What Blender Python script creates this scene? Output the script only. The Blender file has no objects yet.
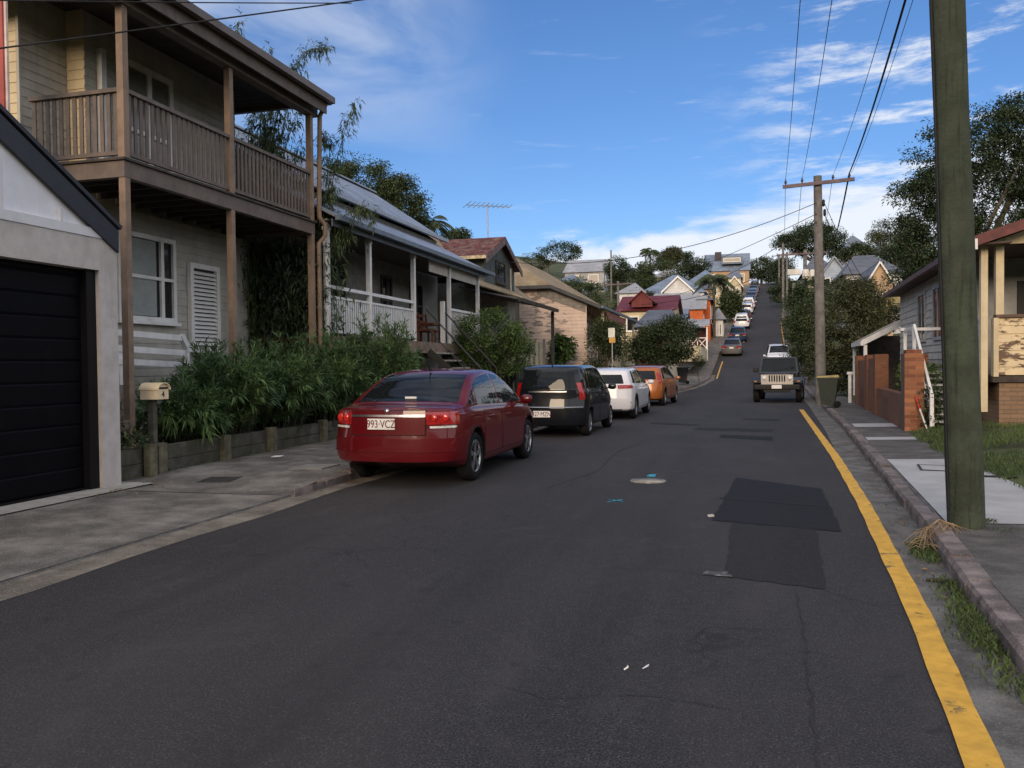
import bpy, bmesh, math, random
import numpy as np
from mathutils import Vector, Matrix
PI = math.pi
R = math.radians
SC = bpy.context.scene
COL = SC.collection
random.seed(7)
NR = np.random.default_rng(11)

# ------------------------------------------------------------------ camera
FPX, YAW, PITCH, ROLL, CAMH = 830.0, R(15.0), -R(1.28), 0.011, 1.62
FWD = Vector((-math.sin(YAW)*math.cos(PITCH), math.cos(YAW)*math.cos(PITCH), math.sin(PITCH)))
_r0 = Vector((math.cos(YAW), math.sin(YAW), 0)); _u0 = _r0.cross(FWD)
RGT = _r0*math.cos(ROLL) - _u0*math.sin(ROLL)
UPV = _u0*math.cos(ROLL) + _r0*math.sin(ROLL)
cam = bpy.data.cameras.new('camera'); camo = bpy.data.objects.new('camera', cam); COL.objects.link(camo)
camo.matrix_world = Matrix(((RGT.x, UPV.x, -FWD.x, 0), (RGT.y, UPV.y, -FWD.y, 0), (RGT.z, UPV.z, -FWD.z, CAMH), (0, 0, 0, 1)))
cam.sensor_width = 36.0; cam.lens = FPX/1024*36.0; cam.clip_start = 0.1; cam.clip_end = 5000
SC.camera = camo
# ------------------------------------------------------------------ light
SUN_EL, SUN_AZ = 14.0, 2.0           # the sun stands behind the camera; its light travels up the street
sun = bpy.data.lights.new('sun', 'SUN'); sun.energy = 2.6; sun.angle = R(30); sun.color = (1.0, 0.76, 0.52)
suno = bpy.data.objects.new('sun', sun); COL.objects.link(suno)
_d = Vector((math.sin(R(SUN_AZ))*math.cos(R(SUN_EL)), math.cos(R(SUN_AZ))*math.cos(R(SUN_EL)), -math.sin(R(SUN_EL))))
suno.rotation_euler = _d.to_track_quat('-Z', 'Y').to_euler()
SKY_STRENGTH = 0.15
SC.view_settings.view_transform = 'Standard'; SC.view_settings.look = 'None'
SC.view_settings.exposure = 0.3; SC.view_settings.gamma = 1.0; SC.view_settings.use_curve_mapping = False
SC.cycles.max_bounces = 6; SC.cycles.caustics_reflective = False; SC.cycles.caustics_refractive = False

class NT:
    """small helper for building node trees"""
    def __init__(s, tree): s.t = tree; s.n = tree.nodes; s.l = tree.links
    def new(s, kind, **kw):
        nd = s.n.new(kind)
        for k, v in kw.items(): setattr(nd, k, v)
        return nd
    def link(s, a, b): s.l.new(a, b)
    def val(s, x, sock):
        if hasattr(x, 'is_output'): s.l.new(x, sock)
        else: sock.default_value = x
    def math(s, op, a, b=0.0, c=0.0, clamp=False):
        nd = s.n.new('ShaderNodeMath'); nd.operation = op; nd.use_clamp = clamp
        s.val(a, nd.inputs[0]); s.val(b, nd.inputs[1]); s.val(c, nd.inputs[2])
        return nd.outputs[0]
    def smooth(s, x, lo, hi):
        nd = s.n.new('ShaderNodeMapRange'); nd.interpolation_type = 'SMOOTHSTEP'
        s.val(x, nd.inputs[0]); s.val(lo, nd.inputs[1]); s.val(hi, nd.inputs[2])
        nd.inputs[3].default_value = 0; nd.inputs[4].default_value = 1
        return nd.outputs[0]
    def noise(s, vec, scale, detail=4, rough=0.55, dist=0.0):
        nd = s.n.new('ShaderNodeTexNoise'); nd.inputs['Scale'].default_value = scale
        nd.inputs['Detail'].default_value = detail; nd.inputs['Roughness'].default_value = rough
        nd.inputs['Distortion'].default_value = dist
        if vec is not None: s.l.new(vec, nd.inputs['Vector'])
        return nd.outputs[0]
    def mix(s, fac, a, b, mode='MIX'):
        nd = s.n.new('ShaderNodeMix'); nd.data_type = 'RGBA'; nd.blend_type = mode
        s.val(fac, nd.inputs[0])
        for x, sk in ((a, nd.inputs[6]), (b, nd.inputs[7])):
            if hasattr(x, 'is_output'): s.l.new(x, sk)
            else: sk.default_value = (x[0], x[1], x[2], 1)
        return nd.outputs[2]
    def mapping(s, vec, scale=(1, 1, 1), rot=(0, 0, 0)):
        nd = s.n.new('ShaderNodeMapping'); nd.inputs['Scale'].default_value = scale; nd.inputs['Rotation'].default_value = rot
        s.l.new(vec, nd.inputs['Vector']); return nd.outputs[0]

# ------------------------------------------------------------------ sky
world = bpy.data.worlds.new('World'); SC.world = world; world.use_nodes = True
def build_world():
    w = NT(world.node_tree); w.n.clear()
    out = w.new('ShaderNodeOutputWorld'); bg = w.new('ShaderNodeBackground')
    sky = w.new('ShaderNodeTexSky'); sky.sky_type = 'NISHITA'; sky.sun_disc = False
    sky.sun_elevation = R(SUN_EL); sky.sun_rotation = R(180+SUN_AZ)
    sky.air_density = 1.0; sky.dust_density = 0.3; sky.ozone_density = 4.0
    tc = w.new('ShaderNodeTexCoord'); sep = w.new('ShaderNodeSeparateXYZ'); w.link(tc.outputs['Generated'], sep.inputs[0])
    x, y, z = sep.outputs
    el = w.math('MULTIPLY', w.math('ARCSINE', z), 180/PI)
    az = w.math('MULTIPLY', w.math('ARCTAN2', x, y), 180/PI)
    cb = w.new('ShaderNodeCombineXYZ'); w.val(w.math('MULTIPLY', az, 0.05), cb.inputs[0]); w.val(w.math('MULTIPLY', el, 0.16), cb.inputs[1])
    flat = cb.outputs[0]
    # low bank of white cloud along the horizon
    nb = w.noise(flat, 1.6, 6, 0.6, 0.3); nb2 = w.noise(flat, 6.0, 4, 0.6)
    edge = w.math('ADD', w.math('MULTIPLY_ADD', az, 0.16, 10.6), w.math('MULTIPLY', w.math('SUBTRACT', nb, 0.5), 8.0))
    bank = w.smooth(w.math('SUBTRACT', edge, el), 0.1, 1.9)
    bank = w.math('MULTIPLY', bank, w.smooth(nb2, -0.1, 0.5))
    # streaks of higher cloud on the right
    st = w.mapping(flat, (.85, 1.25, 1), (0, 0, -0.35))
    n1 = w.noise(st, 2.3, 9, 0.66, 0.15)
    right = w.smooth(az, -4.0, 10.0)
    streak = w.math('MULTIPLY', w.smooth(n1, 0.485, 0.66), right)
    # thin cirrus veil high on the left
    n2 = w.noise(w.mapping(flat, (1.0, 0.8, 1), (0, 0, 0.5)), 1.3, 5, 0.55, 0.6)
    veil = w.math('MULTIPLY', w.smooth(n2, 0.34, 0.66), w.math('MULTIPLY', w.smooth(el, 11.0, 22.0), w.smooth(az, -13.0, -27.0)))
    n3 = w.noise(w.mapping(flat, (1.0, 2.6, 1)), 2.2, 6, 0.6, 0.4)
    wisp = w.math('MULTIPLY', w.smooth(n3, 0.60, 0.85), 0.35)
    f = w.math('MAXIMUM', w.math('MULTIPLY', bank, 0.92), w.math('MULTIPLY', streak, 0.88))
    f = w.math('MAXIMUM', f, w.math('MULTIPLY', veil, 0.46))
    f = w.math('MAXIMUM', f, wisp)
    f = w.math('MULTIPLY', f, w.smooth(el, -2.0, 0.5))
    hs = w.new('ShaderNodeHueSaturation'); hs.inputs['Saturation'].default_value = SKY_SAT; hs.inputs['Value'].default_value = SKY_VAL
    w.link(sky.outputs[0], hs.inputs['Color'])
    col = w.mix(f, w.mix(1.0, hs.outputs[0], SKY_TINT, 'MULTIPLY'), CLOUD_COL)
    # unseen bright cloud behind the camera, added to fill and neutralise the ambient light
    nbk = w.noise(tc.outputs['Generated'], 2.2, 6, 0.6, 0.4)
    back = w.math('MULTIPLY', w.smooth(nbk, 0.30, 0.55), w.smooth(w.math('SUBTRACT', w.math('MULTIPLY', y, .966), w.math('MULTIPLY', x, .259)), 0.70, 0.15))
    col = w.mix(w.math('MULTIPLY', back, 0.9), col, FILL_CLOUD_COL)
    w.link(col, bg.inputs['Color']); bg.inputs['Strength'].default_value = SKY_STRENGTH
    w.link(bg.outputs[0], out.inputs[0])
SKY_SAT, SKY_VAL, SKY_TINT, CLOUD_COL, FILL_CLOUD_COL = 1.07, .74, (.98, .94, 1.08), (4.9, 5.1, 5.4), (6.5, 6.5, 6.9)
build_world()

# ------------------------------------------------------------------ pixel of the photograph -> place in the street
def ray(px, py): return FWD + RGT*((px-512)/FPX) + UPV*((384-py)/FPX)
def atY(px, py, Y): d = ray(px, py); t = Y/d.y; return Vector((d.x*t, Y, CAMH+d.z*t))
def atX(px, py, X): d = ray(px, py); t = X/d.x; return Vector((X, d.y*t, CAMH+d.z*t))

# ------------------------------------------------------------------ street profile
def interp(tab, v):
    if v <= tab[0][0]: return tab[0][1] + (v-tab[0][0])*(tab[1][1]-tab[0][1])/(tab[1][0]-tab[0][0])
    for (a, b), (c, d) in zip(tab, tab[1:]):
        if v <= c: return b + (d-b)*(v-a)/(c-a)
    (a, b), (c, d) = tab[-2], tab[-1]
    return d + (v-c)*(d-b)/(c-a)
_prof = [(-900, 60), (-400, 60), (-150, 30), (-60, 9.0), (-30, 2.6), (-12, .2), (-5, 0), (0, 0), (40, 0), (50, .16), (60, .75), (70, 1.55), (78, 2.35), (90, 3.95), (104, 6.0), (119, 8.3), (130, 9.9), (150, 12.9), (170, 16.0), (190, 18.9), (200, 19.9), (212, 20.5), (260, 20.6), (600, 14.0)]  # rise behind the camera is invented, to block low sun and darken reflections
def prof(y): return sum(interp(_prof, y+k) for k in (-3, -1.5, 0, 1.5, 3))/5
_kl = [(-60, -5.3), (10, -5.3), (18, -5.05), (26, -4.8), (34, -4.5), (42, -3.6), (50, -2.3), (56, -1.6), (66, -1.5), (78, -1.3), (90, -.7), (104, -.15), (125, .85), (240, 6.0)]
_kr = [(-60, -1.6), (3, 1.32), (5, 1.43), (6.44, 1.53), (8.66, 1.71), (12.2, 1.95), (21, 2.5), (33, 3.1), (60, 4.2), (100, 5.75), (240, 11.6)]
def kl(y): return interp(_kl, y)
def kr(y): return interp(_kr, y)

# ------------------------------------------------------------------ objects
def tag(o, label=None, cat=None, group=None, kind=None):
    if label: o['label'] = label
    if cat: o['category'] = cat
    if group: o['group'] = group
    if kind: o['kind'] = kind
    return o
def thing(name, label, cat, loc=(0, 0, 0), rz=0.0, group=None):
    o = bpy.data.objects.new(name, None); COL.objects.link(o); o.empty_display_size = 0.2
    o.location = loc; o.rotation_euler = (0, 0, rz)
    return tag(o, label, cat, group)
def rootloc(o):
    v = Vector((0, 0, 0))
    while o is not None: v += o.location; o = o.parent
    return v
def copy_tree(o, parent=None):
    c = o.copy(); COL.objects.link(c)
    if parent: c.parent = parent
    for ch in list(o.children): copy_tree(ch, c)
    return c

class MB:
    """collects shapes, then links them as ONE mesh object"""
    def __init__(s): s.v = []; s.f = []; s.m = []; s.sm = []
    def add(s, vs, fs, mi=0, smooth=False):
        o = len(s.v); s.v += [tuple(p) for p in vs]
        for f in fs: s.f.append(tuple(o+i for i in f)); s.m.append(mi); s.sm.append(smooth)
        return s
    def box(s, x0, x1, y0, y1, z0, z1, mi=0):
        return s.add([(x0, y0, z0), (x1, y0, z0), (x1, y1, z0), (x0, y1, z0), (x0, y0, z1), (x1, y0, z1), (x1, y1, z1), (x0, y1, z1)],
                     [(0, 3, 2, 1), (4, 5, 6, 7), (0, 1, 5, 4), (1, 2, 6, 5), (2, 3, 7, 6), (3, 0, 4, 7)], mi)
    def hexa(s, p, mi=0):
        """8 corner points: bottom ring then top ring"""
        return s.add(p, [(0, 3, 2, 1), (4, 5, 6, 7), (0, 1, 5, 4), (1, 2, 6, 5), (2, 3, 7, 6), (3, 0, 4, 7)], mi)
    def bar(s, a, b, w, h, up=(0, 0, 1), mi=0, off=0.0):
        """beam of section w x h from a to b"""
        a, b = Vector(a), Vector(b); d = (b-a).normalized(); up = Vector(up)
        sx = d.cross(up)
        if sx.length < 1e-4: sx = d.cross(Vector((1, 0, 0)))
        sx.normalize(); u = sx.cross(d).normalized()
        q = [(-w/2, -h/2), (w/2, -h/2), (w/2, h/2), (-w/2, h/2)]
        return s.hexa([a+sx*i+u*j for i, j in q]+[b+sx*i+u*j for i, j in q], mi)
    def slab(s, pts, t, mi=0, up=None):
        """polygon with thickness t along -normal (or along up)"""
        P = [Vector(p) for p in pts]; n = Vector((0, 0, 0))
        for i in range(len(P)): n += P[i].cross(P[(i+1) % len(P)])
        n.normalize(); k = len(P); d = (Vector(up) if up else -n)*t
        fs = [tuple(range(k)), tuple(range(2*k-1, k-1, -1))]+[(i, k+i, k+(i+1) % k, (i+1) % k) for i in range(k)]
        return s.add(P+[p+d for p in P], fs, mi)
    def tube(s, pts, rad, n=8, mi=0, smooth=True, cap=True):
        P = [Vector(p) for p in pts]; rr = rad if hasattr(rad, '__len__') else [rad]*len(P)
        vs = []; ref = None
        for i, p in enumerate(P):
            d = (P[min(i+1, len(P)-1)]-P[max(i-1, 0)]).normalized()
            if ref is None: ref = d.cross(Vector((0, 0, 1)) if abs(d.z) < .9 else Vector((1, 0, 0))).normalized()
            a = (ref - d*ref.dot(d)).normalized(); b = d.cross(a); ref = a
            vs += [p+(a*math.cos(2*PI*k/n)+b*math.sin(2*PI*k/n))*rr[i] for k in range(n)]
        fs = [(i*n+k, i*n+(k+1) % n, (i+1)*n+(k+1) % n, (i+1)*n+k) for i in range(len(P)-1) for k in range(n)]
        s.add(vs, fs, mi, smooth)
        if cap: s.add(vs[:n], [tuple(range(n-1, -1, -1))], mi); s.add(vs[-n:], [tuple(range(n))], mi)
        return s
    def lathe(s, prof_, c=(0, 0, 0), axis='Z', n=24, mi=0, smooth=True):
        """(radius, height) profile turned about an axis through c"""
        vs = []
        for r_, h in prof_:
            for k in range(n):
                a = 2*PI*k/n; u, v = r_*math.cos(a), r_*math.sin(a)
                vs.append((c[0]+u, c[1]+v, c[2]+h) if axis == 'Z' else ((c[0]+h, c[1]+u, c[2]+v) if axis == 'X' else (c[0]+v, c[1]+h, c[2]+u)))
        fs = [(i*n+k, i*n+(k+1) % n, (i+1)*n+(k+1) % n, (i+1)*n+k) for i in range(len(prof_)-1) for k in range(n)]
        return s.add(vs, fs, mi, smooth)
    def build(s, name, mat, parent=None, local=False):
        me = bpy.data.meshes.new(name)
        off = Vector((0, 0, 0)) if (parent is None or local) else rootloc(parent)
        me.from_pydata([(p[0]-off.x, p[1]-off.y, p[2]-off.z) for p in s.v], [], s.f)
        mats = mat if isinstance(mat, (list, tuple)) else [mat]
        for m in mats: me.materials.append(m)
        me.polygons.foreach_set('material_index', s.m); me.polygons.foreach_set('use_smooth', s.sm)
        me.update()
        o = bpy.data.objects.new(name, me); COL.objects.link(o)
        if parent: o.parent = parent
        return o
def recentre(o):
    """put the origin of a one-mesh thing at its base"""
    me = o.data; n = len(me.vertices); a = np.empty(n*3); me.vertices.foreach_get('co', a); a = a.reshape(-1, 3)
    c = np.array([(a[:, 0].min()+a[:, 0].max())/2, (a[:, 1].min()+a[:, 1].max())/2, a[:, 2].min()])
    me.vertices.foreach_set('co', (a-c).ravel()); o.location = c; me.update(); return o

# ------------------------------------------------------------------ materials
MATS = {}
def mat(name, col, rough=0.7, var=0.12, vscale=3.0, bump=0.0, bscale=60.0, metal=0.0, coat=0.0, spec=0.4, tint=None, tintscale=1.2, tintamt=0.5,
        boards=None, corr=None, bricks=None, streak=0.0, streaksc=7.0, grain=0.0, island=0.0, peel=None, coords='Object'):
    """procedural surface: base colour with mottling, optional second tint, weather streaks, boards, corrugation or bricks"""
    if name in MATS: return MATS[name]
    m = bpy.data.materials.new(name); m.use_nodes = True; MATS[name] = m
    w = NT(m.node_tree); bs = w.n['Principled BSDF']
    tc = w.new('ShaderNodeTexCoord'); vec = tc.outputs[coords]
    c = tuple(col)
    n = w.noise(vec, vscale, 5, 0.6)
    lo = tuple(max(0, x*(1-var*1.6)) for x in c); hi = tuple(min(1, x*(1+var*1.6)) for x in c)
    colr = w.mix(w.smooth(n, 0.3, 0.7), lo, hi)
    if tint: colr = w.mix(w.math('MULTIPLY', w.smooth(w.noise(vec, tintscale, 6, 0.65, 0.4), 0.42, 0.66), tintamt), colr, tint)
    if streak:
        sv = w.mapping(vec, (1, 1, 0.06)); sn = w.noise(sv, streaksc, 4, 0.6)
        colr = w.mix(w.math('MULTIPLY', w.smooth(sn, 0.5, 0.75), streak), colr, tuple(x*0.35 for x in c))
    if grain:
        gn = w.noise(vec, 75.0, 2, 0.8); colr = w.mix(w.smooth(gn, .58, .70), colr, tuple(min(1, x*(1+2.2*grain)) for x in c)); colr = w.mix(w.smooth(gn, .42, .30), colr, tuple(x*(1-grain) for x in c))
    hgt = None
    if bricks:
        bt = w.new('ShaderNodeTexBrick'); w.link(w.mapping(vec, (1, 1, 1), bricks['rot']), bt.inputs['Vector'])
        bt.inputs['Scale'].default_value = 1.0; bt.inputs['Brick Width'].default_value = 0.24; bt.inputs['Row Height'].default_value = 0.086
        bt.inputs['Mortar Size'].default_value = 0.007; bt.inputs['Mortar Smooth'].default_value = 0.2; bt.inputs['Bias'].default_value = 0.0
        for k, sk in (('a', 'Color1'), ('b', 'Color2'), ('m', 'Mortar')): bt.inputs[sk].default_value = (*bricks[k], 1)
        colr = w.mix(0.85, colr, bt.outputs[0]); 
        colr = w.mix(w.math('MULTIPLY', w.smooth(n, 0.45, 0.8), 0.35), colr, tuple(x*0.5 for x in c))
        hgt = w.math('SUBTRACT', 1.0, bt.outputs[1])
        bdist = 0.006
    if boards:
        sep = w.new('ShaderNodeSeparateXYZ'); w.link(vec, sep.inputs[0])
        fr = w.math('FRACT', w.math('DIVIDE', sep.outputs[2], boards)); hgt = w.math('SUBTRACT', 1.0, fr); bdist = 0.02
    if corr:
        axis, pitch = corr; sep = w.new('ShaderNodeSeparateXYZ'); w.link(vec, sep.inputs[0])
        hgt = w.math('SINE', w.math('MULTIPLY', sep.outputs['XYZ'.index(axis)], 2*PI/pitch)); bdist = pitch*0.15
    if peel:
        pv = w.mapping(vec, (1, 1, 3.2)); pn = w.noise(pv, peel.get('scale', 2.2), 7, 0.7, 0.3)
        big = w.noise(vec, peel.get('big', .6), 3, 0.5)
        k = w.smooth(w.math('ADD', w.math('MULTIPLY', pn, 0.75), w.math('MULTIPLY', big, 0.45)), peel.get('lo', .66), peel.get('lo', .66)+.05)
        colr = w.mix(w.math('MULTIPLY', k, peel.get('amt', 0.9)), colr, peel['col'])
    if island:
        g = w.new('ShaderNodeNewGeometry'); ri = g.outputs['Random Per Island']
        colr = w.mix(ri, tuple(x*(1-island) for x in c), tuple(min(1, x*(1+island)) for x in c))
    w.link(colr, bs.inputs['Base Color'])
    bs.inputs['Roughness'].default_value = rough; bs.inputs['Metallic'].default_value = metal
    bs.inputs['Specular IOR Level'].default_value = spec
    bs.inputs['Coat Weight'].default_value = coat; bs.inputs['Coat Roughness'].default_value = 0.04
    last = None
    if hgt is not None:
        b = w.new('ShaderNodeBump'); b.inputs['Strength'].default_value = 1.0; b.inputs['Distance'].default_value = bdist
        w.link(hgt, b.inputs['Height']); last = b.outputs[0]
    if bump:
        b = w.new('ShaderNodeBump'); b.inputs['Strength'].default_value = bump; b.inputs['Distance'].default_value = 0.02
        w.link(w.noise(vec, bscale, 4, 0.6), b.inputs['Height'])
        if last is not None: w.link(last, b.inputs['Normal'])
        last = b.outputs[0]
    if last is not None: w.link(last, bs.inputs['Normal'])
    return m
def leafmat(name, dark, light, rough=0.55, patch=0.35):
    """leaves: each leaf its own green, whole sprays a little yellower or darker"""
    if name in MATS: return MATS[name]
    m = bpy.data.materials.new(name); m.use_nodes = True; MATS[name] = m
    w = NT(m.node_tree); bs = w.n['Principled BSDF']
    g = w.new('ShaderNodeNewGeometry'); tc = w.new('ShaderNodeTexCoord')
    dark = (dark[0]*1.7+.004, dark[1]*1.6+.004, dark[2]*1.7+.008); light = (light[0]*1.9+.008, light[1]*1.85+.010, light[2]*2.0+.014)
    rmid = w.math('MULTIPLY_ADD', g.outputs['Random Per Island'], .5, .25)
    rmid = w.math('ADD', rmid, w.math('MULTIPLY_ADD', w.noise(tc.outputs['Object'], 1.7, 3, .6), 1.1, -.55), clamp=True)
    colr = w.mix(rmid, dark, light)
    colr = w.mix(w.math('MULTIPLY', w.smooth(w.noise(tc.outputs['Object'], 0.9, 4, 0.6), 0.45, 0.7), patch), colr, (light[0]*1.25, light[1]*1.15, light[2]*0.85))
    w.link(colr, bs.inputs['Base Color']); bs.inputs['Roughness'].default_value = rough+.1; bs.inputs['Specular IOR Level'].default_value = 0.3
    tr = w.new('ShaderNodeBsdfTranslucent'); w.link(colr, tr.inputs[0]); ms = w.new('ShaderNodeMixShader'); ms.inputs[0].default_value = 0.18
    w.link(bs.outputs[0], ms.inputs[1]); w.link(tr.outputs[0], ms.inputs[2]); w.link(ms.outputs[0], w.n['Material Output'].inputs[0])
    return m
def glassmat(name, col=(0.012, 0.014, 0.017), rough=0.04, spec=0.4):
    """window glass seen by day: dark behind, sky in front"""
    if name in MATS: return MATS[name]
    m = bpy.data.materials.new(name); m.use_nodes = True; MATS[name] = m
    w = NT(m.node_tree); bs = w.n['Principled BSDF']; tc = w.new('ShaderNodeTexCoord')
    n = w.noise(tc.outputs['Object'], 1.5, 3, 0.5)
    w.link(w.mix(n, tuple(x*.6 for x in col), tuple(x*1.5 for x in col)), bs.inputs['Base Color'])
    bs.inputs['Roughness'].default_value = rough; bs.inputs['Specular IOR Level'].default_value = spec
    b = w.new('ShaderNodeBump'); b.inputs['Strength'].default_value = 0.06; b.inputs['Distance'].default_value = 0.05
    w.link(w.noise(tc.outputs['Object'], 2.5, 2, 0.5), b.inputs['Height']); w.link(b.outputs[0], bs.inputs['Normal'])
    return m
# ------------------------------------------------------------------ ground, road, kerbs, paths
def asphalt_mat(name, base, patch=False):
    m = bpy.data.materials.new(name); m.use_nodes = True
    w = NT(m.node_tree); bs = w.n['Principled BSDF']; tc = w.new('ShaderNodeTexCoord'); v = tc.outputs['Object']
    fine = w.noise(v, 80, 3, 0.8); mid = w.noise(v, 14, 5, 0.7); big = w.noise(w.mapping(v, (1, .35, 1)), 0.55, 5, 0.6, 0.4)
    c = w.mix(w.smooth(fine, .38, .64), tuple(x*.22 for x in base), tuple(x*1.95 for x in base))
    c = w.mix(w.math('MULTIPLY', w.smooth(mid, .35, .65), .6), c, tuple(x*.62 for x in base))
    c = w.mix(w.math('MULTIPLY', w.smooth(big, .40, .66), .5), c, (base[0]*1.45, base[1]*1.38, base[2]*1.32))
    if not patch:
        vo = w.new('ShaderNodeTexVoronoi'); vo.inputs['Scale'].default_value = 62; w.link(v, vo.inputs['Vector'])
        sc = w.new('ShaderNodeSeparateXYZ'); w.link(vo.outputs['Color'], sc.inputs[0])
        chip = w.math('MULTIPLY', w.smooth(vo.outputs['Distance'], .36, .20), w.math('MULTIPLY', w.math('GREATER_THAN', sc.outputs[0], .45), w.math('MULTIPLY_ADD', sc.outputs[1], .9, .1)))
        c = w.mix(w.math('MULTIPLY', chip, .85), c, tuple(x*2.7 for x in base))
        # oil and tyre darkening down the middle of the lane
        st = w.noise(w.mapping(v, (1.2, .05, 1)), 1.0, 4, .6); c = w.mix(w.math('MULTIPLY', w.smooth(st, .5, .75), .45), c, tuple(x*.55 for x in base))
        # pale worn blotches and dark oily spots
        wb = w.noise(w.mapping(v, (.9, .5, 1)), 1.6, 6, .7, .6); c = w.mix(w.math('MULTIPLY', w.smooth(wb, .52, .70), .38), c, (base[0]*1.75, base[1]*1.7, base[2]*1.65))
        ob = w.noise(v, 3.1, 3, .5, .2); c = w.mix(w.math('MULTIPLY', w.smooth(ob, .64, .74), .4), c, tuple(x*.4 for x in base))
        # fine cracks
        cr = w.new('ShaderNodeTexVoronoi'); cr.feature = 'DISTANCE_TO_EDGE'; cr.inputs['Scale'].default_value = .55
        dv = w.new('ShaderNodeVectorMath'); dv.operation = 'ADD'; nz = w.new('ShaderNodeTexNoise'); nz.inputs['Scale'].default_value = 2.2; w.link(v, nz.inputs['Vector'])
        w.link(v, dv.inputs[0]); w.link(nz.outputs['Color'], dv.inputs[1]); w.link(dv.outputs[0], cr.inputs['Vector'])
        ck = w.math('MULTIPLY', w.smooth(cr.outputs['Distance'], .010, .003), w.smooth(w.noise(v, .35, 2), .5, .6))
        c = w.mix(w.math('MULTIPLY', ck, .6), c, tuple(x*.35 for x in base))
    w.link(c, bs.inputs['Base Color']); bs.inputs['Roughness'].default_value = .82; bs.inputs['Specular IOR Level'].default_value = .25
    b = w.new('ShaderNodeBump'); b.inputs['Strength'].default_value = .55; b.inputs['Distance'].default_value = .012
    w.link(fine, b.inputs['Height']); w.link(b.outputs[0], bs.inputs['Normal'])
    return m
M_ASPH = asphalt_mat('road_asphalt', (.038, .0362, .0372))
M_TAR = asphalt_mat('fresh_tar', (.012, .012, .014), True)
M_TAR2 = asphalt_mat('worn_tar', (.021, .0205, .0215), True)
M_CONC = mat('footpath_concrete', (.17, .158, .14), .9, .28, 2.2, .7, 50, grain=.5, tint=(.065, .06, .054), tintscale=1.2, tintamt=.75)
M_CONCL = mat('pale_concrete', (.36, .36, .36), .85, .08, 2.0, .25, 60, tint=(.30, .30, .31), tintscale=1.5, tintamt=.4)
M_GUT = mat('gutter_concrete', (.175, .155, .128), .9, .25, 2.5, .5, 50, grain=.4, tint=(.08, .07, .06), tintscale=1.6, tintamt=.85)
M_GUTR = mat('stained_gutter', (.125, .12, .112), .9, .3, 3.0, .6, 40, grain=.4, tint=(.07, .068, .06), tintscale=1.6, tintamt=.8)
M_PATHR = mat('old_path_asphalt', (.095, .09, .085), .9, .25, 3.0, .7, 50, grain=.45, tint=(.06, .056, .05), tintscale=1.4, tintamt=.7)
M_STONE = mat('kerb_stone', (.17, .14, .135), .9, .35, 4.0, .9, 25, grain=.4, tint=(.08, .07, .065), tintscale=2.5, tintamt=.8)
M_YEL = mat('yellow_line_paint', (.62, .35, .045), .7, .1, 8.0, .3, 90, peel=dict(col=(.12, .09, .05), scale=9, big=3, lo=.685, amt=.8))
M_WHITE = mat('white_road_paint', (.55, .55, .53), .7, .15, 6.0, .2, 90)
M_YARD = mat('yard_soil', (.045, .048, .022), .95, .4, 1.5, .8, 20, tint=(.085, .062, .038), tintscale=.6, tintamt=.6)
M_GRASSG = mat('ground_grass', (.045, .062, .018), .95, .4, .8, .8, 14, tint=(.10, .085, .045), tintscale=.5, tintamt=.7)

def lpath(y): return min(kl(y)-2.6, -7.95+max(0, (y-16))*.045) if y < 60 else kl(y)-2.6
def rpath(y): return (3.20 if y < 15.5 else (3.20+(y-15.5)*.1 if y < 19 else kr(y)+1.18))
def ground_z(x, y):
    p = prof(y); L, Rr = lpath(y), rpath(y)
    if x < L-.02:
        s = L-x; up = .42 if y > 9.42 else .02
        z = p+up+.05*min(s, 14)
        k = min(max((y-50)/60, 0), 1)
        return z+k*.17*min(max(s-8, 0), 55)
    if x > Rr+.02:
        s = x-Rr; z = p+.10+min(.14*s, .5)
        k = min(max((y-35)/50, 0), 1)
        return z+.05*min(max(s-6, 0), 30)+k*.10*min(max(s-5, 0), 50)
    return p-.08
def build_ground():
    ys = [-900, -600, -400, -250, -150, -100]+list(np.arange(-60, 9, 3))+[9.40, 9.44]+list(np.arange(11, 60, 1.5))+list(np.arange(60, 230, 3))+[235, 250, 280, 330, 420, 600, 900, 1500]
    us = [-600, -300, -160, -110, -80, -60, -45, -35, -28, -22, -17, -13, -10, -7, -5, -3, -1.5, -.5, -.03, .0]
    vs = [0, .03, .5, 1, 2, 3, 4.5, 6, 8, 11, 15, 20, 27, 35, 45, 60, 80, 120, 200, 400, 700]
    V = []; F = []
    for y in ys:
        L, Rr = lpath(y), rpath(y)
        row = [L+u for u in us]+[L+(Rr-L)*.33, L+(Rr-L)*.66]+[Rr+v for v in vs]
        V += [(x, y, ground_z(x, y)) for x in row]
    n = len(us)+2+len(vs)
    for i in range(len(ys)-1):
        for j in range(n-1): a = i*n+j; F.append((a, a+1, a+n+1, a+n))
    mb = MB(); mb.add(V, F, 0, True)
    tag(mb.build('ground', M_GRASSG), kind='structure')
def yrange(a, b, st): return [a+(b-a)*i/max(1, round((b-a)/st)) for i in range(max(1, round((b-a)/st))+1)]
def strip(name, fl, fr, y0, y1, zl, zr, m, st=2.0, kind='structure', nx=1):
    V = []; F = []; ys = yrange(y0, y1, st)
    for y in ys:
        a, b = fl(y), fr(y)
        for j in range(nx+1): t = j/nx; V.append((a+(b-a)*t, y, prof(y)+zl(y)*(1-t)+zr(y)*t))
    for i in range(len(ys)-1):
        for j in range(nx): k = i*(nx+1)+j; F.append((k, k+1, k+nx+2, k+nx+1))
    o = MB().add(V, F, 0, True).build(name, m); tag(o, kind=kind); return o
K = lambda c: (lambda y: c)
build_ground()
def road_z(x, y):   # slight camber
    return prof(y)
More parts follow.
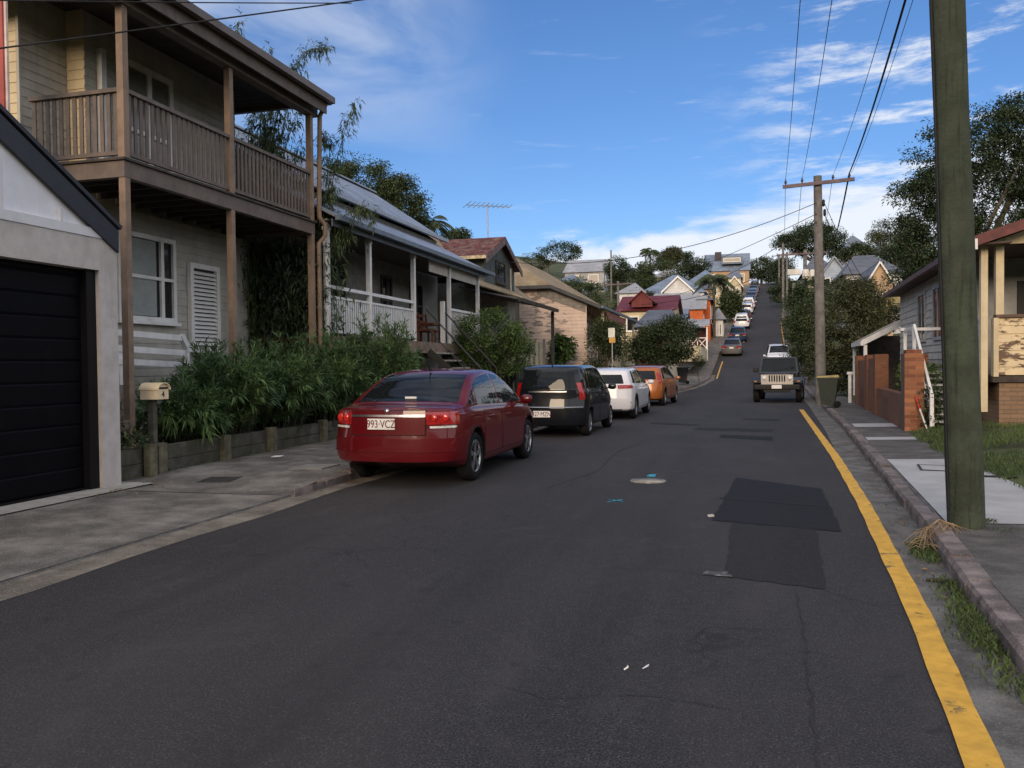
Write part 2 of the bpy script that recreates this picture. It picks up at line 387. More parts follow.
strip('road', lambda y: kl(y)+.12, lambda y: kr(y)-.1, -120, 250, K(0), K(0), M_ASPH, 1.5, nx=4)
# driveway apron of the garage and the left footpath
strip('driveway', lambda y: -7.80, lambda y: kl(y)-.06, -40, 9.25, K(.115), K(.035), M_CONC, 1.0, nx=3)
strip('driveway_threshold', lambda y: -8.2, lambda y: -7.42, 2.0, 9.36, K(.122), K(.119), mat('threshold_concrete', (.36, .345, .31), .9, .12, 3, .3, 70), 1.0)
strip('gutter', lambda y: kl(y)-.07, lambda y: kl(y)+.29+.025*math.sin(y*1.7)+.015*math.sin(y*4.1), -40, 60, K(.012), K(.004), M_GUT, 1.0)
strip('footpath', lambda y: lpath(y)-.06, lambda y: kl(y)-.14, 9.25, 230, lambda y: .15-.035*max(0, 1-(y-9.25)), lambda y: .118-.098*max(0, 1-(y-9.25)/1.25), M_CONC, .45, nx=3)
_yl = [(-40, .1), (2, .84), (3.65, .965), (5.88, 1.155), (7.3, 1.245), (10.06, 1.425), (14.9, 1.665), (29.8, 2.21)]
strip('gutter', lambda y: max(kr(y)-.42, interp(_yl, y)+.055) if y < 29.8 else kr(y)-.42, lambda y: kr(y)+.02, -5, 90, K(.006), K(.012), M_GUTR, 1.0)
strip('footpath', lambda y: kr(y)+.15, lambda y: rpath(y)+.06, -40, 8.05, K(.13), K(.15), M_PATHR, 1.0, nx=2)
strip('footpath', lambda y: kr(y)+.15, lambda y: rpath(y)+.06, 8.05, 230, K(.13), K(.15), M_PATHR, 1.0, nx=2)
# newer pale slabs let into the right footpath
for a, b in ((8.35, 13.6), (16.9, 17.5), (20.2, 21.3)):
    strip('footpath_slab', lambda y: kr(y)+.19, lambda y: rpath(y)+.02, a, b, K(.138), K(.156), M_CONCL, .7)
strip('grass_verge', lambda y: rpath(y)+.0, lambda y: rpath(y)+1.6, 5.0, 18.5, K(.13), K(.33), M_GRASSG, 1.0)
def kerb_stones(f, y0, y1, w, h, m, name, seed):
    r = random.Random(seed); mb = MB(); y = y0
    while y < y1:
        ln = r.uniform(.7, 1.25); ye = min(y+ln, y1); g = .008
        j = [r.uniform(-.012, .012) for _ in range(4)]; hz = (h if w > 0 else h*min(1, .3+.7*max(0, (y-y0)/1.2)))+r.uniform(-.012, .012)
        a, b = f(y), f(ye); pz, pe = prof(y), prof(ye); k = .022
        lo, hi = (a, a+w) if w > 0 else (a+w, a); lo2, hi2 = (b, b+w) if w > 0 else (b+w, b)
        # chamfered top edge towards the road
        if w > 0: prof2 = [(0, -.1), (j[0], h*.72), (k, hz), (w, hz), (w, -.1)]
        else: prof2 = [(0, -.1), (w, -.1), (w, hz), (-k, hz), (j[0], h*.72)]
        A = [(a+q[0], y+g, pz+q[1]) for q in prof2]; B = [(b+q[0]+j[1]*.5, ye-g, pe+q[1]) for q in prof2]; n = len(A)
        mb.add(A+B, [(i, (i+1) % n, n+(i+1) % n, n+i) for i in range(n)]+[tuple(range(n-1, -1, -1)), tuple(range(n, 2*n))], 0)
        y = ye
    tag(mb.build(name, m), kind='structure')
kerb_stones(kl, 9.25, 140, -.16, .145, M_STONE, 'kerb', 3)
kerb_stones(kr, -5, 140, .17, .135, M_STONE, 'kerb', 4)
# low worn lip of the driveway crossing
strip('driveway_lip', lambda y: kl(y)-.075, lambda y: kl(y)-.05, -40, 9.25, K(.036), K(.013), M_GUTR, 1.0)
_yl = [(-40, .1), (2, .84), (3.65, .965), (5.88, 1.155), (7.3, 1.245), (10.06, 1.425), (14.9, 1.665), (29.8, 2.21)]
strip('road_marking', lambda y: interp(_yl, y)-.085+.004*math.sin(y*5), lambda y: interp(_yl, y)+.06+.004*math.sin(y*7), -4, 29.8, K(.0095), K(.0095), M_YEL, .25)
strip('road_marking', lambda y: kr(y)-.50, lambda y: kr(y)-.40, 74, 108, K(.012), K(.012), M_YEL, 2)
strip('road_marking', lambda y: kl(y)+.40, lambda y: kl(y)+.50, 57, 72, K(.012), K(.012), M_YEL, 2)
def flat(name, pts, m, z=.005, kind='structure'):
    o = MB().add([(x, y, prof(y)+z) for x, y in pts], [tuple(range(len(pts)))]).build(name, m); tag(o, kind=kind); return o
def rough_poly(pts, seed, amp=.014, n=16):
    r = random.Random(seed); out = []
    for i in range(len(pts)):
        a, b = pts[i], pts[(i+1) % len(pts)]
        for k in range(n): t = k/n; out.append((a[0]+(b[0]-a[0])*t+r.uniform(-amp, amp)*(k > 0), a[1]+(b[1]-a[1])*t+r.uniform(-amp, amp)*(k > 0)))
    return out
flat('road_patch', rough_poly([(-.23, 8.75), (.98, 8.40), (1.07, 11.2), (.02, 12.1)], 1), M_TAR, .006)
flat('road_patch', rough_poly([(-.07, 6.45), (.62, 6.25), (.76, 8.47), (-.03, 8.66)], 2), M_TAR2, .0045)
flat('road_patch', rough_poly([(-.17, 10.18), (1.02, 9.80), (1.02, 9.86), (-.17, 10.24)], 14, .012), M_TAR2, .009)
flat('road_patch', rough_poly([(-.95, 20.6), (.85, 20.2), (.9, 21.0), (-.9, 21.5)], 3, .04), M_TAR2, .005)
flat('road_patch', rough_poly([(-.3, 18.6), (.75, 18.0), (.8, 18.9), (-.3, 19.4)], 4, .03), M_TAR, .005)
flat('road_patch', rough_poly([(-2.2, 22.6), (-.9, 22.0), (-.9, 22.5), (-2.2, 23.2)], 5, .04), M_TAR2, .005)
flat('road_patch', rough_poly([(.2, 24.5), (1.2, 24.1), (1.25, 24.8), (.25, 25.2)], 6, .03), M_TAR2, .005)
def crack(pts, w_, seed):
    r = random.Random(seed); L = []; Rr = []
    for (a, b), (c, d) in zip(pts, pts[1:]):
        n = max(3, int(math.hypot(c-a, d-b)/.09)); nx, ny = (d-b), -(c-a); l = math.hypot(nx, ny); nx, ny = nx/l, ny/l
        for k in range(n):
            t = k/n; j = r.uniform(-.014, .014); h = w_*r.uniform(.2, .8); x, y = a+(c-a)*t+nx*j, b+(d-b)*t+ny*j; L.append((x-nx*h, y-ny*h)); Rr.append((x+nx*h, y+ny*h))
    m = len(L); V = [(x, y, prof(y)+.0075) for x, y in L+Rr]; MB().add(V, [(k, k+1, m+k+1, m+k) for k in range(m-1)]).build('road_crack', M_JOINT2)['kind'] = 'structure'
M_JOINT2 = mat('crack_filler', (.024, .0235, .0245), .95)
crack([(.30, 3.2), (.37, 4.6), (.42, 6.2)], .008, 1); crack([(.62, 6.2), (.9, 5.9), (1.1, 5.95)], .006, 2); crack([(-3.3, 6.6), (-2.7, 6.9), (-2.1, 6.7)], .007, 3); crack([(-1.2, 4.0), (-.9, 3.9), (-.4, 4.05), (.1, 3.95)], .006, 4)
crack([(-2.4, 10.6), (-2.0, 12.5), (-2.1, 15), (-1.8, 18)], .010, 5); crack([(-.09, 6.4), (-.5, 6.6), (-1.1, 6.5)], .006, 7)
# sprayed survey marks and chips
M_BLUE = mat('blue_spray_paint', (.03, .30, .42), .8, .3, 20, peel=dict(col=(.06, .06, .062), scale=25, big=8, lo=.62, amt=.95))
flat('spray_mark', [(-1.46, 9.68), (-1.43, 9.66), (-1.28, 9.88), (-1.31, 9.90)], M_BLUE, .006)
flat('spray_mark', [(-1.47, 9.84), (-1.46, 9.87), (-1.27, 9.75), (-1.28, 9.72)], M_BLUE, .008)
flat('spray_mark', rough_poly([(-1.22, 11.95), (-1.10, 11.95), (-1.11, 12.25), (-1.21, 12.22)], 8, .02, 3), M_BLUE, .006)
M_SCUFF = mat('scuffed_paint', (.24, .24, .23), .8, .2, 20, peel=dict(col=(.06, .06, .062), scale=22, big=8, lo=.50, amt=.97))
flat('road_scuff', rough_poly([(-.24, 6.46), (-.02, 6.44), (-.05, 6.60), (-.22, 6.60)], 9, .03, 3), M_SCUFF, .008)
0 and flat('road_scuff', rough_poly([(.42, 6.8), (.60, 6.8), (.58, 7.15), (.44, 7.2)], 10, .03, 3), M_SCUFF, .009)
0 and flat('road_scuff', rough_poly([(-2.7, 6.0), (-2.35, 6.2), (-2.4, 6.3), (-2.75, 6.1)], 12, .03, 3), M_SCUFF, .007)
0 and flat('road_scuff', rough_poly([(-3.05, 7.1), (-2.75, 7.3), (-2.8, 7.38), (-3.1, 7.18)], 13, .03, 3), M_SCUFF, .007)
flat('road_scuff', rough_poly([(-.27, 8.90), (-.21, 8.95), (-.22, 9.1), (-.28, 9.05)], 11, .01, 3), mat('cream_paint', (.55, .5, .38)), .008)
# saw cuts and joints in the left footpath
M_JOINT = mat('dirt_joint', (.03, .028, .024), .95)
for (ax, ay, bx, by) in ((-7.4, 8.75, -5.45, 9.2), (-7.9, 12.6, -5.4, 12.6), (-7.9, 15.9, -5.4, 15.9)):
    dx, dy = bx-ax, by-ay; l = math.hypot(dx, dy); nx, ny = -dy/l*.012, dx/l*.012
    zf = (lambda x, y: .035+(kl(y)-.06-x)/(kl(y)-.06+7.8)*.08) if max(ay, by) < 9.25 else (lambda x, y: .152)
    o = MB().add([(ax+nx, ay+ny, zf(ax, ay)+.004), (ax-nx, ay-ny, zf(ax, ay)+.004), (bx-nx, by-ny, zf(bx, by)+.004), (bx+nx, by+ny, zf(bx, by)+.004)], [(0, 1, 2, 3)]).build('footpath_joint', M_JOINT); tag(o, kind='structure')
# ------------------------------------------------------------------ cars
M_TYRE = mat('tyre_rubber', (.013, .013, .014), .9, .2, 20, .2, 60, spec=.15)
M_BLKP = mat('black_plastic', (.012, .012, .013), .55, .2, 20, spec=.25)
M_WELL = mat('wheel_well_dark', (.008, .008, .008), .95)
M_CHROME = mat('chrome_trim', (.50, .50, .51), .28, .05, 10, metal=1.0)
M_ALLOY = mat('alloy_rim', (.42, .43, .45), .32, .08, 20, metal=.85)
M_CGLASS = glassmat('car_window_glass', (.008, .010, .012), .02, .25)
M_REDL = mat('red_lamp_lens', (.30, .008, .008), .12, .2, 15, coat=1.0)
M_WHTL = mat('clear_lamp_lens', (.62, .60, .58), .12, .2, 25, coat=1.0)
M_PLATE = mat('plate_white', (.72, .72, .70), .45, .03, 10)
M_PLTXT = mat('plate_maroon', (.12, .01, .025), .5)
def paint(name, col, flake=.15, rough=.4, metal=.0): return mat(name, col, rough, .04, .8, metal=metal, coat=.8, spec=.12)
def smooth_tab(tab, v):
    """monotone-ish cubic through a table"""
    n = len(tab)
    if v <= tab[0][0]: return tab[0][1]
    if v >= tab[-1][0]: return tab[-1][1]
    for i in range(n-1):
        x0, y0 = tab[i]; x1, y1 = tab[i+1]
        if v <= x1:
            def slope(k):
                if k <= 0 or k >= n-1: return 0 if False else ((tab[min(k+1, n-1)][1]-tab[max(k-1, 0)][1])/(tab[min(k+1, n-1)][0]-tab[max(k-1, 0)][0]))
                a = (tab[k][1]-tab[k-1][1])/(tab[k][0]-tab[k-1][0]); b = (tab[k+1][1]-tab[k][1])/(tab[k+1][0]-tab[k][0])
                return 0 if a*b <= 0 else 2*a*b/(a+b)
            h = x1-x0; t = (v-x0)/h; m0, m1 = slope(i)*h, slope(i+1)*h
            return (2*t**3-3*t*t+1)*y0+(t**3-2*t*t+t)*m0+(-2*t**3+3*t*t)*y1+(t**3-t*t)*m1
class CarShape:
    """one continuous body surface; every lamp, window and door is a patch laid on it"""
    def __init__(s, sp):
        s.sp = sp; s.L, s.W = sp['L'], sp['W']; s.yr, s.yf = -s.L/2, s.L/2
    def top(s, y): return smooth_tab(s.sp['top'], y)
    def belt(s, y): return min(smooth_tab(s.sp['belt'], y), s.top(y)-.045)
    def half(s, y):
        e = max(0, (abs(y)-s.L*.30)/(s.L*.20)); return s.W/2*(1-.085*e**2.2)
    def zb(s, y):
        e = max(0, (abs(y)-s.L*.36)/(s.L*.14)); return s.sp.get('sill', .20)+s.sp.get('tuck', .06)*min(e, 1)
    def section(s, y):
        """half section from bottom to roof centre"""
        w, zb, zt, be = s.half(y), s.zb(y), s.top(y), s.belt(y)
        zm = be*.5+.14; g = max(zt-be, 0); crown = min(.055, .035+.03*g)
        xr = w*.945-s.sp.get('tumble', .34)*max(g-.05, 0); ze = zt-crown
        p = [(0, zb), (w*.86, zb), (w*.95, zb+.03), (w*.985, zb+.10), (w*.996, zb+.2), (w, zm), (w*.998, zm+(be-zm)*.35), (w*.985, zm+(be-zm)*.7), (w*.968, be-.02), (w*.945, be+.0)]
        for u in (.12, .4, .7, .9):
            uu = u; x = w*.945+(xr-w*.945)*(uu**1.25); p.append((x, be+(ze-be)*u))
        p += [(xr-.012, ze), (xr*.93, ze+crown*.42), (xr*.78, ze+crown*.70), (xr*.45, ze+crown*.93), (0, zt)]
        return p
    def warp(s, x, y, z):
        """rounded ends in plan, and the slope of tail and nose in side view"""
        w = s.half(y); q = min(abs(x)/max(w, .01), 1.05)
        er = min(max((-y-s.L*.26)/(s.L*.24), 0), 1)**2; ef = min(max((y-s.L*.22)/(s.L*.28), 0), 1)**2
        yy = y+er*(s.sp.get('round_r', .20)*q**3.2+smooth_tab(s.sp['rear'], z))-ef*(s.sp.get('round_f', .42)*q**2.6+smooth_tab(s.sp['front'], z))
        return Vector((x, yy, z))
    def side(s, y, z, sg=1):
        """point on the flank at station y, height z"""
        sec = s.section(y)
        for (x0, z0), (x1, z1) in zip(sec[1:], sec[2:]):
            if z <= z1 or (x1, z1) == sec[-1]:
                t = 0 if z1 == z0 else min(max((z-z0)/(z1-z0), 0), 1); return s.warp(sg*(x0+(x1-x0)*t), y, z)
    def roof(s, y, q):
        """point on the upper surface: q from -1 (left roof edge) to 1"""
        sec = s.section(y)[14:]; xr = sec[0][0]; a = abs(q)*xr
        for (x0, z0), (x1, z1) in zip(sec, sec[1:]):
            if a >= x1: t = (x0-a)/max(x0-x1, 1e-6); z = z0+(z1-z0)*t; break
        return s.warp(math.copysign(a, q), y, z)
    def ring(s, y, z):
        sec = s.section(y)
        for (x0, z0), (x1, z1) in zip(sec[1:], sec[2:]):
            if z <= z1 or (x1, z1) == sec[-1]: t = 0 if z1 == z0 else min(max((z-z0)/(z1-z0), 0), 1); return x0+(x1-x0)*t
    def end(s, x, z, rear=True):
        y = s.yr if rear else s.yf
        return s.warp(x, y, z)
    def body_mesh(s):
        ys = sorted(set([round(s.yr+s.L*i/64, 4) for i in range(65)]+[round(t[0], 4) for t in s.sp['top'] if s.yr < t[0] < s.yf]))
        V = []; F = []; n = None
        for y in ys:
            sec = s.section(y); half = sec; ring = [(-x, z) for x, z in half[::-1]][:-1]+[h for h in half][:-1]
            # ring: roof centre -> left edge -> bottom -> right -> (roof centre shared)
            n = len(ring); V += [s.warp(x, y, z) for x, z in ring]
        for i in range(len(ys)-1):
            for k in range(n): a = i*n+k; b = i*n+(k+1) % n; F.append((a, b, b+n, a+n))
        # end faces: ladders between mirrored points
        for base, flip in ((0, True), ((len(ys)-1)*n, False)):
            half = n//2; y = ys[0] if base == 0 else ys[-1]; cols = 10; rows = []
            for k in range(0, half+1):
                Li = k % n; Ri = (n-k) % n
                a = V[base+Li]; b = V[base+Ri]
                if k in (0, half): rows.append([base+Li]*(cols+1)); continue
                r_ = [base+Li]
                for c in range(1, cols):
                    x = a[0]+(b[0]-a[0])*c/cols; z = a[2]+(b[2]-a[2])*c/cols; V.append(s.warp(x, y, z)); r_.append(len(V)-1)
                r_.append(base+Ri); rows.append(r_)
            for r0, r1 in zip(rows, rows[1:]):
                for c in range(cols):
                    q = []
                    for i_ in (r0[c], r0[c+1], r1[c+1], r1[c]):
                        if i_ not in q: q.append(i_)
                    if len(q) >= 3: F.append(tuple(q if not flip else q[::-1]))
        return V, F
def patch(mb, P, d, ctr, mi=0, skirt=.012, smooth=True):
    """thin panel over a grid of surface points, pushed d outwards, its rim turned in"""
    r, c = len(P), len(P[0]); Q = [[None]*c for _ in range(r)]; N = [[None]*c for _ in range(r)]
    for i in range(r):
        for j in range(c):
            du = P[min(i+1, r-1)][j]-P[max(i-1, 0)][j]; dv = P[i][min(j+1, c-1)]-P[i][max(j-1, 0)]
            nn = du.cross(dv)
            if nn.length < 1e-9: nn = P[i][j]-ctr
            nn.normalize()
            if nn.dot(P[i][j]-ctr) < 0: nn = -nn
            N[i][j] = nn; Q[i][j] = P[i][j]+nn*d
    V = [q for row in Q for q in row]; F = [(i*c+j, i*c+j+1, (i+1)*c+j+1, (i+1)*c+j) for i in range(r-1) for j in range(c-1)]
    t = (Q[min(1, r-1)][0]-Q[0][0]).cross(Q[0][min(1, c-1)]-Q[0][0])
    a = Q[0][1]-Q[0][0]; b = Q[1][0]-Q[0][0]
    if a.cross(b).dot(N[0][0]) < 0: F = [f[::-1] for f in F]
    mb.add(V, F, mi, smooth)
    rim = [(i, 0) for i in range(r)]+[(r-1, j) for j in range(1, c)]+[(i, c-1) for i in range(r-2, -1, -1)]+[(0, j) for j in range(c-2, 0, -1)]
    V2 = [Q[i][j] for i, j in rim]+[Q[i][j]-N[i][j]*(skirt+d) for i, j in rim]; n = len(rim)
    mb.add(V2, [(k, (k+1) % n, n+(k+1) % n, n+k) for k in range(n)], mi, False)
def grid(fn, us, vs): return [[fn(u, v) for v in vs] for u in us]
def lin(a, b, n): return [a+(b-a)*i/(n-1) for i in range(n)]
def baked(o, mods):
    """apply modifiers without operators"""
    dg = bpy.context.evaluated_depsgraph_get(); me = bpy.data.meshes.new_from_object(o.evaluated_get(dg)); 
    for m in list(o.modifiers): o.modifiers.remove(m)
    old = o.data; o.data = me; me.name = old.name; bpy.data.meshes.remove(old)
def text_mesh(txt, size, depth=.002):
    cu = bpy.data.curves.new('lettering', 'FONT'); cu.body = txt; cu.size = size; cu.extrude = depth; cu.align_x = 'CENTER'; cu.align_y = 'CENTER'
    o = bpy.data.objects.new('lettering', cu); COL.objects.link(o)
    dg = bpy.context.evaluated_depsgraph_get(); me = bpy.data.meshes.new_from_object(o.evaluated_get(dg))
    V = [tuple(v.co) for v in me.vertices]; F = [tuple(p.vertices) for p in me.polygons]
    bpy.data.objects.remove(o); bpy.data.curves.remove(cu); bpy.data.meshes.remove(me)
    return V, F
def letter(name, txt, size, mtx, m, parent, sx=1.0, depth=.002):
    V, F = text_mesh(txt, size, depth)
    mb = MB(); mb.add([mtx @ Vector((v[0]*sx, v[1], v[2])) for v in V], F); return mb.build(name, m, parent, local=True)
WHEELS = {}
def wheel(root, x, y, r, w, sg, spokes=5, rimmat=None, detail=True):
    """tyre with a spoked rim and hub; turns about the X axis"""
    rim_r = r*.66
    mb = MB(); c = (x, y, r)
    mb.lathe([(rim_r*.98, -w/2+.02), (rim_r+.02, -w/2), (r-.035, -w/2+.004), (r-.008, -w/2+.03), (r, -w*.2), (r, w*.2), (r-.008, w/2-.03), (r-.035, w/2-.004), (rim_r+.02, w/2), (rim_r*.98, w/2-.02)], c, 'X', 36)
    mb.lathe([(0.001, sg*(w/2-.09)), (rim_r, sg*(w/2-.085))], c, 'X', 24, 1)
    o = mb.build('wheel', [M_TYRE, M_WELL], root, local=True)
    rb = MB()
    rb.lathe([(rim_r*1.0, sg*(w/2-.085)), (rim_r*1.0, sg*(w/2-.012)), (rim_r*.95, sg*(w/2-.008)), (rim_r*.92, sg*(w/2-.03))], c, 'X', 36)
    rb.lathe([(.001, sg*(w/2-.012)), (r*.10, sg*(w/2-.014)), (r*.16, sg*(w/2-.03))], c, 'X', 20)
    for k in range(spokes):
        a = 2*PI*k/spokes+.3
        for dv in (-.10, .10) if spokes <= 5 else (0,):
            p0 = Vector((x+sg*(w/2-.026), y+r*.10*math.cos(a+dv), r+r*.10*math.sin(a+dv))); p1 = Vector((x+sg*(w/2-.022), y+rim_r*.95*math.cos(a+dv), r+rim_r*.95*math.sin(a+dv)))
            rb.bar(p0, p1, r*.075 if spokes <= 5 else r*.10, .022, (sg, 0, 0))
    rb.build('rim', rimmat or M_ALLOY, o, local=True)
    return o
def car(name, label, cat, loc, rz, sp, group=None, near=True):
    root = thing(name, label, cat, loc, rz, group)
    S = CarShape(sp); pm = sp['paint']; ctr = Vector((0, 0, .7))
    V, F = S.body_mesh(); mb = MB(); mb.add(V, F, 0, True)
    body = mb.build('body', [pm, M_WELL], root, local=True)
    bm = bmesh.new(); bm.from_mesh(body.data); bmesh.ops.recalc_face_normals(bm, faces=bm.faces); bm.to_mesh(body.data); bm.free()
    r, wy = sp['wr'], sp['wy']
    cut = MB()
    for y in wy:
        for sg in (-1, 1):
            x0 = sg*(S.W/2-.30); x1 = sg*(S.W/2+.2); n = 28; rr = r+.045
            pts = [(y+rr*math.cos(2*PI*k/n), r+.01+rr*math.sin(2*PI*k/n)) for k in range(n)]
            A = [(min(x0, x1), a, b) for a, b in pts]; B = [(max(x0, x1), a, b) for a, b in pts]
            cut.add(A+B, [tuple(range(n-1, -1, -1)), tuple(range(n, 2*n))]+[(i, (i+1) % n, n+(i+1) % n, n+i) for i in range(n)], 1)
    co = cut.build('cutter', [pm, M_WELL], root, local=True)
    bm = bmesh.new(); bm.from_mesh(co.data); bmesh.ops.recalc_face_normals(bm, faces=bm.faces); bm.to_mesh(co.data); bm.free()
    md = body.modifiers.new('b', 'BOOLEAN'); md.operation = 'DIFFERENCE'; md.object = co; md.solver = 'EXACT'
    bpy.context.view_layer.update(); keep = body.data.copy(); n0 = len(keep.vertices); baked(body, None)
    if len(body.data.vertices) < n0*.6:
        old = body.data; body.data = keep; bpy.data.meshes.remove(old); md = body.modifiers.new('b', 'BOOLEAN'); md.operation = 'DIFFERENCE'; md.object = co; md.solver = 'FAST'; bpy.context.view_layer.update(); baked(body, None); print('boolean retry', name, len(body.data.vertices), n0)
    me = co.data; bpy.data.objects.remove(co); bpy.data.meshes.remove(me)
    for y in wy:
        for sg in (-1, 1): wheel(root, sg*(S.W/2-.125), y, r, .215, sg, sp.get('spokes', 5), sp.get('rim'))
    # side windows, one pane per entry
    for (y0, y1, s0, s1) in sp['panes']:
        for sg in (-1, 1):
            def fn(u, v):
                y = y0+(y1-y0)*u; yy = y+(s0*(1-u)+s1*u)*(v-.5); lo = S.belt(yy)+.035; zt = S.top(yy); hi = zt-min(.055, .035+.03*max(zt-S.belt(yy), 0))-.035
                return S.side(yy, lo+max(hi-lo, .004)*v, sg)
            m2 = MB(); patch(m2, grid(fn, lin(0, 1, 12), lin(0, 1, 7)), .004, ctr); m2.build('side_window', M_CGLASS, root, local=True)
    for nm, (y0, y1, q) in (('rear_window', sp['rearglass']), ('windscreen', sp['frontglass'])):
        m2 = MB(); fn = (lambda u, v: S.roof(y0+(y1-y0)*u, v*q)) if y0 < 0 or nm == 'windscreen' else (lambda u, v: S.end(v*q*S.ring(S.yr, y0+(y1-y0)*u), y0+(y1-y0)*u, True))
        patch(m2, grid(fn, lin(0, 1, 14), lin(-1, 1, 15)), .004, Vector((0, .3 if nm == 'windscreen' else -1.0, .6)))
        m2.build(nm, M_CGLASS, root, local=True)
    # doors as raised panels with handles
    if near:
        for (y0, y1) in sp['doors']:
            for sg in (-1, 1):
                zlo = S.sp.get('sill', .2)+.13
                m2 = MB(); patch(m2, grid(lambda u, v: S.side(y0+(y1-y0)*u, zlo+(S.belt(y0+(y1-y0)*u)-.005-zlo)*v, sg), lin(0, 1, 10), lin(0, 1, 9)), .005, ctr)
                d = m2.build('door', pm, root, local=True)
                m3 = MB(); patch(m3, grid(lambda u, v: S.side(y0-.012+(y1-y0+.024)*u, zlo-.012+(S.belt(y0+(y1-y0)*u)+.006-zlo)*v, sg), lin(0, 1, 10), lin(0, 1, 9)), .0022, ctr); m3.build('door_gap', M_WELL, d, local=True)
                hy = y0+.16; hz = S.belt(hy)-.13; a = S.side(hy, hz, sg)+Vector((sg*.035, 0, 0)); b = S.side(hy+.19, hz+.004, sg)+Vector((sg*.035, 0, 0))
                MB().tube([a-Vector((sg*.035, 0, 0)), a+Vector((0, .02, 0)), b-Vector((0, .02, 0)), b-Vector((sg*.035, 0, 0))], [.008, .013, .013, .008], 6).build('handle', sp.get('trim', pm), d, local=True)
    # mirrors
    for sg in (-1, 1):
        my = sp['mirror']; p = S.side(my, S.belt(my)+.03, sg); m2 = MB()
        m2.tube([p, p+Vector((sg*.07, 0, .02))], .02, 6)
        vs = []
        m2.lathe([(.001, -.10), (.05, -.085), (.066, -.03), (.066, .04), (.05, .085), (.001, .10)], (0, 0, 0), 'X', 12)
        k = len(vs); 
        m2.v[-72:] = [(p.x+sg*.15+v[0], p.y+v[1]*.75+.02, p.z+.05+v[2]*1.05) for v in m2.v[-72:]]
        m2.build('mirror', sp.get('mirrorpaint', pm), root, local=True)
    # lamps and bumper trim given as patches in end/side coordinates
    def ring(rear, z, s_):
        """walk around a corner at height z: s_<0 on the end face (distance from the corner), s_>0 along the flank"""
        y = S.yr if rear else S.yf
        w = None; sec = S.section(y)
        for (x0, z0), (x1, z1) in zip(sec[1:], sec[2:]):
            if z <= z1 or (x1, z1) == sec[-1]: t = 0 if z1 == z0 else min(max((z-z0)/(z1-z0), 0), 1); w = x0+(x1-x0)*t; break
        return w
    for (nm, rear, inner, along, z0, z1, m_, taper) in sp['lamps']:
        for sg in (-1, 1):
            def fn(u, v):
                s_ = -inner+(inner+along)*u; zz0 = z0+taper*(u); zz = zz0+(z1-zz0)*v if taper >= 0 else z0+(z1+taper*u-z0)*v
                if s_ <= 0: return S.end(sg*(ring(rear, zz, 0)+s_), zz, rear)
                return S.side((S.yr+s_) if rear else (S.yf-s_), zz, sg)
            m2 = MB(); patch(m2, grid(fn, lin(0, 1, 14), lin(0, 1, 7)), .008, Vector((0, (-1 if rear else 1)*S.L*.3, (z0+z1)/2))); m2.build(nm, m_, root, local=True)
    for (nm, rear, x0, x1, z0, z1, m_, d) in sp.get('strips', []):
        m2 = MB(); patch(m2, grid(lambda u, v: S.end(x0+(x1-x0)*u, z0+(z1-z0)*v, rear), lin(0, 1, 11), lin(0, 1, 4)), d, Vector((0, 0, (z0+z1)/2))); m2.build(nm, m_, root, local=True)
    for (nm, along, z0, z1, m_, d) in sp.get('wraps', []):
        def fn(u, v):
            z = z0+(z1-z0)*v; w_ = S.ring(S.yr, z); q_ = abs(u)*(w_+along); sg = 1 if u >= 0 else -1
            return S.end(sg*q_, z, True) if q_ <= w_ else S.side(S.yr+(q_-w_), z, sg)
        m2 = MB(); patch(m2, grid(fn, lin(-1, 1, 41), lin(0, 1, 5)), d, Vector((0, -S.L*.25, (z0+z1)/2))); m2.build(nm, m_, root, local=True)
    pl = sp.get('plate')
    if pl:
        z, txt = pl[0], pl[1]; p = S.end(0, z, True); n = 1
        t = (S.end(0, z+.05, True)-S.end(0, z-.05, True)).normalized()
        y = min(p.y, S.end(0, z-.06, True).y, S.end(0, z+.06, True).y)-sp.get('plate_out', .014); px = pl[2] if len(pl) > 2 else 0
        po = MB().box(px-.186, px+.186, y, y+.012, z-.067, z+.067).build('number_plate', M_PLATE, root, local=True)
        if txt:
            mt = Matrix.Translation((px, y-.002, z-.004)) @ Matrix.Rotation(PI/2, 4, 'X')
            letter('plate_text', txt, .135, mt, M_PLTXT, po, .78)
    return root, S
